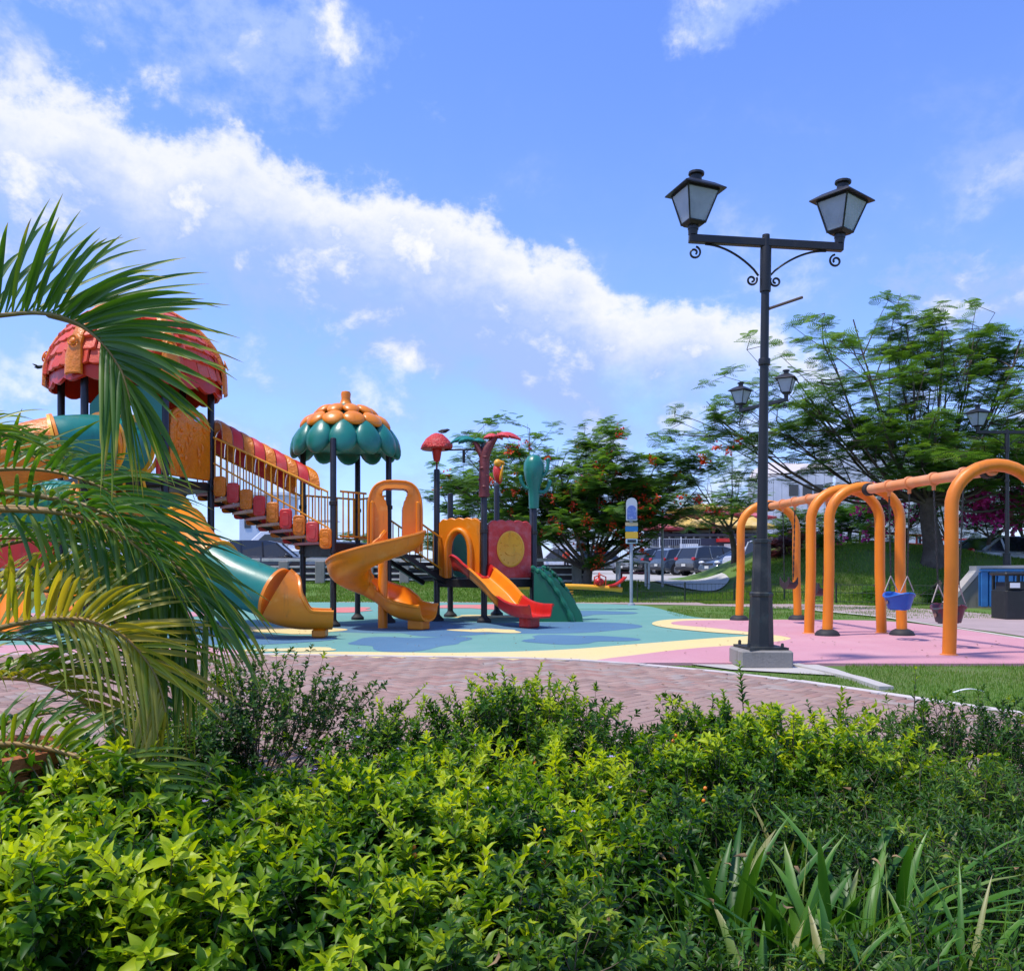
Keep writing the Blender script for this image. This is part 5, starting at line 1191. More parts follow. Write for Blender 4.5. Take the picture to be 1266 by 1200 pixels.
        obj('headlight', MB().ell((l2-.13, s_*W2*.74, .76 if kind != 'jeep' else .86), (.14, .20, .09) if kind != 'jeep' else (.16, .13, .13), 10, 6), HEAD, t)
        obj('tail_light', MB().box((-l2+.05, s_*W2*.82, .98 if kind != 'jeep' else .8), (.12, .26 if kind != 'pickup' else .1, .16), bev=.03), TAIL, t)
    obj('front_bumper', MB().box((l2-.04, 0, .42), (.16, Wd*.86, .2), bev=.05), BLK if kind in ('jeep', 'suv') else pm, t)
    obj('rear_bumper', MB().box((-l2+.04, 0, .42), (.16, Wd*.86, .22), bev=.05), BLK, t)
    obj('grille', MB().box((l2-.03, 0, .66), (.06, Wd*.46, .13), bev=.02), BLK, t)
    for q in (-1, 1): obj('number_plate', MB().box((q*(l2+.045), 0, .50 if q > 0 else .62), (.012, .34, .14)), PLATE_, t, smooth=0)
    t.location = (x, y, z); t.rotation_euler[2] = rz; return t
GREYP = paint('grey_car_paint', (.11, .125, .14)); BLUEG = paint('blue_grey_car_paint', (.055, .085, .12)); SILV = paint('silver_car_paint', (.34, .36, .38)); WHT = paint('white_car_paint', (.62, .63, .65)); DRK = paint('dark_car_paint', (.018, .02, .024)); STEELB = paint('steel_blue_car_paint', (.075, .10, .13))
def cu(u, Y): return P(u, 0, Y)[0]
car('blue-grey sedan in the parking row, front end facing left, beside the orange swing leg', cu(917, 46), 46, R(203), BLUEG, 'sedan')
car('dark grey SUV with its red tail lamp showing, left of the blue-grey sedan', cu(884, 49.5), 49.5, R(28), GREYP, 'suv', 4.6)
car('steel-blue estate car behind the thin grey pole', cu(851, 53), 53, R(22), STEELB, 'wagon', 4.6)
car('black hatchback with a red tail lamp behind the tubular rack', cu(822, 56.5), 56.5, R(20), DRK, 'suv', 4.3)
car('silver-white off-road car right of the flame tree trunk', cu(797, 60), 60, R(212), SILV, 'jeep', 4.2)
car('white boxy off-road car between the orange swing leg and the lamp', cu(944, 43), 43, R(207), WHT, 'jeep', 4.0)
car('white pickup truck seen between the orange swing legs', cu(985, 47), 47, R(185), WHT, 'pickup', 4.9)
car('white pickup at the far left of the flame tree', cu(692, 60), 60, R(175), WHT, 'pickup', 4.8)
car('silver car parked behind the flame tree stems', cu(745, 63), 63, R(10), SILV, 'suv', 4.5)
car('white estate car half hidden behind the lamp base', cu(952, 50.5), 50.5, R(25), WHT, 'suv', 4.5)
car('dark car glimpsed under the bridge of the play structure', cu(330, 38), 38, R(5), DRK, 'suv', 4.5, group='cars behind the play structure')
car('grey car glimpsed between the legs of the flower tower', cu(440, 38), 38, R(8), GREYP, 'wagon', 4.5, group='cars behind the play structure')
car('silver car glimpsed left of the shingled tower legs', cu(25, 36), 36, R(8), SILV, 'suv', 4.5, group='cars behind the play structure')
# ---------------------------------------------------------------- boats and quayside
HULL = mat('boat_white', (.72, .75, .80), .35, var=(1.5, (.62, .66, .72), .4, .8))
def boat(label, u, Y, L, h, rz=0):
    x, _, _ = P(u, 0, Y); t = thing('motor_boat', label, 'boat', (0, 0, 0), 'white boats moored at the quay')
    def hull(uu, v):
        xx = (v-.5)*L; f = max(0, (v-.55)/.45); w = 1.5*(1-f**2.2)+.02; a = (uu-.5)*2; z = h*.45*(abs(a)**1.6)*(1+.35*f); return V3(xx+.6*f*abs(a), a*w, z), V3(0, a, -.7)
    mb = MB().shell(hull, 12, 18, .04); obj('hull', mb, HULL, t, smooth=50)
    obj('deck', MB().prism([(-L/2, -1.45), (L*.1, -1.45), (L*.35, -.9), (L*.5, 0), (L*.35, .9), (L*.1, 1.45), (-L/2, 1.45)], h*.40, h*.44), HULL, t, smooth=0)
    cbn = obj('cabin', MB().prism([(-L*.35, h*.44), (L*.2, h*.44), (L*.08, h*.8), (-L*.3, h*.85)], -1.0, 1.0, Matrix(((1, 0, 0, 0), (0, 0, -1, 0), (0, 1, 0, 0), (0, 0, 0, 1)))), HULL, t, smooth=0, bevel=.05)
    for s_ in (-1, 1): obj('window', MB().prism([(-L*.28, h*.56), (L*.12, h*.56), (L*.06, h*.74), (-L*.26, h*.76)], 0, .03, Matrix(((1, 0, 0, 0), (0, 0, -1, s_*1.01+.015), (0, 1, 0, 0), (0, 0, 0, 1)))), GLASS, cbn, smooth=0)
    obj('canopy', MB().box((-L*.1, 0, h), (L*.45, 2.1, .08), bev=.02), HULL, t)
    for xx in (-L*.3, L*.08):
        for s_ in (-1, 1): obj('canopy_post', MB().tube([(xx, s_*.95, h*.8), (xx, s_*.95, h)], .03, 5), STEEL, t)
    t.location = (x, Y, .45); t.rotation_euler[2] = rz
boat('long white motor boat seen under the lower tube slide', 345, 52, 11, 3.4, R(185)); boat('white motor boat seen left of the shingled tower', 40, 50, 9, 3.0, R(8))
bx0 = thing('quay_building', 'pale grey low quayside building behind the bridge of the play structure', 'building', (P(330, 0, 62)[0], 62, .2))
def qb(u0, u1, v0, v1, Y): a = P(u0, v1, Y); b = P(u1, v0, Y); return a, b
a, b = qb(296, 352, 612, 700, 62); PALEW = mat('pale_blue_wall', (.56, .62, .70), .8, var=(.5, (.5, .56, .65), .4, .8))
obj('wall', MB().box(((a[0]+b[0])/2, 64, (a[2]+b[2])/2), (b[0]-a[0], 4, b[2]-a[2])), PALEW, bx0, smooth=0)
obj('roof', MB().box(((a[0]+b[0])/2, 64, b[2]+.1), (b[0]-a[0]+.5, 4.5, .2)), WHITEP, bx0, smooth=0)
for k in range(4): obj('window', MB().box((a[0]+.6+k*.85, 61.98, (a[2]+b[2])/2+.8), (.45, .06, 1.2)), GLASS, bx0, smooth=0)
# dark deck kiosk with white posts
kx0, kx1 = P(336, 0, 45)[0], P(372, 0, 45)[0]
kk = thing('quay_shelter', 'small dark-framed shelter with pale posts under the end of the bridge', 'shelter', (kx0, 45, .2))
obj('roof', MB().box(((kx0+kx1)/2, 46, 2.35), (kx1-kx0+.3, 2.4, .12)), DARKW, kk, smooth=0)
for x in (kx0, (kx0+kx1)/2, kx1):
    obj('shelter_post', MB().box((x, 45, 1.3), (.14, .14, 2.0)), WHITEP, kk, smooth=0)
obj('floor', MB().box(((kx0+kx1)/2, 46, .45), (kx1-kx0+.3, 2.4, .3)), DARKW, kk, smooth=0)
# ---------------------------------------------------------------- warehouse, terrace restaurant, stalls
CLAD = mat('pale_metal_cladding', (.62, .64, .70), .6, var=(.3, (.46, .48, .54), .35, .7)); ROOFM = mat('pale_pink_roof', (.56, .50, .48), .7, var=(.4, (.48, .45, .45), .4, .7))
def W_(u, v, Y=112): return P(u, v, Y)
wh = thing('warehouse', 'large pale grey metal-clad warehouse behind the right-hand tree', 'building', (W_(1030, 0)[0], 112, .2))
xa, xm, xb = W_(925, 0)[0], W_(1030, 0)[0], W_(1230, 0)[0]; zl, zh = W_(0, 596)[2], W_(0, 560)[2]
def panels(x0, x1, Y, z0, z1f, n, parent):
    for k in range(n):
        a = x0+(x1-x0)*k/n; b = x0+(x1-x0)*(k+1)/n-.06; za, zb = z1f(a), z1f(b)
        obj('cladding_panel', MB().add([(a, Y, z0), (b, Y, z0), (b, Y, zb), (a, Y, za), (a, Y+.2, z0), (b, Y+.2, z0), (b, Y+.2, zb), (a, Y+.2, za)], [(0, 1, 2, 3), (7, 6, 5, 4), (0, 3, 7, 4), (1, 5, 6, 2), (3, 2, 6, 7), (0, 4, 5, 1)]), CLAD, parent, smooth=0)
panels(xa, xm, 112, .2, lambda x: zl+1.9*(x-xa)/(xm-xa), 10, wh); panels(xm, xb, 111, .2, lambda x: zh-.9*(x-xm)/(xb-xm), 14, wh)
obj('roof', MB().add([(xa, 112, zl+.05), (xm, 112, zl+1.95), (xm, 142, zl+6), (xa+9, 142, zl+4.5), (xa, 112, zl+.35), (xm, 112, zl+2.3), (xm, 142, zl+6.3), (xa+9, 142, zl+4.8)], [(4, 5, 6, 7), (0, 1, 5, 4), (1, 2, 6, 5), (2, 3, 7, 6), (3, 0, 4, 7)]), ROOFM, wh, smooth=0)
for u in (981, 998, 1012): a = W_(u, 606); obj('window', MB().box((a[0], 111.95 if u < 1025 else 110.95, a[2]), (1.2, .12, 1.5)), GLASS, wh, smooth=0)
# terrace restaurant with yellow and pink umbrellas
TY = 75
tr = thing('terrace_restaurant', 'white restaurant with a dark upper terrace rail behind the parked cars', 'building', (P(880, 0, TY)[0], TY, .2))
x0, x1 = P(806, 0, TY)[0], P(960, 0, TY)[0]
def zz(v, Y=TY): return EYE+(V0-v)/FPX*Y
STN = mat('stone_wall_grey', (.30, .32, .33), .8, var=(1.2, (.2, .25, .22), .4, .7)); INT = mat('dark_interior', (.03, .035, .05), .8)
obj('ground_floor_wall', MB().box(((x0+x1)/2, TY+4.2, (zz(660)+.2)/2), (x1-x0, .3, zz(660)-.2)), mat('shop_back_wall', (.30, .31, .34), .8, var=(.7, (.12, .10, .11), .45, .6)), tr, smooth=0)
obj('terrace_slab', MB().box(((x0+x1)/2, TY+2, zz(660)-.1), (x1-x0, 5, .24)), INT, tr, smooth=0)
obj('terrace_rail', MB().box(((x0+x1)/2, TY-.45, zz(670)), (x1-x0, .06, .6)), mat('dark_navy_board', (.02, .022, .05), .5), tr, smooth=0)
for k in range(16):
    x = x0+.1+(x1-x0-.2)*k/15; obj('column', MB().box((x, TY, (zz(663)+.2)/2), (.14 if k % 3 else .5, .16, zz(663)-.2)), WHITEP if k % 3 else STN, tr, smooth=0)
obj('upper_back_wall', MB().box(((x0+x1)/2, TY+4.4, zz(650)), (x1-x0, .2, 1.4)), INT, tr, smooth=0)
for k in range(5): obj('upper_window', MB().box((x0+1+(x1-x0-2)*k/4, TY+4.2, zz(651)), (1.3, .12, .75)), mat('window_grey', (.35, .4, .46), .2), tr, smooth=0)
for x, w in ((P(850, 0, TY)[0], 1.6), (P(903, 0, TY)[0], 1.4)): obj('banner', MB().box((x, TY-.55, zz(680)), (w, .05, 1.1)), WHITEP, tr, smooth=0)
obj('awning', MB().box((P(893, 0, TY)[0], TY-.9, zz(668)), (1.3, .9, .3)), RED, tr)
TEY = mat('yellow_canvas', (.72, .50, .12), .8, var=(1, (.74, .56, .25), .4, .7), trans=.3, neutral=True); TEP = mat('pink_canvas', (.62, .12, .14), .8, var=(1, (.62, .2, .25), .4, .7), trans=.3, neutral=True)
def parasol(label, u, Y, v_rim, v_top, r, m, cat='parasol'):
    x = P(u, 0, Y)[0]; zr, zt = zz(v_rim, Y), zz(v_top, Y); t = thing('parasol', label, cat, (x, Y, 2.5), 'parasols over the restaurant terrace')
    for k in range(8):
        a, b = R(45*k+22), R(45*k+67); c = (a+b)/2
        pr = [V3(x, Y, zt), V3(x+r*math.cos(a), Y+r*math.sin(a), zr), V3(x+r*.94*math.cos(c), Y+r*.94*math.sin(c), zr-.03), V3(x+r*math.cos(b), Y+r*math.sin(b), zr)]
        m1 = pr[0].lerp(pr[1], .5)-V3(0, 0, .08); m2 = pr[0].lerp(pr[3], .5)-V3(0, 0, .08)
        vs_ = [pr[0], m1, m2, pr[1], pr[2], pr[3]]+[pr[1]-V3(0, 0, .18), pr[2]-V3(0, 0, .15), pr[3]-V3(0, 0, .18)]
        obj('canvas_panel', MB().add(vs_+[v-V3(0, 0, .02) for v in vs_], [(0, 1, 2), (1, 3, 4, 2), (2, 4, 5), (3, 6, 7, 4), (4, 7, 8, 5), (11, 10, 9), (11, 13, 12, 10), (14, 13, 11), (13, 16, 15, 12), (14, 17, 16, 13)]), m, t, smooth=0)
    obj('pole', MB().tube([(x, Y, zz(660)), (x, Y, zt)], .04, 6), STEEL, t)
for i, (u, Y, a, b, r, m, nm) in enumerate([(850, 77.2, 651, 638, 2.62, TEY, 'yellow'), (877, 77.2, 650, 636, 2.80, TEY, 'yellow'), (905, 77.2, 651, 638, 2.62, TEY, 'yellow'), (930, 77.2, 651, 638, 2.27, TEY, 'yellow'),
        (858, 84.0, 638, 630, 3.32, TEP, 'pink'), (885, 84.0, 637, 628, 3.32, TEP, 'pink'), (868, 91.5, 631, 622, 4.02, TEY, 'yellow'), (901, 91.5, 631, 624, 4.20, TEY, 'yellow'), (924, 84.0, 639, 631, 2.80, TEP, 'pink'), (817, 75.8, 653, 646, 2.27, TEP, 'pink')]):
    parasol(f'{nm} canvas parasol, '+['leftmost in the front row over the terrace', 'second from the left in the front row', 'third from the left in the front row', 'behind the lamp in the front row', 'left one of the middle row', 'middle one of the middle row', 'left one of the highest back row', 'right one of the highest back row', 'beside the lamp in the middle row', 'small and low, left of the terrace'][i], u, Y, a, b, r, m)
# folded parasol, standing people on the terrace (tiny)
t = thing('folded_parasol', 'folded maroon parasol standing on the terrace edge', 'parasol', (P(882, 0, TY-.4)[0], TY-.4, zz(662)))
x = P(882, 0, TY-.4)[0]; obj('cover', MB().lathe([(.04, zz(660)), (.16, zz(657)), (.17, zz(645)), (.06, zz(637)), (.01, zz(636))], (x, TY-.4, 0), 10), MAROON, t)
# green/white railing in front of the terrace
fr_ = thing('picket_railing', 'pale metal picket railing behind the row of cars', 'fence', (P(770, 0, 66)[0], 66, .5)); xa, xb = P(762, 0, 66)[0], P(866, 0, 66)[0]; z0 = .5; z1 = zz(666, 66)
for z in (z0+.3, z1): obj('rail', MB().tube([(xa, 66, z), (xb, 66, z)], .03, 5), STEEL, fr_)
for k in range(40): x = xa+(xb-xa)*k/39; obj('picket', MB().tube([(x, 66, z0), (x, 66, z1+(.15 if k % 10 == 0 else 0))], .018 if k % 10 else .05, 4), STEEL if k % 10 else WHITEP, fr_)
# grey house with a red tiled porch, white columns at left of the flame tree
gh_ = thing('grey_house', 'small grey building with a reddish awning left of the flame tree trunk', 'building', (P(715, 0, 70)[0], 70, .2))
x0, x1 = P(702, 0, 70)[0], P(728, 0, 70)[0]
obj('wall', MB().box(((x0+x1)/2, 71, (zz(665, 70)+.2)/2), (x1-x0, 2, zz(665, 70)-.2)), mat('slate_wall', (.14, .17, .21), .7), gh_, smooth=0)
obj('awning', MB().add([(x0-.2, 69.2, zz(663, 70)), (x1+.2, 69.2, zz(663, 70)), (x1, 71, zz(654, 70)), (x0, 71, zz(654, 70)), (x0-.2, 69.2, zz(665, 70)), (x1+.2, 69.2, zz(665, 70)), (x1, 71, zz(657, 70)), (x0, 71, zz(657, 70))], [(0, 1, 2, 3), (7, 6, 5, 4), (0, 4, 5, 1), (1, 5, 6, 2), (2, 6, 7, 3), (3, 7, 4, 0)]), mat('salmon_tile', (.55, .24, .2), .7), gh_, smooth=0)
obj('door', MB().box(((x0+x1)/2+.2, 69.95, 1.5), (.7, .1, 2.0)), INT, gh_, smooth=0)
for k in range(3): obj('column', MB().box((x0-.3+k*.75, 69.1, 1.5), (.10, .10, 2.2)), WHITEP, gh_, smooth=0)
wp2 = thing('white_gatehouse', 'white pillar and wall fragment left of the grey building', 'building', (P(690, 0, 66)[0], 66, .2))
x0 = P(686, 0, 66)[0]; obj('pillar', MB().box((x0, 66, 2.1), (.34, .34, 3.6)), WHITEP, wp2, smooth=0); obj('wall', MB().box((x0+1.0, 68, 2.3), (1.6, .3, 3.4)), WHITEP, wp2, smooth=0)
obj('curved_panel', MB().shell(lambda u, v: (V3(x0-1.4+.7*v, 66-.3*u, .6+2.6*(1-v)**2), V3(.5, -1, .5)), 4, 10, .05), mat('cream_panel', (.6, .55, .5), .7), wp2)
# colourful market / play frames at the far right
BLF = mat('blue_frame_paint', (.03, .16, .42), .5)
def stall(label, u, Y, w, h, cm, z=1.5):
    x = P(u, 0, Y)[0]; t = thing('market_stall', label, 'stall', (x, Y, z), 'stalls beyond the grass mound')
    for dx in (-w/2, w/2):
        for dy in (0, 1.2): obj('frame_post', MB().box((x+dx, Y+dy, z+h/2), (.09, .09, h)), BLF, t, smooth=0)
    obj('top', MB().box((x, Y+.6, z+h+.04), (w+.3, 1.5, .08)), cm, t, smooth=0)
    obj('counter', MB().box((x, Y+.2, z+h*.38), (w*.9, .5, .07)), cm, t, smooth=0)
    for k in range(6): obj('goods', MB().box((x-w*.38+k*w*.15, Y+.2, z+h*.38+.13), (.2, .3, .18), bev=.03), [RED, WHITEP, BLUEC, YELLOW, WHITEP, mat('goods_pink', (.6, .3, .3), .6)][k], t)
stall('blue-framed stall with red and white goods right of the tree trunk', 1188, 37, 2.1, 1.05, RED, 1.15); stall('blue-framed stall with a blue top near the right edge', 1228, 36, 1.9, 1.0, BLF, 1.1); stall('blue-framed stall at the far right edge behind the lamp', 1270, 37, 2.0, 1.1, BLF, 1.2)
stall('stall with a yellow-white slanted board left of the mound tree', 1128, 37, 1.8, .9, WHITEP, 1.5)
hr = thing('red_handrail', 'dark red rail fence crossing behind the top of the mound', 'fence', (P(1100, 0, 33)[0], 33, 1.5)); xa, xb = P(1040, 0, 33)[0], P(1180, 0, 33)[0]
for z in (2.1, 2.45): obj('rail', MB().tube([(xa, 33, z), (xb, 33, z-.25)], .04, 5), mat('bench_red', (.22, .02, .035), .5), hr)
for k in range(7): x = xa+(xb-xa)*k/6; obj('fence_post', MB().tube([(x, 33, 1.2), (x, 33, 2.48-.25*k/6)], .045, 5), MATS['bench_red'], hr)
car('white low car at the right edge beyond the concrete wall', cu(1262, 29), 29.5, R(10), SILV, 'sedan', z=.62, group='cars at the right edge')
# ---------------------------------------------------------------- people (distant)
def person(label, u, Y, z, shirt, trousers, rz=0, group='people among the stalls'):
    x = P(u, 0, Y)[0]
    me = bpy.data.meshes.new('person'); 
    J = {'pel': (0, 0, .95), 'waist': (0, 0, 1.12), 'chest': (0, 0, 1.35), 'neck': (0, 0, 1.50), 'head': (0, -.01, 1.60), 'top': (0, -.01, 1.72),
         'hl': (-.10, 0, .90), 'kl': (-.11, -.02, .5), 'al': (-.12, .02, .08), 'tl': (-.12, -.14, .03), 'hr': (.10, 0, .90), 'kr': (.12, -.05, .5), 'ar': (.13, 0, .08), 'tr': (.13, -.16, .03),
         'sl': (-.19, 0, 1.42), 'el': (-.25, .02, 1.14), 'wl': (-.24, -.10, .92), 'fl': (-.23, -.15, .84), 'sr': (.19, 0, 1.42), 'er': (.26, 0, 1.15), 'wr': (.20, -.16, 1.02), 'fr': (.17, -.22, .98)}
    rad = {'pel': .14, 'waist': .13, 'chest': .15, 'neck': .055, 'head': .095, 'top': .075, 'hl': .09, 'kl': .06, 'al': .042, 'tl': .035, 'hr': .09, 'kr': .06, 'ar': .042, 'tr': .035, 'sl': .065, 'el': .045, 'wl': .033, 'fl': .03, 'sr': .065, 'er': .045, 'wr': .033, 'fr': .03}
    ks = list(J); E = [('pel', 'waist'), ('waist', 'chest'), ('chest', 'neck'), ('neck', 'head'), ('head', 'top'), ('pel', 'hl'), ('hl', 'kl'), ('kl', 'al'), ('al', 'tl'), ('pel', 'hr'), ('hr', 'kr'), ('kr', 'ar'), ('ar', 'tr'), ('chest', 'sl'), ('sl', 'el'), ('el', 'wl'), ('wl', 'fl'), ('chest', 'sr'), ('sr', 'er'), ('er', 'wr'), ('wr', 'fr')]
    me.from_pydata([J[k] for k in ks], [(ks.index(a), ks.index(b)) for a, b in E], [])
    o = link('person', me); m = o.modifiers.new('skin', 'SKIN'); sv = me.skin_vertices[0].data
    for i, k in enumerate(ks): sv[i].radius = (rad[k], rad[k]*.8 if k in ('chest', 'waist', 'pel') else rad[k]); sv[i].use_root = (k == 'pel')
    s_ = o.modifiers.new('sub', 'SUBSURF'); s_.levels = 1; s_.render_levels = 1
    dg = bpy.context.evaluated_depsgraph_get(); nm = bpy.data.meshes.new_from_object(o.evaluated_get(dg)); o.modifiers.clear(); o.data = nm
    nm.materials.clear()
    for q in (mat('skin_brown', (.22, .11, .07), .5), shirt, trousers, mat('hair_black', (.012, .01, .01), .6)): nm.materials.append(q)
    for p in nm.polygons:
        z_ = p.center.z; ax = abs(p.center.x); p.material_index = 3 if z_ > 1.67 or (z_ > 1.58 and p.center.y > .02) else 0 if z_ > 1.49 else (1 if z_ > .95 and not (ax > .21 and z_ < 1.2) else (0 if ax > .2 and z_ > .75 else 2)); p.use_smooth = True
    o.location = (x, Y, z); o.rotation_euler[2] = rz; tag(o, label, 'person', group); return o
def cloth(n, c): return mat(n, c, .85)
person('person in a red-orange shirt standing beside the white pickup left of the flame tree', 700, 57, .51, cloth('red_shirt', (.6, .06, .02)), cloth('dark_trousers', (.02, .02, .03)), R(30), None)
person('person in a green shirt near the blue stall at the right', 1236, 34.5, .85, cloth('green_shirt', (.06, .25, .08)), cloth('blue_jeans', (.03, .06, .18)), R(-20))
person('person in a red top right of the lamp post near the stalls', 1252, 34.0, .85, cloth('red_top', (.45, .03, .04)), MATS['dark_trousers'], R(60))
person('person in a white shirt left of the blue stall', 1206, 35, 1.0, cloth('white_shirt', (.7, .7, .7)), MATS['blue_jeans'], R(10))
# ---------------------------------------------------------------- vegetation
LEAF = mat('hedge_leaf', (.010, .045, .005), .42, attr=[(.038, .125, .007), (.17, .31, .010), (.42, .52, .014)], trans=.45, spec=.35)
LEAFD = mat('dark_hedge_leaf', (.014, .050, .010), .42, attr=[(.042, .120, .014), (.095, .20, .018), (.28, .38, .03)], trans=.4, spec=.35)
TWIG = mat('hedge_twig', (.10, .075, .045), .8, var=(9, (.16, .13, .08), .4, .8))
BARK = mat('tree_bark', (.085, .062, .048), .9, var=(3, (.15, .12, .095), .4, .75), bump=(16, .9, .04))
FLORA = mat('lilac_flower', (.38, .32, .68), .5, trans=.2); BERRY = mat('orange_berry', (.75, .20, .01), .3)
def split_leaves(V, F, tone, nl, vpl, fpl, root, name, m, npick, key):
    """the npick leaves with the highest key become leaf objects of their own; the rest is one part of kind stuff"""
    pick = np.argsort(-key)[:npick]; mask = np.ones(nl, bool); mask[pick] = False
    Vr = V.reshape(nl, vpl, 3); tr = tone.reshape(nl, vpl)
    f0 = F.reshape(nl, fpl, -1)[0]
    for i in pick: npmesh('leaf', Vr[i], f0, m, root, tone=tr[i])
    n2 = mask.sum(); F2 = (f0[None]+np.arange(n2)[:, None, None]*vpl).reshape(-1, f0.shape[1])
    o = npmesh(name, Vr[mask].reshape(-1, 3), F2, m, root, tone=tr[mask].ravel()); o['kind'] = 'stuff'; return o
def shrub(label, u, Y, hw, h, nt=70, L=.05, m=None, dens=1.0, depth=None, base=0.0, flowers=0, berries=0, pick=26, tipy=1.0, name='shrub', group='hedge shrubs in the foreground', wr=.42, sp=1.0, cat='shrub', leaders=8):
    m = m or LEAF; cx = P(u, 0, Y)[0]; root = thing(name, label, cat, (cx, Y, base), group); dp = depth or hw*.8
    paths = []; rad = []; pos = []; dr = []; up = []; tn = []; Ls = []; fl = []; be = []
    for k in range(nt):
        a = RS.rand()*6.283; q = RS.rand()**.6; ex, ey = math.cos(a)*q*hw, math.sin(a)*q*dp
        top = h*(.45+.55*math.sqrt(max(0, 1-q*q)))*RS.uniform(.55, 1.15)
        p0 = np.array([cx+ex*.35, Y+ey*.35, base]); p3 = np.array([cx+ex, Y+ey, base+top]); n = 7; t = np.linspace(0, 1, n)[:, None]
        bow = np.array([ex*.35, ey*.35, -.02]); pth = p0*(1-t)+p3*t+bow*np.sin(t*3.14)*.5+np.cumsum(RS.normal(0, .012, (n, 3)), 0)*t
        paths.append(pth); rad.append(np.linspace(.0045, .0012, n))
        seg = [pth]
        for _ in range(3+int(3*sp)):      # side shoots
            i = RS.randint(2, n-1); d = nrm(np.array([RS.normal(ex*1.5, .35), RS.normal(ey*1.5, .35), RS.uniform(.2, 1.0)])); l = RS.uniform(.08, .2)*h/.5
            sh = pth[i]+d*np.linspace(0, 1, 4)[:, None]*l+np.array([0, 0, 1])*(np.linspace(0, 1, 4)[:, None]**2)*l*.25
            if sh[-1, 2] > base+h*1.18: continue
            paths.append(sh); rad.append(np.linspace(.002, .0008, 4)); seg.append(sh)
        for s in seg:
            ln = np.linalg.norm(np.diff(s, axis=0), axis=1).sum(); m_ = max(3, int(ln/.024*dens)); tt = RS.uniform(.28 if s is pth else .05, 1, m_)
            idx = tt*(len(s)-1); i0 = np.minimum(idx.astype(int), len(s)-2); f = (idx-i0)[:, None]; pp = s[i0]*(1-f)+s[i0+1]*f; td = nrm(s[i0+1]-s[i0])
            out = nrm(RS.normal(0, 1, (m_, 3))*np.array([1, 1, .55])+td*.55+np.array([0, 0, .15])); pos.append(pp); dr.append(out); up.append(nrm(np.array([0, 0, 1.])+RS.normal(0, .35, (m_, 3))))
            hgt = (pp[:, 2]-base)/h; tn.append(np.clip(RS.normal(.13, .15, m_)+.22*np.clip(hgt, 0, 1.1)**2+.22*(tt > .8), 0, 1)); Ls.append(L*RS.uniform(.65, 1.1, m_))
            # bright young rosette at the tip
            r_ = 7; an = np.arange(r_)*2.4+RS.rand()*6; td = nrm(s[-1]-s[-2]); b1 = nrm(np.cross(td, [.3, .2, .9])); b2 = np.cross(td, b1)
            o_ = b1*np.cos(an)[:, None]+b2*np.sin(an)[:, None]; d_ = nrm(td*np.linspace(.35, 1.6, r_)[:, None]+o_)
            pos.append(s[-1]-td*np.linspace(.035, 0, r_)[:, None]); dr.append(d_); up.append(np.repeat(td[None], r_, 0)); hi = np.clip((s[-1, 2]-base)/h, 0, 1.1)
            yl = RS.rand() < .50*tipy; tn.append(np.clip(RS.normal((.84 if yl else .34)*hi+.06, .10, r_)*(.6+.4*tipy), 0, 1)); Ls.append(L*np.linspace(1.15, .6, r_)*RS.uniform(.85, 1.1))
            if RS.rand() < flowers: fl.append(s[-1]+td*.02)
            if RS.rand() < berries: be.append(s[min(len(s)-1, 2)])
    for _ in range(int(leaders if m is LEAF else 0)):      # long bright leading shoots
        a = RS.rand()*6.283; q = RS.rand()*.8; b0 = np.array([cx+math.cos(a)*q*hw*.8, Y+math.sin(a)*q*dp*.8, base+h*.42]); ln = h*RS.uniform(.62, 1.05); t9 = np.linspace(0, 1, 9)[:, None]; le = np.array([RS.normal(0, .35), RS.normal(0, .25), 1.])
        s = b0+nrm(le)*t9*ln+np.array([le[0], le[1], -.25])*t9**2.5*ln*.5; paths.append(s); rad.append(np.linspace(.0028, .001, 9)); nn_ = int(ln/.011)
        tt = np.linspace(.1, 1, nn_); ix = tt*8; i0 = np.minimum(ix.astype(int), 7); f = (ix-i0)[:, None]; pp = s[i0]*(1-f)+s[i0+1]*f; td = nrm(s[i0+1]-s[i0]); an = np.arange(nn_)*2.4; o_ = np.stack([np.cos(an), np.sin(an), .15+0*an], -1)
        pos.append(pp); dr.append(nrm(o_+td*(.5+.8*tt[:, None]))); up.append(td); tn.append(np.clip(.20+.90*tt**1.3*RS.uniform(.7, 1.2)+RS.normal(0, .07, nn_), 0, 1)); Ls.append(L*(1.25-.5*tt))
    pos = np.concatenate(pos); dr = np.concatenate(dr); up = np.concatenate(up); tn = np.concatenate(tn); Ls = np.concatenate(Ls)
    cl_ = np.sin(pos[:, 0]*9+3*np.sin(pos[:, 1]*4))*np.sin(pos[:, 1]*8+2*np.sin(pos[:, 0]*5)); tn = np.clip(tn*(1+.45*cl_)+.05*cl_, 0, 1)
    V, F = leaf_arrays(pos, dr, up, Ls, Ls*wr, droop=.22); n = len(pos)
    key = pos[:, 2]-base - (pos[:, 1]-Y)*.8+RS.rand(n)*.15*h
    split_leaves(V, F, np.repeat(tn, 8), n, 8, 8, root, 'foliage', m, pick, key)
    tv, tf = tubes_np(paths, rad, 4); o = npmesh('branches', tv, tf, TWIG, root)
    for p in fl[:12]:
        mb = MB(); p = Vector(p)
        for k in range(5): a = k*1.2566+RS.rand(); mb.add([p, p+V3(math.cos(a-.5)*.008, math.sin(a-.5)*.008, .004), p+V3(math.cos(a)*.013, math.sin(a)*.013, .007), p+V3(math.cos(a+.5)*.008, math.sin(a+.5)*.008, .004)], [(0, 1, 2, 3)])
        obj('flower', mb, FLORA, root, smooth=0)
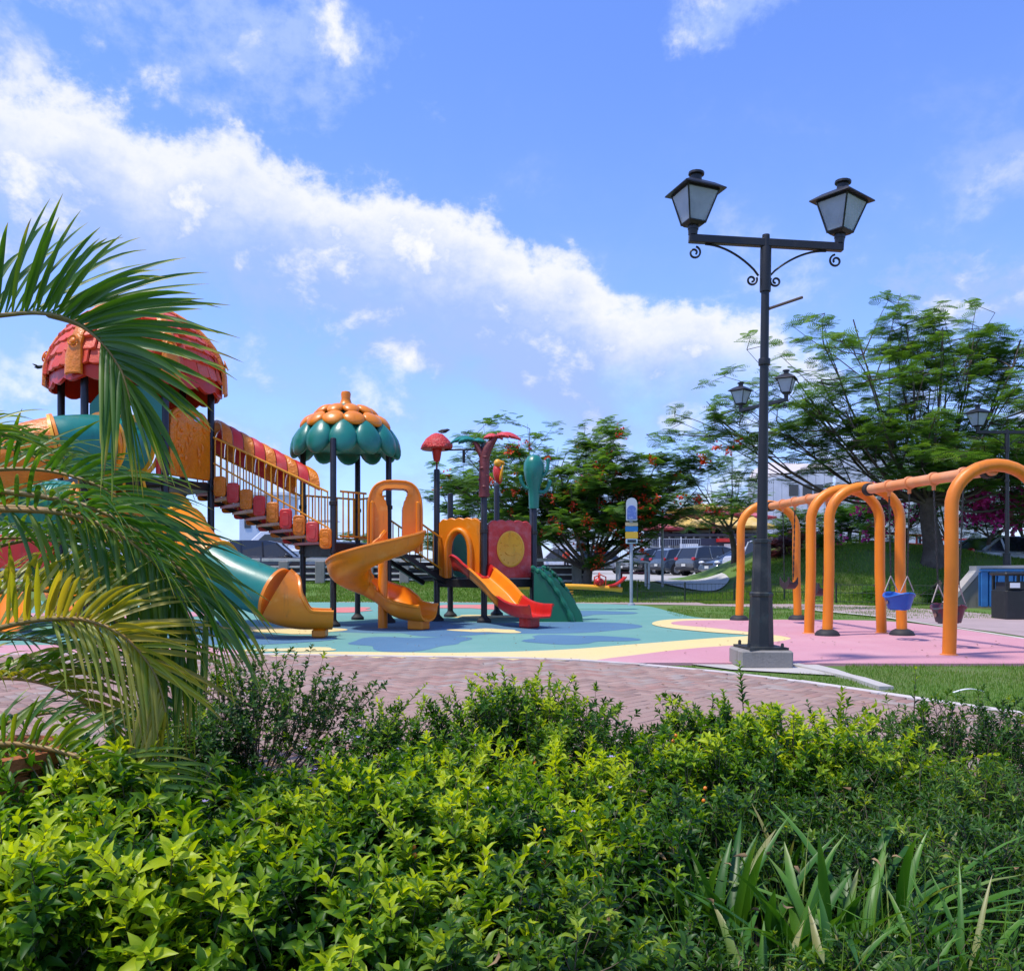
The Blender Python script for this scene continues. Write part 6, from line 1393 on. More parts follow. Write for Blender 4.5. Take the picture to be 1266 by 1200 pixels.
    for p in be[:10]:
        for k in range(RS.randint(1, 4)): obj('berry', MB().ell(Vector(p)+V3(*RS.normal(0, .012, 3)), (.0068, .0068, .0075), 8, 6), BERRY, root, smooth=60)
    return root
SOIL = mat('planting_soil', (.035, .024, .015), .95, var=(6, (.06, .045, .03), .4, .7), bump=(40, 1, .03))
soil = slab('planting_bed', [(-6, 4.15), (-2.2, 4.25), (0, 4.1), (2.2, 4.25), (6, 4.1), (6, .3), (-6, .3)], .045, SOIL, n=6)
# back row: u, Y, half width, height, ...
S = shrub
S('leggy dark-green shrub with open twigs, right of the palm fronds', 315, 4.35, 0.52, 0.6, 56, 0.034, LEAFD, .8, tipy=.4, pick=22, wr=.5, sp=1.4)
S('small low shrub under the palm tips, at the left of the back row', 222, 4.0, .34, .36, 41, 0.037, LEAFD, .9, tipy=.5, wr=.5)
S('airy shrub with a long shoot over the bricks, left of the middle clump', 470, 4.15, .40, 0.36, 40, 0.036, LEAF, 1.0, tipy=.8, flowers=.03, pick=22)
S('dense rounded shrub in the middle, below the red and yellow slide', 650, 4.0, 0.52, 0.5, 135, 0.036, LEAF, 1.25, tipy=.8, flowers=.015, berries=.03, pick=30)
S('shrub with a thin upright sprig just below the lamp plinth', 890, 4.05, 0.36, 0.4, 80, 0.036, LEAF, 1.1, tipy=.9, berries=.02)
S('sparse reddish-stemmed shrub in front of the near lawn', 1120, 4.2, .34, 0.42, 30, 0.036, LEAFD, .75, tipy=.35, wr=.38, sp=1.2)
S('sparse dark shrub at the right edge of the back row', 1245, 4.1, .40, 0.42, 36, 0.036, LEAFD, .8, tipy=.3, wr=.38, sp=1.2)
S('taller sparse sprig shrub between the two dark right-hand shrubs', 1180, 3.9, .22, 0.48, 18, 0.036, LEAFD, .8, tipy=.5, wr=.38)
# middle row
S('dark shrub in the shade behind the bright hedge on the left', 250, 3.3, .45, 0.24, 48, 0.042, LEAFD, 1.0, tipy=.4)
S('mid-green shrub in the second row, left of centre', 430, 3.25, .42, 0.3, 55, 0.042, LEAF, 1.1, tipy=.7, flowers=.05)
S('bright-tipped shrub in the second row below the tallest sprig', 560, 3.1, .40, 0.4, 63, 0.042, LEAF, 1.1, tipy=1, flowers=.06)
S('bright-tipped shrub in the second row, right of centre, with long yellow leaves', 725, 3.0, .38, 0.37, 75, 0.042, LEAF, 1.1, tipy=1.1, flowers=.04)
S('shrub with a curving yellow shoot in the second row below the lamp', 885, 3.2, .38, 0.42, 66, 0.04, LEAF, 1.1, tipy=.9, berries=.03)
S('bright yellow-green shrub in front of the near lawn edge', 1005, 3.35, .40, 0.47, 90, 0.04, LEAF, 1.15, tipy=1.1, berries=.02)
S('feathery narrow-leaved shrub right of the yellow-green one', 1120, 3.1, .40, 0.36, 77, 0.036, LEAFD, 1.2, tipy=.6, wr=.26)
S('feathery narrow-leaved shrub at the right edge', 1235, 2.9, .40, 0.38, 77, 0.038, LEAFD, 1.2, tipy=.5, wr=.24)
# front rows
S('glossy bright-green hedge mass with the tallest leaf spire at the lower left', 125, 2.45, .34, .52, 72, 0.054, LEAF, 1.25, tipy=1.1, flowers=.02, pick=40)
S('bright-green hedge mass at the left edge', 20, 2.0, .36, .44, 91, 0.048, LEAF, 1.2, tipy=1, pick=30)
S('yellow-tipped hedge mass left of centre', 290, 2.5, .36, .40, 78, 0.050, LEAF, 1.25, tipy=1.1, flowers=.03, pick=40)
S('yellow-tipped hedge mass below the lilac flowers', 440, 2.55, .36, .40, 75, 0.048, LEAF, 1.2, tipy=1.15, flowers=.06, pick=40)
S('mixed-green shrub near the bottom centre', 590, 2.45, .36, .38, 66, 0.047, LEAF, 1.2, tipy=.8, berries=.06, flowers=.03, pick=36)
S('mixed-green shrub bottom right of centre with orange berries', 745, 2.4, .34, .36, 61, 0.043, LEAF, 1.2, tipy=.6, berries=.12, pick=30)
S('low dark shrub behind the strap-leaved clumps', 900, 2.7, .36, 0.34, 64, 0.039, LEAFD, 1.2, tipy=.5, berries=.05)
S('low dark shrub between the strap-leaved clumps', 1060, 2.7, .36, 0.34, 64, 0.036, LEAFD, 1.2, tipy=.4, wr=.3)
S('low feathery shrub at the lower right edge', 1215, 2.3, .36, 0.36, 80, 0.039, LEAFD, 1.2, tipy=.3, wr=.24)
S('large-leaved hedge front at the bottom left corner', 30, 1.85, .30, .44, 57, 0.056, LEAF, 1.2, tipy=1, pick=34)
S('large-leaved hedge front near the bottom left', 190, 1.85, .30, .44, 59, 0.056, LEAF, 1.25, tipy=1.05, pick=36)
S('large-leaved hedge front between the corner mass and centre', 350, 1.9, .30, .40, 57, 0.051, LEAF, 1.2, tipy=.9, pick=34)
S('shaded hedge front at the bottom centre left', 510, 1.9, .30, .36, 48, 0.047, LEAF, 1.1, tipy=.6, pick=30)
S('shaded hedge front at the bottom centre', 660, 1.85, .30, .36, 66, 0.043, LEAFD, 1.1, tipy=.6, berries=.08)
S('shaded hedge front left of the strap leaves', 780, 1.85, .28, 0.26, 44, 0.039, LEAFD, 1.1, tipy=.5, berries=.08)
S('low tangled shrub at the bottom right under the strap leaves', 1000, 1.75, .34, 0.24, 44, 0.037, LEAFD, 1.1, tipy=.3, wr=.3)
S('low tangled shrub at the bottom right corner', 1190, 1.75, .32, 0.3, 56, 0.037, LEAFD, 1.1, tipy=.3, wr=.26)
# individual long shoots
def sprig(label, u, v, Y, L, n, lean, tone=.7, m=None, ll=.045):
    p = np.array(P(u, v, Y)); d = nrm(np.array([lean, RS.normal(0, .1), 1.0])); t = np.linspace(0, 1, 8)[:, None]; base = p-d*L
    pth = base+d*t*L+np.array([lean*.15, 0, -.02])*t**2*L; root = thing('sprig', label, 'shoot', tuple(base), 'long shoots rising from the hedge')
    tv, tf = tubes_np([pth], [np.linspace(.003, .001, 8)], 5); npmesh('stem', tv, tf, TWIG, root)
    tt = np.linspace(.15, 1, n); idx = tt*7; i0 = np.minimum(idx.astype(int), 6); f = (idx-i0)[:, None]; pp = pth[i0]*(1-f)+pth[i0+1]*f; an = np.arange(n)*2.4
    o_ = np.stack([np.cos(an), np.sin(an), .3+0*an], -1); dd_ = nrm(o_+d*.7); l = ll*(1.1-.45*tt)
    V, F = leaf_arrays(pp, dd_, np.repeat(d[None], n, 0), l, l*.42); tn = np.clip(tone*tt+RS.normal(0, .06, n), 0, 1)
    for i in range(n): npmesh('leaf', V[i*8:i*8+8], F[:8], m or LEAF, root, tone=np.repeat(tn[i], 8))
sprig('upright leafy shoot, tallest of the hedge, below the small red slide', 622, 822, 4.0, .26, 26, -.15, .75)
sprig('arching shoot bending left, left of the tallest shoot', 590, 842, 4.05, .22, 18, -.8, .5)
sprig('bright yellow diagonal shoot over the bricks below the spiral slide', 520, 845, 4.1, .24, 16, .75, .95)
sprig('upright shoot in front of the lamp plinth', 915, 818, 4.0, .25, 26, -.12, .7)
sprig('lone thin shoot with a yellow tip standing in front of the near lawn', 1132, 826, 4.0, .20, 8, .03, .8)
sprig('upright leafy shoot at the left, over the bricks', 352, 812, 4.3, .24, 24, .2, .45, LEAFD)
sprig('small dark shoot in front of the bricks, right of the lamp shoot', 1000, 868, 4.0, .15, 12, -.25, .3, LEAFD)
sprig('tall glossy spire of leaves at the lower left', 138, 940, 2.45, .20, 22, .05, .75, None, .07)
sprig('curved yellow shoot pointing left below the lamp', 985, 885, 3.4, .28, 24, -.9, 1.0)
sprig('yellow spire right of centre in the second row', 722, 962, 3.0, .20, 18, -.1, .85, None, .06)
sprig('yellow spire beside the right-of-centre one', 770, 975, 3.0, .16, 16, .35, .75, None, .055)
# strap-leaved clumps
DEAD = mat('dead_leaf', (.16, .085, .035), .8, attr=[(.26, .17, .08)])
nd = 300; pu = RS.uniform(0, 1266, nd); pv = RS.uniform(900, 1200, nd)
dx_ = RS.uniform(-2.2, 2.2, nd); dy_ = RS.uniform(1.5, 4.0, nd); dz_ = RS.uniform(.08, .42, nd)*np.clip(1.15-dy_*.1, .3, 1)
V, F = leaf_arrays(np.stack([dx_, dy_, dz_], -1), RS.normal(0, 1, (nd, 3)), RS.normal(0, 1, (nd, 3)), .026*RS.uniform(.6, 1.2, nd), .011, droop=.6)
o = npmesh('dead_leaves', V, F, DEAD, tone=np.repeat(RS.rand(nd), 8)); tag(o, 'brown dead leaves caught among the hedge twigs', 'leaf litter', None, 'stuff')
STRAP = mat('strap_leaf', (.022, .090, .008), .42, attr=[(.038, .135, .010), (.09, .22, .02), (.28, .27, .10)], trans=.28, spec=.45)
def straps(label, u, Y, n, L, w, spread=.9, az=None, base=.03):
    cx = P(u, 0, Y)[0]; root = thing('strap_leaf_plant', label, 'plant', (cx, Y, base), 'strap-leaved clumps in the foreground')
    base = .03
    for k in range(n):
        a = RS.rand()*6.283 if az is None else az+RS.normal(0, .9); ln = L*RS.uniform(.6, 1.15); el = RS.uniform(.9, 1.45); b = np.array([cx+RS.normal(0, .05), Y+RS.normal(0, .05), base])
        h = np.array([math.cos(a), math.sin(a), 0]); t = np.linspace(0, 1, 9)[:, None]; g = RS.uniform(.25, .9)*spread
        p = b+(h*math.cos(el)+np.array([0, 0, math.sin(el)]))*t*ln+(h*.55-np.array([0, 0, .55]))*g*t**2.3*ln
        tg = nrm(np.gradient(p, axis=0)); s_ = nrm(np.cross(tg, [0, 0, 1.])+1e-6); nn_ = np.cross(s_, tg)
        ww = (w*np.array([.5, .8, .95, 1, .97, .88, .7, .42, .04]))[:, None]*RS.uniform(.7, 1.1)
        V = np.concatenate([p-s_*ww/2+nn_*ww*.22, p, p+s_*ww/2+nn_*ww*.22]); i = np.arange(8)
        F = np.concatenate([np.stack([i, i+9, i+10, i+1], -1), np.stack([i+9, i+18, i+19, i+10], -1)])
        tn = np.clip(RS.normal(.35, .22), 0, .95)*np.ones(27); 
        if RS.rand() < .07: tn[:] = .95
        tn[[8, 17, 26, 7, 16, 25]] += .2; npmesh('leaf', V, F, STRAP, root, tone=np.clip(tn, 0, 1))
straps('strap-leaved clump with a tall bright blade, left of the group', 890, 2.25, 24, 0.45, 0.030, .7)
straps('strap-leaved clump with broad upright blades in the middle', 1010, 2.1, 30, 0.46, 0.034, .6)
straps('strap-leaved clump leaning right, with long arching blades', 1090, 2.15, 33, 0.52, 0.030, .8, az=.2)
straps('strap-leaved clump low at the bottom edge, right of centre', 930, 1.85, 28, 0.36, 0.030, .8)
straps('strap-leaved clump at the bottom edge below the arching blades', 1060, 1.8, 28, 0.37, 0.030, .8, az=.3)
straps('strap-leaved clump with fine blades behind the broad ones', 960, 2.6, 24, 0.37, 0.021, .7)
straps('strap-leaved clump with pale blades behind the arching ones', 1100, 2.6, 24, 0.36, 0.018, .7)
straps('narrow-bladed clump at the bottom right corner', 1200, 1.85, 36, .46, .018)
straps('narrow-bladed clump in the shade at the bottom centre', 560, 1.75, 18, .34, .014)
straps('single pair of grassy tufts behind the hedge at the left of centre', 360, 3.6, 22, .30, .014)
straps('grassy tuft between the back and second hedge rows at centre', 600, 3.5, 22, .26, .012)
straps('grassy tuft with wispy blades at the right edge', 1245, 2.5, 30, .42, .012)
# ---------------------------------------------------------------- terracotta planter at the left edge
TERRA = mat('terracotta', (.36, .115, .03), .85, var=(5, (.28, .08, .02), .35, .7), var2=(14, (.42, .2, .1), .6, .8), bump=(25, .7, .02))
px0, py0, _ = P(-22, 0, 2.45)
tp_ = thing('terracotta_planter', 'terracotta coloured ribbed planter under the palm at the left edge', 'planter', (px0, py0, 0))
obj('pot_wall', MB().lathe([(.17, .02), (.19, .1), (.20, .16), (.215, .17), (.20, .18), (.205, .25), (.22, .26), (.205, .27), (.205, .34), (.22, .35), (.205, .36), (.20, .43), (.215, .44), (.20, .45), (.19, .52), (.215, .53), (.215, .57), (.17, .57), (.165, .50)], (px0, py0, 0), 28), TERRA, tp_, smooth=40)
obj('soil', MB().lathe([(.001, .52), (.17, .51)], (px0, py0, 0), 20, cap=False), SOIL, tp_)
# ---------------------------------------------------------------- palm
PALM = mat('palm_leaflet', (.028, .105, .012), .40, attr=[(.065, .175, .014), (.24, .32, .02), (.42, .36, .05), (.10, .06, .03)], trans=.42, spec=.55)
RACH = mat('palm_rachis', (.24, .17, .04), .5, var=(8, (.32, .15, .03), .4, .8))
pr = thing('palm', 'feathery palm whose arching fronds come in from the left edge of the picture', 'palm tree', (-2.45, 2.95, 0))
tb = MB()
for (dx, dy, H_) in ((0, 0, 1.2), (.22, .10, .9), (-.18, .18, 1.0), (.1, -.2, .7)): tb.tube([(-2.45+dx, 2.95+dy, -.02), (-2.45+dx*1.3, 2.95+dy*1.3, H_*.5), (-2.45+dx*1.6, 2.95+dy*1.6, H_)], [.07, .055, .04], 10)
obj('trunk', tb, mat('palm_trunk', (.11, .12, .05), .7, var=(6, (.2, .16, .09), .4, .7), bump=(12, .6, .02)), pr)
budget = [290]
def frond(pts, n, L, w, alpha=35, sign=1, lift=.8, droop=.25, tone=.12, lo=.08, brown=.0, t0=.0, jag=.06, toneg=0.0, tw=0.0):
    """pts: (u, v, Y) along the rachis. alpha: how far each row of leaflets stands off the plane of the picture"""
    P3 = [V3(*P(*q)) for q in pts]; R_ = catmull(P3, 8); A = np.array([p[:] for p in R_]); m = len(A)
    tv, tf = tubes_np([A], [np.linspace(.011, .003, m)], 6); fr_o = npmesh('frond', tv, tf, RACH, pr, at=tuple(A[0]))
    tg = nrm(np.gradient(A, axis=0)); extra = []
    for side in (1, -1):
        for k in range(n):
            t = t0+(1-t0)*(k+.5+RS.uniform(-.25, .25))/n; i = min(int(t*(m-1)), m-2); f = t*(m-1)-i; p = A[i]*(1-f)+A[i+1]*f; T = nrm(tg[i]*(1-f)+tg[i+1]*f)
            upv = np.cross(T, [0, 1.0, 0])*-1.0; upv = nrm(upv)*sign; 
            if upv[2]*sign < 0 and abs(T[2]) < .9: upv = -upv
            al = R(alpha+RS.normal(0, 7)); S_ = upv*math.cos(al)+np.array([0, 1., 0])*math.sin(al)*side
            fw = (1-lift)+.75*t**1.6; d = nrm(T*fw+S_*(1-.35*t)+RS.normal(0, jag, 3)); ln = L*(.62+.38*math.sin(min(1, t*1.25)*math.pi*.62))*(1-.42*max(0, t-.7)/.3)*RS.uniform(.88, 1.08)
            s = np.linspace(0, 1, 10)[:, None]; g = droop*RS.uniform(.6, 1.5); q = p+d*s*ln-np.array([0, 0, 1.])*g*s**2.4*ln+S_*0
            tq = nrm(np.gradient(q, axis=0)); ref = nrm(np.cross(T, S_)+1e-6+RS.normal(0, .15, 3)); sd = nrm(np.cross(tq, ref)); sd = nrm(ref-tq*(tq*ref).sum(1, keepdims=True)) if False else sd; nn_ = np.cross(sd, tq)
            ww = (w*RS.uniform(.8, 1.1)*np.array([.35, .75, .95, 1, .98, .9, .76, .55, .30, .03]))[:, None]
            V = np.concatenate([q-sd*ww/2+nn_*ww*.26, q, q+sd*ww/2+nn_*ww*.26]); i_ = np.arange(9); F = np.concatenate([np.stack([i_, i_+10, i_+11, i_+1], -1), np.stack([i_+10, i_+20, i_+21, i_+11], -1)])
            tn = np.clip(tone+.09+toneg*t+RS.normal(0, .07), 0, .8)*np.ones(10); 
            if RS.rand() < brown: tn[7:] = np.maximum(tn[7:], [.7, .9, 1.0])
            else: tn[8:] = np.maximum(tn[8:], [.5, .9])
            tn = np.tile(tn, 3)
            if budget[0] > 0 and (k % 2 == 0): npmesh('leaflet', V, F, PALM, fr_o, tone=tn, at=tuple(p)); budget[0] -= 1
            else: extra.append((V, F, tn))
    if extra:
        V = np.concatenate([e[0] for e in extra]); F = np.concatenate([e[1]+30*i for i, e in enumerate(extra)]); o = npmesh('leaflets', V, F, PALM, fr_o, tone=np.concatenate([e[2] for e in extra])); o['kind'] = 'stuff'
# top frond
frond([(-230, 560, 3.0), (-130, 450, 2.95), (-50, 402, 2.9), (20, 388, 2.85), (65, 389, 2.8), (100, 402, 2.78), (130, 428, 2.76), (152, 460, 2.75)], 32, .50, 0.0252, alpha=20, lift=.76, droop=.20, tone=.10, t0=.30, brown=.1)
frond([(60, 389, 2.83), (100, 402, 2.79), (128, 425, 2.77), (150, 458, 2.75), (163, 500, 2.74)], 14, .36, 0.0178, alpha=40, sign=-1, lift=.10, droop=.35, tone=.16, t0=.45, brown=.2)
# large dark middle frond
frond([(-260, 720, 2.9), (-140, 650, 2.85), (-30, 628, 2.8), (60, 630, 2.75), (120, 645, 2.72), (170, 675, 2.7), (205, 715, 2.7), (228, 760, 2.7)], 36, .42, 0.0192, alpha=60, lift=.62, droop=.35, tone=.10, t0=.22, brown=.15)
frond([(-60, 630, 2.8), (60, 632, 2.74), (125, 648, 2.71), (175, 680, 2.69), (212, 722, 2.69), (240, 775, 2.69)], 26, .36, 0.0163, alpha=25, sign=-1, lift=.30, droop=.7, tone=.14, t0=.1, brown=.3)
# second dark frond above it
frond([(-240, 690, 3.2), (-120, 610, 3.15), (-40, 585, 3.1), (40, 580, 3.1), (100, 592, 3.1), (150, 615, 3.1), (185, 640, 3.1)], 30, .40, 0.0178, alpha=50, lift=.72, droop=.25, tone=.07, t0=.2, brown=.1)
# short one at the upper left edge
frond([(-160, 640, 2.6), (-80, 560, 2.6), (-30, 530, 2.6), (5, 540, 2.6)], 16, .22, 0.0133, alpha=45, lift=.6, droop=.3, tone=.25, t0=.3)
# yellow-green frond
frond([(-230, 880, 2.7), (-100, 810, 2.65), (0, 776, 2.6), (60, 765, 2.58), (110, 767, 2.55), (155, 788, 2.53), (190, 830, 2.52), (205, 880, 2.52)], 34, .33, 0.0178, alpha=35, lift=.70, droop=.22, tone=.50, t0=.22, toneg=.12, brown=.35)
frond([(20, 768, 2.6), (70, 764, 2.58), (115, 768, 2.55), (158, 790, 2.53), (192, 832, 2.52)], 18, .22, 0.0133, alpha=40, sign=-1, lift=.3, droop=.7, tone=.5, t0=.2, brown=.5)
# mid frond between
frond([(-200, 790, 3.4), (-60, 745, 3.35), (40, 722, 3.3), (100, 718, 3.3), (150, 722, 3.3), (190, 735, 3.3)], 30, .36, 0.0163, alpha=50, lift=.65, droop=.22, tone=.42, t0=.2)
# lower dark frond
frond([(-220, 960, 2.9), (-100, 880, 2.85), (0, 838, 2.8), (70, 825, 2.8), (130, 832, 2.8), (180, 860, 2.8)], 30, .34, 0.0163, alpha=60, lift=.5, droop=.45, tone=.14, t0=.15, brown=.2)
# lowest bright frond with a yellow rachis
frond([(-200, 960, 2.55), (-80, 928, 2.5), (0, 919, 2.45), (60, 925, 2.42), (115, 943, 2.4), (160, 972, 2.4), (195, 1005, 2.4), (222, 1045, 2.4)], 34, .30, 0.0148, alpha=40, lift=.72, droop=.25, tone=.22, t0=.22, brown=.1)
frond([(-60, 924, 2.5), (10, 920, 2.45), (70, 928, 2.42), (120, 946, 2.4), (165, 976, 2.4)], 20, .22, 0.0133, alpha=50, sign=-1, lift=.3, droop=.5, tone=.18, t0=.1, brown=.3)
frond([(-160, 1010, 3.1), (-60, 930, 3.1), (20, 890, 3.1), (90, 880, 3.1), (140, 895, 3.1)], 26, .30, 0.0148, alpha=60, lift=.5, droop=.5, tone=.06, t0=.1)
frond([(-200, 860, 3.3), (-60, 800, 3.3), (20, 790, 3.3), (90, 800, 3.3)], 24, .34, 0.0163, alpha=60, lift=.6, droop=.4, tone=.05, t0=.1)

frond([(-240, 800, 3.2), (-120, 700, 3.15), (-20, 668, 3.1), (60, 668, 3.1), (120, 690, 3.1)], 28, .36, 0.0163, alpha=60, lift=.55, droop=.45, tone=.04, t0=.15)
frond([(-220, 640, 3.3), (-120, 560, 3.3), (-40, 548, 3.3), (30, 560, 3.3), (80, 585, 3.3)], 24, .34, 0.0148, alpha=45, lift=.66, droop=.3, tone=.08, t0=.2)

frond([(-80, 600, 2.75), (40, 612, 2.7), (120, 630, 2.66), (185, 668, 2.64), (235, 720, 2.64), (262, 770, 2.64)], 26, .34, .018, alpha=50, lift=.5, droop=.55, tone=.14, t0=.2, brown=.3)
frond([(-180, 830, 2.9), (-80, 760, 2.85), (10, 730, 2.8), (80, 735, 2.8), (135, 760, 2.8), (165, 800, 2.8)], 30, .34, .020, alpha=45, lift=.65, droop=.25, tone=.55, t0=.15, brown=.3)
frond([(-200, 900, 2.8), (-90, 850, 2.75), (0, 838, 2.7), (70, 850, 2.7), (125, 885, 2.7)], 28, .28, .018, alpha=45, lift=.6, droop=.4, tone=.45, t0=.15, brown=.4)
frond([(-140, 760, 3.3), (-40, 690, 3.3), (50, 665, 3.3), (120, 668, 3.3), (175, 690, 3.3)], 28, .34, .020, alpha=55, lift=.6, droop=.4, tone=.22, t0=.1, brown=.2)
# fallen leaves on paving and rubber
nd = 420; X_ = RS.uniform(-6, 7, nd); Y_ = RS.uniform(5.0, 16, nd); k_ = ~((X_ > 1.2) & (Y_ > kerbY(X_)) & (Y_ < 9.6)); X_, Y_ = X_[k_], Y_[k_]; nd = len(X_)
an = RS.rand(nd)*6.283; V, F = leaf_arrays(np.stack([X_, Y_, np.full(nd, .047)], -1), np.stack([np.cos(an), np.sin(an), RS.uniform(0, .25, nd)], -1), np.tile([0, 0, 1.], (nd, 1)), RS.uniform(.02, .05, nd), RS.uniform(.012, .025, nd), droop=.1)
o = npmesh('fallen_leaves', V, F, DEAD, tone=np.repeat(RS.rand(nd), 8)); tag(o, 'dry fallen leaves scattered over the paving and the rubber surface', 'leaf litter', None, 'stuff')

blades('bed_grass', scatter(20000, -3.5, 4.5, 1.1, 4.15, lambda x, y: patchy(x, y, 1.5)+RS.normal(0, .4, len(x)) > -.2), .10, .005, zf=.045, lean=.9)
blades('wispy_bed_grass', scatter(2200, .4, 2.6, 1.4, 3.6, lambda x, y: (x/y > .12)), .26, .007, zf=.045, lean=.8)
# ---------------------------------------------------------------- trees
FL_LEAF = mat('flame_tree_leaf', (.045, .125, .024), .5, attr=[(.075, .175, .032), (.12, .24, .045), (.19, .30, .07)], trans=.45, spec=.4)
FL_DARK = mat('dense_tree_leaf', (.030, .115, .014), .5, attr=[(.055, .165, .020), (.09, .22, .028), (.14, .28, .04)], trans=.42)
FLOW = mat('flame_flower', (.62, .030, .008), .5, attr=[(.70, .07, .01)], trans=.2); MAG = mat('bougainvillea_bract', (.66, .02, .26), .5, attr=[(.78, .07, .42)], trans=.45, neutral=True)
def feather(pos, d, up, L, npin=9, w=.42, pw=.09):
    """flat pinnate fronds: npin pairs of narrow quads along a hidden rachis"""
    n = len(pos); d = nrm(d); s = nrm(np.cross(d, up)); nn_ = np.cross(s, d); L = np.broadcast_to(L, (n,))[:, None]; Vs = []
    for k in range(npin):
        t = (k+.6)/npin; c = pos+d*L*t-nn_*0-up*0+np.array([0, 0, -1.])*L*.25*t*t; half = L*w*math.sin(math.pi*(.18+.76*t))**.8
        for sg_ in (1, -1):
            e = nrm(s*sg_+d*.45-np.array([0, 0, .25])); a = c; b = c+e*half; q = d*L*pw/2
            Vs.append(np.stack([a-q*.6, a+q*.6, b+q*.8, b-q*.5], 1))
    V = np.stack(Vs, 1).reshape(-1, 3); F = np.arange(len(V)).reshape(-1, 4); return V, F
def tree(label, trunk, limbs, nsec, ntw, nfr, fl, m=None, flowers=0, cat='tree', name='flame_tree', group=None, tr=.2, spread=1.0, zs=.35, npin=9, seed=1, sag=.06, lr=.30, fcol=None, bark=None, bn=None, secL=1.0):
    """trunk: list of (x,y,z); limbs: list of (x,y,z) targets of the main limbs; spread: size of each limb's leaf cloud"""
    rs = np.random.RandomState(seed); m = m or FL_LEAF; T = np.array(trunk, float); root = thing(name, label, cat, tuple(T[0]), group)
    tp = np.array([p[:] for p in catmull([tuple(p) for p in T], 6)]); tv, tf = tubes_np([tp], [np.linspace(tr, tr*.62, len(tp))*(1+.25*np.exp(-np.linspace(0, 5, len(tp))))], 10)
    npmesh('trunk', tv, tf, bark or BARK, root); top = tp[-1]; paths = []; rad = []; ends = []
    bp = []; br_ = []
    for lm in limbs:
        lm = np.array(lm, float); st = T[-1] if rs.rand() < .6 else T[-2]*.3+T[-1]*.7; n = 9; t = np.linspace(0, 1, n)[:, None]; dv = lm-st
        q = st+dv*t+np.array([0, 0, 1.])*np.sin(t*math.pi)*(-sag)*np.linalg.norm(dv)+np.cumsum(rs.normal(0, .045, (n, 3)), 0)*np.sin(t*math.pi*.5)*np.linalg.norm(dv)*.22
        q = q-(q[-1]-lm)*t**2
        bp.append(q); br_.append(np.linspace(tr*lr, tr*.06, n))
        for k in range(nsec):
            i = rs.randint(4, n); c = lm if rs.rand() < .6 else q[i]; e = c+rs.normal(0, 1, 3)*np.array([spread, spread, spread*zs])*secL; e[2] += .1*spread; b = q[min(i, n-1)]; t5 = np.linspace(0, 1, 6)[:, None]
            w_ = b+(e-b)*t5+np.cumsum(rs.normal(0, .04*spread, (6, 3)), 0)*t5; paths.append(w_); rad.append(np.linspace(tr*.07, tr*.025, 6))
            for j in range(ntw):
                i2 = rs.randint(2, 6); b2 = w_[i2]; e2 = b2+rs.normal(0, 1, 3)*np.array([.45, .45, .22])*spread*.7; t4 = np.linspace(0, 1, 4)[:, None]; z_ = b2+(e2-b2)*t4; paths.append(z_); rad.append(np.linspace(tr*.035, tr*.015, 4)); ends.append(e2); ends.append(z_[2])
    for q, r in zip(bp, br_): tv, tf = tubes_np([q], [r], 7); npmesh('branch', tv, tf, bark or BARK, root)
    tv, tf = tubes_np(paths, rad, 4); o = npmesh('twigs', tv, tf, bark or BARK, root); o['kind'] = 'stuff'
    E = np.array(ends); n = len(E)*nfr; pos = np.repeat(E, nfr, 0)+rs.normal(0, .05, (n, 3)); an = rs.rand(n)*6.283; d = np.stack([np.cos(an), np.sin(an), rs.uniform(-.15, .45, n)], -1); up = nrm(np.array([0, 0, 1.])+rs.normal(0, .28, (n, 3)))
    V, F = feather(pos, d, up, fl*rs.uniform(.6, 1.15, n), npin); tn = np.repeat(np.clip(rs.normal(.35, .22, n), 0, 1), len(V)//n)
    o = npmesh('crown', V, F, m, root, tone=tn, smooth=False); o['kind'] = 'stuff'
    if flowers:
        Ef = E[np.argsort(E[:, 1])[:max(8, len(E)//2)]]; c = Ef[rs.randint(0, len(Ef), flowers)]+rs.normal(0, .08, (flowers, 3))-[0, .15, 0]; c = c[np.argsort(-c[:, 2]+rs.rand(flowers)*spread*1.2)][:flowers]; k = 14; fs = 1.6 if fcol is not None else 1.0; pos = np.repeat(c, k, 0)+rs.normal(0, fl*.22*fs, (len(c)*k, 3)); d = nrm(rs.normal(0, 1, pos.shape)+[0, 0, .5]); V, F = leaf_arrays(pos, d, nrm(rs.normal(0, 1, pos.shape)), fl*.26*fs, fl*.22*fs)
        o = npmesh('flowers', V, F, fcol or FLOW, root, tone=np.repeat(rs.rand(len(pos)), 8)); o['kind'] = 'stuff'
    return root
def Q(u, v, Y): return P(u, v, Y)
# middle flame tree
tY = 28.5; b = Q(724, 727, tY); g0 = float(gh(b[0], tY))
tree('spreading flame tree with red blossom standing left of the sign, its trunk forking low', [(b[0], tY, g0-.1), (b[0]+.05, tY, g0+.35), (b[0]+.12, tY, g0+.75)],
     [Q(u, v, tY+dy) for u, v, dy in ((600, 600, 0), (640, 560, -.8), (665, 612, .8), (690, 578, 0), (725, 552, 1.0), (740, 592, -1), (765, 560, -.5), (790, 600, .5), (812, 572, .5), (835, 590, 0), (700, 625, -.6), (770, 625, .8), (650, 590, 1.5), (820, 622, -1), (655, 635, .4), (850, 578, 0), (862, 604, -.5), (745, 640, -1), (705, 600, -1.4), (780, 580, -1))],
     8, 6, 7, .35, flowers=110, sag=.10, tr=.20, spread=.85, zs=.5, seed=4)
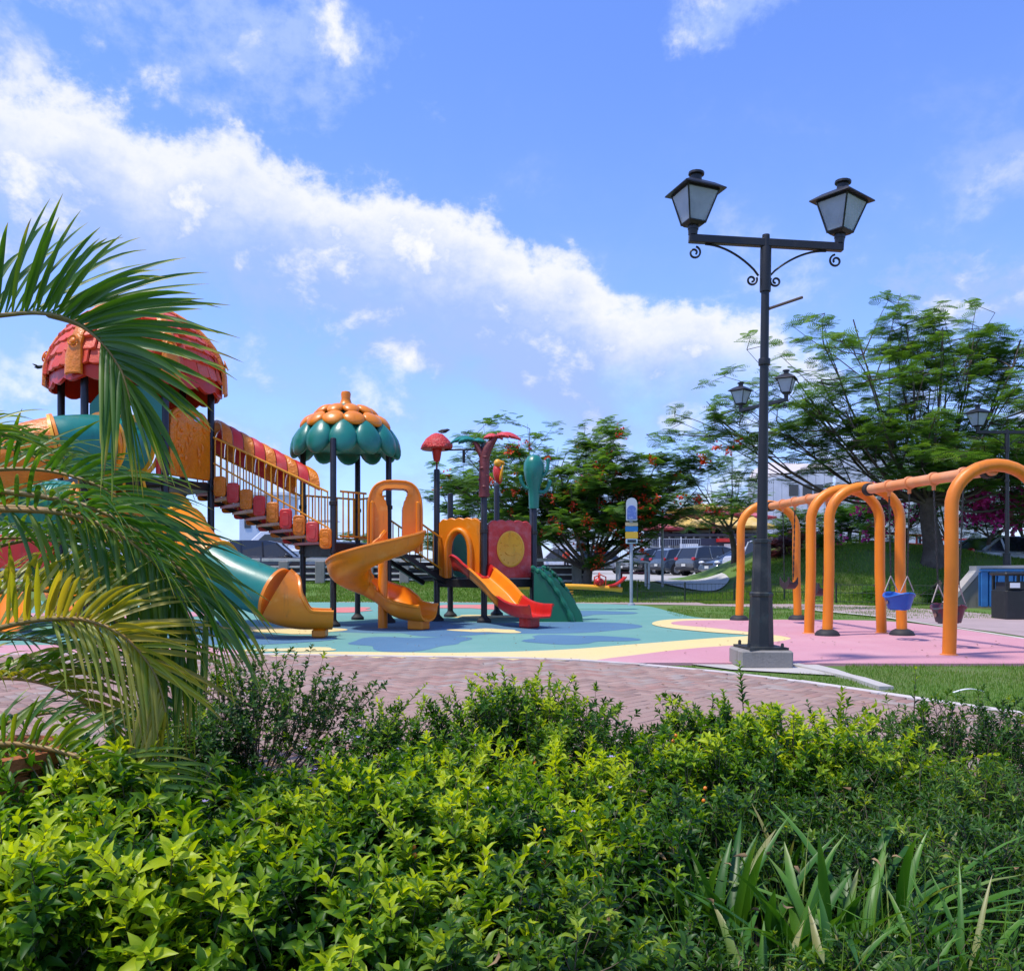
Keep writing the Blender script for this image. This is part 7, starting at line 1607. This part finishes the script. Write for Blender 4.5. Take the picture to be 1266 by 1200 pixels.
# taller airy sprays behind and left
b = Q(668, 727, 33); g0 = .2
tree('taller airy flame tree behind the play finials, with thin sprays above the palm finial', [(b[0], 33, .45), (b[0]-.05, 33, 1.4), (b[0]-.2, 33, 2.5)],
     [Q(u, v, 33+dy) for u, v, dy in ((590, 535, 0), (615, 560, 1), (655, 530, 0), (640, 600, -1), (560, 600, 0), (605, 620, 1), (700, 560, 0), (735, 532, 1), (575, 560, -1), (690, 600, 1))],
     6, 5, 3, .38, flowers=8, tr=.2, spread=.75, zs=.45, seed=9, group=None)
b = Q(572, 727, 36)
tree('dense bright-green tree behind the low tower posts', [(b[0], 36, .5), (b[0], 36, 1.3), (b[0]+.1, 36, 2.0)],
     [Q(u, v, 36+dy) for u, v, dy in ((545, 600, 0), (575, 590, 1), (600, 610, 0), (560, 640, -1), (590, 650, 0), (540, 660, 1), (620, 640, 0), (575, 670, -.5), (610, 670, 1), (640, 650, 1))],
     7, 5, 5, .42, m=FL_DARK, tr=.16, spread=.70, zs=.6, seed=5, name='dense_tree')
b = Q(455, 727, 40)
tree('small bushy tree seen through the rails of the flower tower', [(b[0], 40, .5), (b[0], 40, 1.0), (b[0], 40, 1.6)], [Q(u, v, 40) for u, v in ((440, 675), (455, 662), (470, 672), (480, 688))], 5, 4, 4, .38, m=FL_DARK, tr=.1, spread=.45, zs=.6, seed=6, name='small_tree')
# big tree on the mound (right)
tY = 27.0; b = Q(1152, 668, tY); g0 = float(gh(b[0], tY))
tree('large umbrella-shaped tree on the grass mound at the right with long reaching branches', [(b[0], tY, g0-.15), (b[0]+.05, tY, g0+.5), (b[0]-.1, tY, g0+1.4), (b[0]-.15, tY, g0+2.1)],
     [Q(u, v, tY+dy) for u, v, dy in ((885, 515, 0), (960, 520, .5), (985, 470, -1), (1010, 515, 1), (1020, 430, 0), (1045, 508, -1.5), (1055, 395, .5), (1075, 470, -2), (1090, 530, 1), (1110, 430, 1.5), (1120, 400, 0), (1140, 545, -2), (1150, 480, 2), (1165, 410, -1), (1185, 530, 0), (1200, 450, 1.5), (1205, 415, 0), (1235, 500, -1), (1250, 445, 1), (1275, 560, 0), (1290, 480, 1), (1320, 530, 0), (1350, 450, 1), (1262, 420, -.5), (905, 540, 1), (1190, 590, 0), (1245, 585, -1), (1230, 545, -2), (1300, 590, 1), (1015, 470, -.5), (1175, 440, 2.5))],
     8, 5, 6, .40, flowers=0, tr=.34, lr=.17, sag=.15, spread=1.25, zs=.34, seed=12, name='umbrella_tree', npin=7)
# second crown drooping left of the lamp
tY = 34; b = Q(905, 700, tY)
tree('airy tree with bare arching twigs between the flame tree and the lamp', [(b[0], tY, .5), (b[0]+.1, tY, 1.6), (b[0]-.1, tY, 2.6)],
     [Q(u, v, tY+dy) for u, v, dy in ((845, 560, 0), (870, 600, 1), (905, 560, -1), (890, 625, 0), (930, 615, 1), (840, 610, 1), (915, 590, 1), (860, 635, -1))],
     6, 5, 2, .36, tr=.15, spread=.75, zs=.45, seed=15, name='airy_tree')
# bougainvillea, round shrubs behind the mound
def bush_tree(label, u, v, Y, hw, h, name, m, nfl=0, seed=2, fl=.3, fcol=None, sp=.5):
    x = P(u, 0, Y)[0]; z0 = float(gh(x, Y)); zc = P(u, v, Y)[2]; rs = np.random.RandomState(seed)
    lim = [(x+rs.uniform(-hw, hw), Y+rs.uniform(-1, 1), zc+rs.uniform(-h, h)) for _ in range(9)]
    return tree(label, [(x, Y, z0-.1), (x, Y, z0+.3), (x+.05, Y, z0+.6)], lim, 6, 5, 4, fl, m=m, flowers=nfl, tr=.10, spread=sp, zs=.7, seed=seed, name=name, fcol=fcol, npin=6, cat='shrub' if name != 'small_tree' else 'tree')
bush_tree('bougainvillea with magenta blossom, left part behind the swing beam', 1120, 628, 30.5, 1.5, .8, 'bougainvillea', FL_DARK, 45, 21, .30, MAG)
bush_tree('bougainvillea with the brightest magenta blossom, beside the right-hand lamp', 1222, 622, 28.5, 1.5, .9, 'bougainvillea', FL_DARK, 130, 22, .30, MAG)
bush_tree('bougainvillea trailing at the right edge of the picture', 1285, 630, 28.5, 1.2, .9, 'bougainvillea', FL_DARK, 60, 23, .30, MAG)
bush_tree('bright-green round shrub behind the middle swing arches', 1050, 645, 32.5, 1.3, .6, 'round_shrub', FL_DARK, 0, 24, .32)
bush_tree('paler green shrub left of the round one, behind the lamp', 985, 655, 33.5, 1.2, .5, 'round_shrub', FL_LEAF, 0, 25, .32)
bush_tree('deep-green tree standing above the bougainvillea at the right edge', 1265, 560, 33, 1.8, .9, 'small_tree', FL_DARK, 0, 26, .4, None, .7)
bush_tree('deep-green tree above the blossom left of the right-hand lamp', 1170, 575, 33.5, 1.8, .7, 'small_tree', FL_DARK, 0, 27, .4, None, .6)
MAROONL = mat('maroon_leaf', (.06, .010, .016), .5, attr=[(.11, .018, .025)], trans=.2)
bush_tree('dark maroon-leaved shrub between the lamp and the farther swing leg', 969, 690, 29.5, .35, .6, 'maroon_shrub', MAROONL, 0, 28, .26, None, .22)
for i, (u, Y, hw) in enumerate(((1010, 29, .6), (1085, 24.6, .4), (1160, 24.4, .5), (880, 60, 2.5))):
    if i < 3: bush_tree(['low leafy tuft on the left of the mound', 'low plants at the foot of the mound behind the swing seat', 'low plants at the foot of the mound near the wall'][i], u, [668, 742, 744][i], Y, hw, .08, 'low_plant', FL_DARK, 0, 40+i, .16, None, .12)
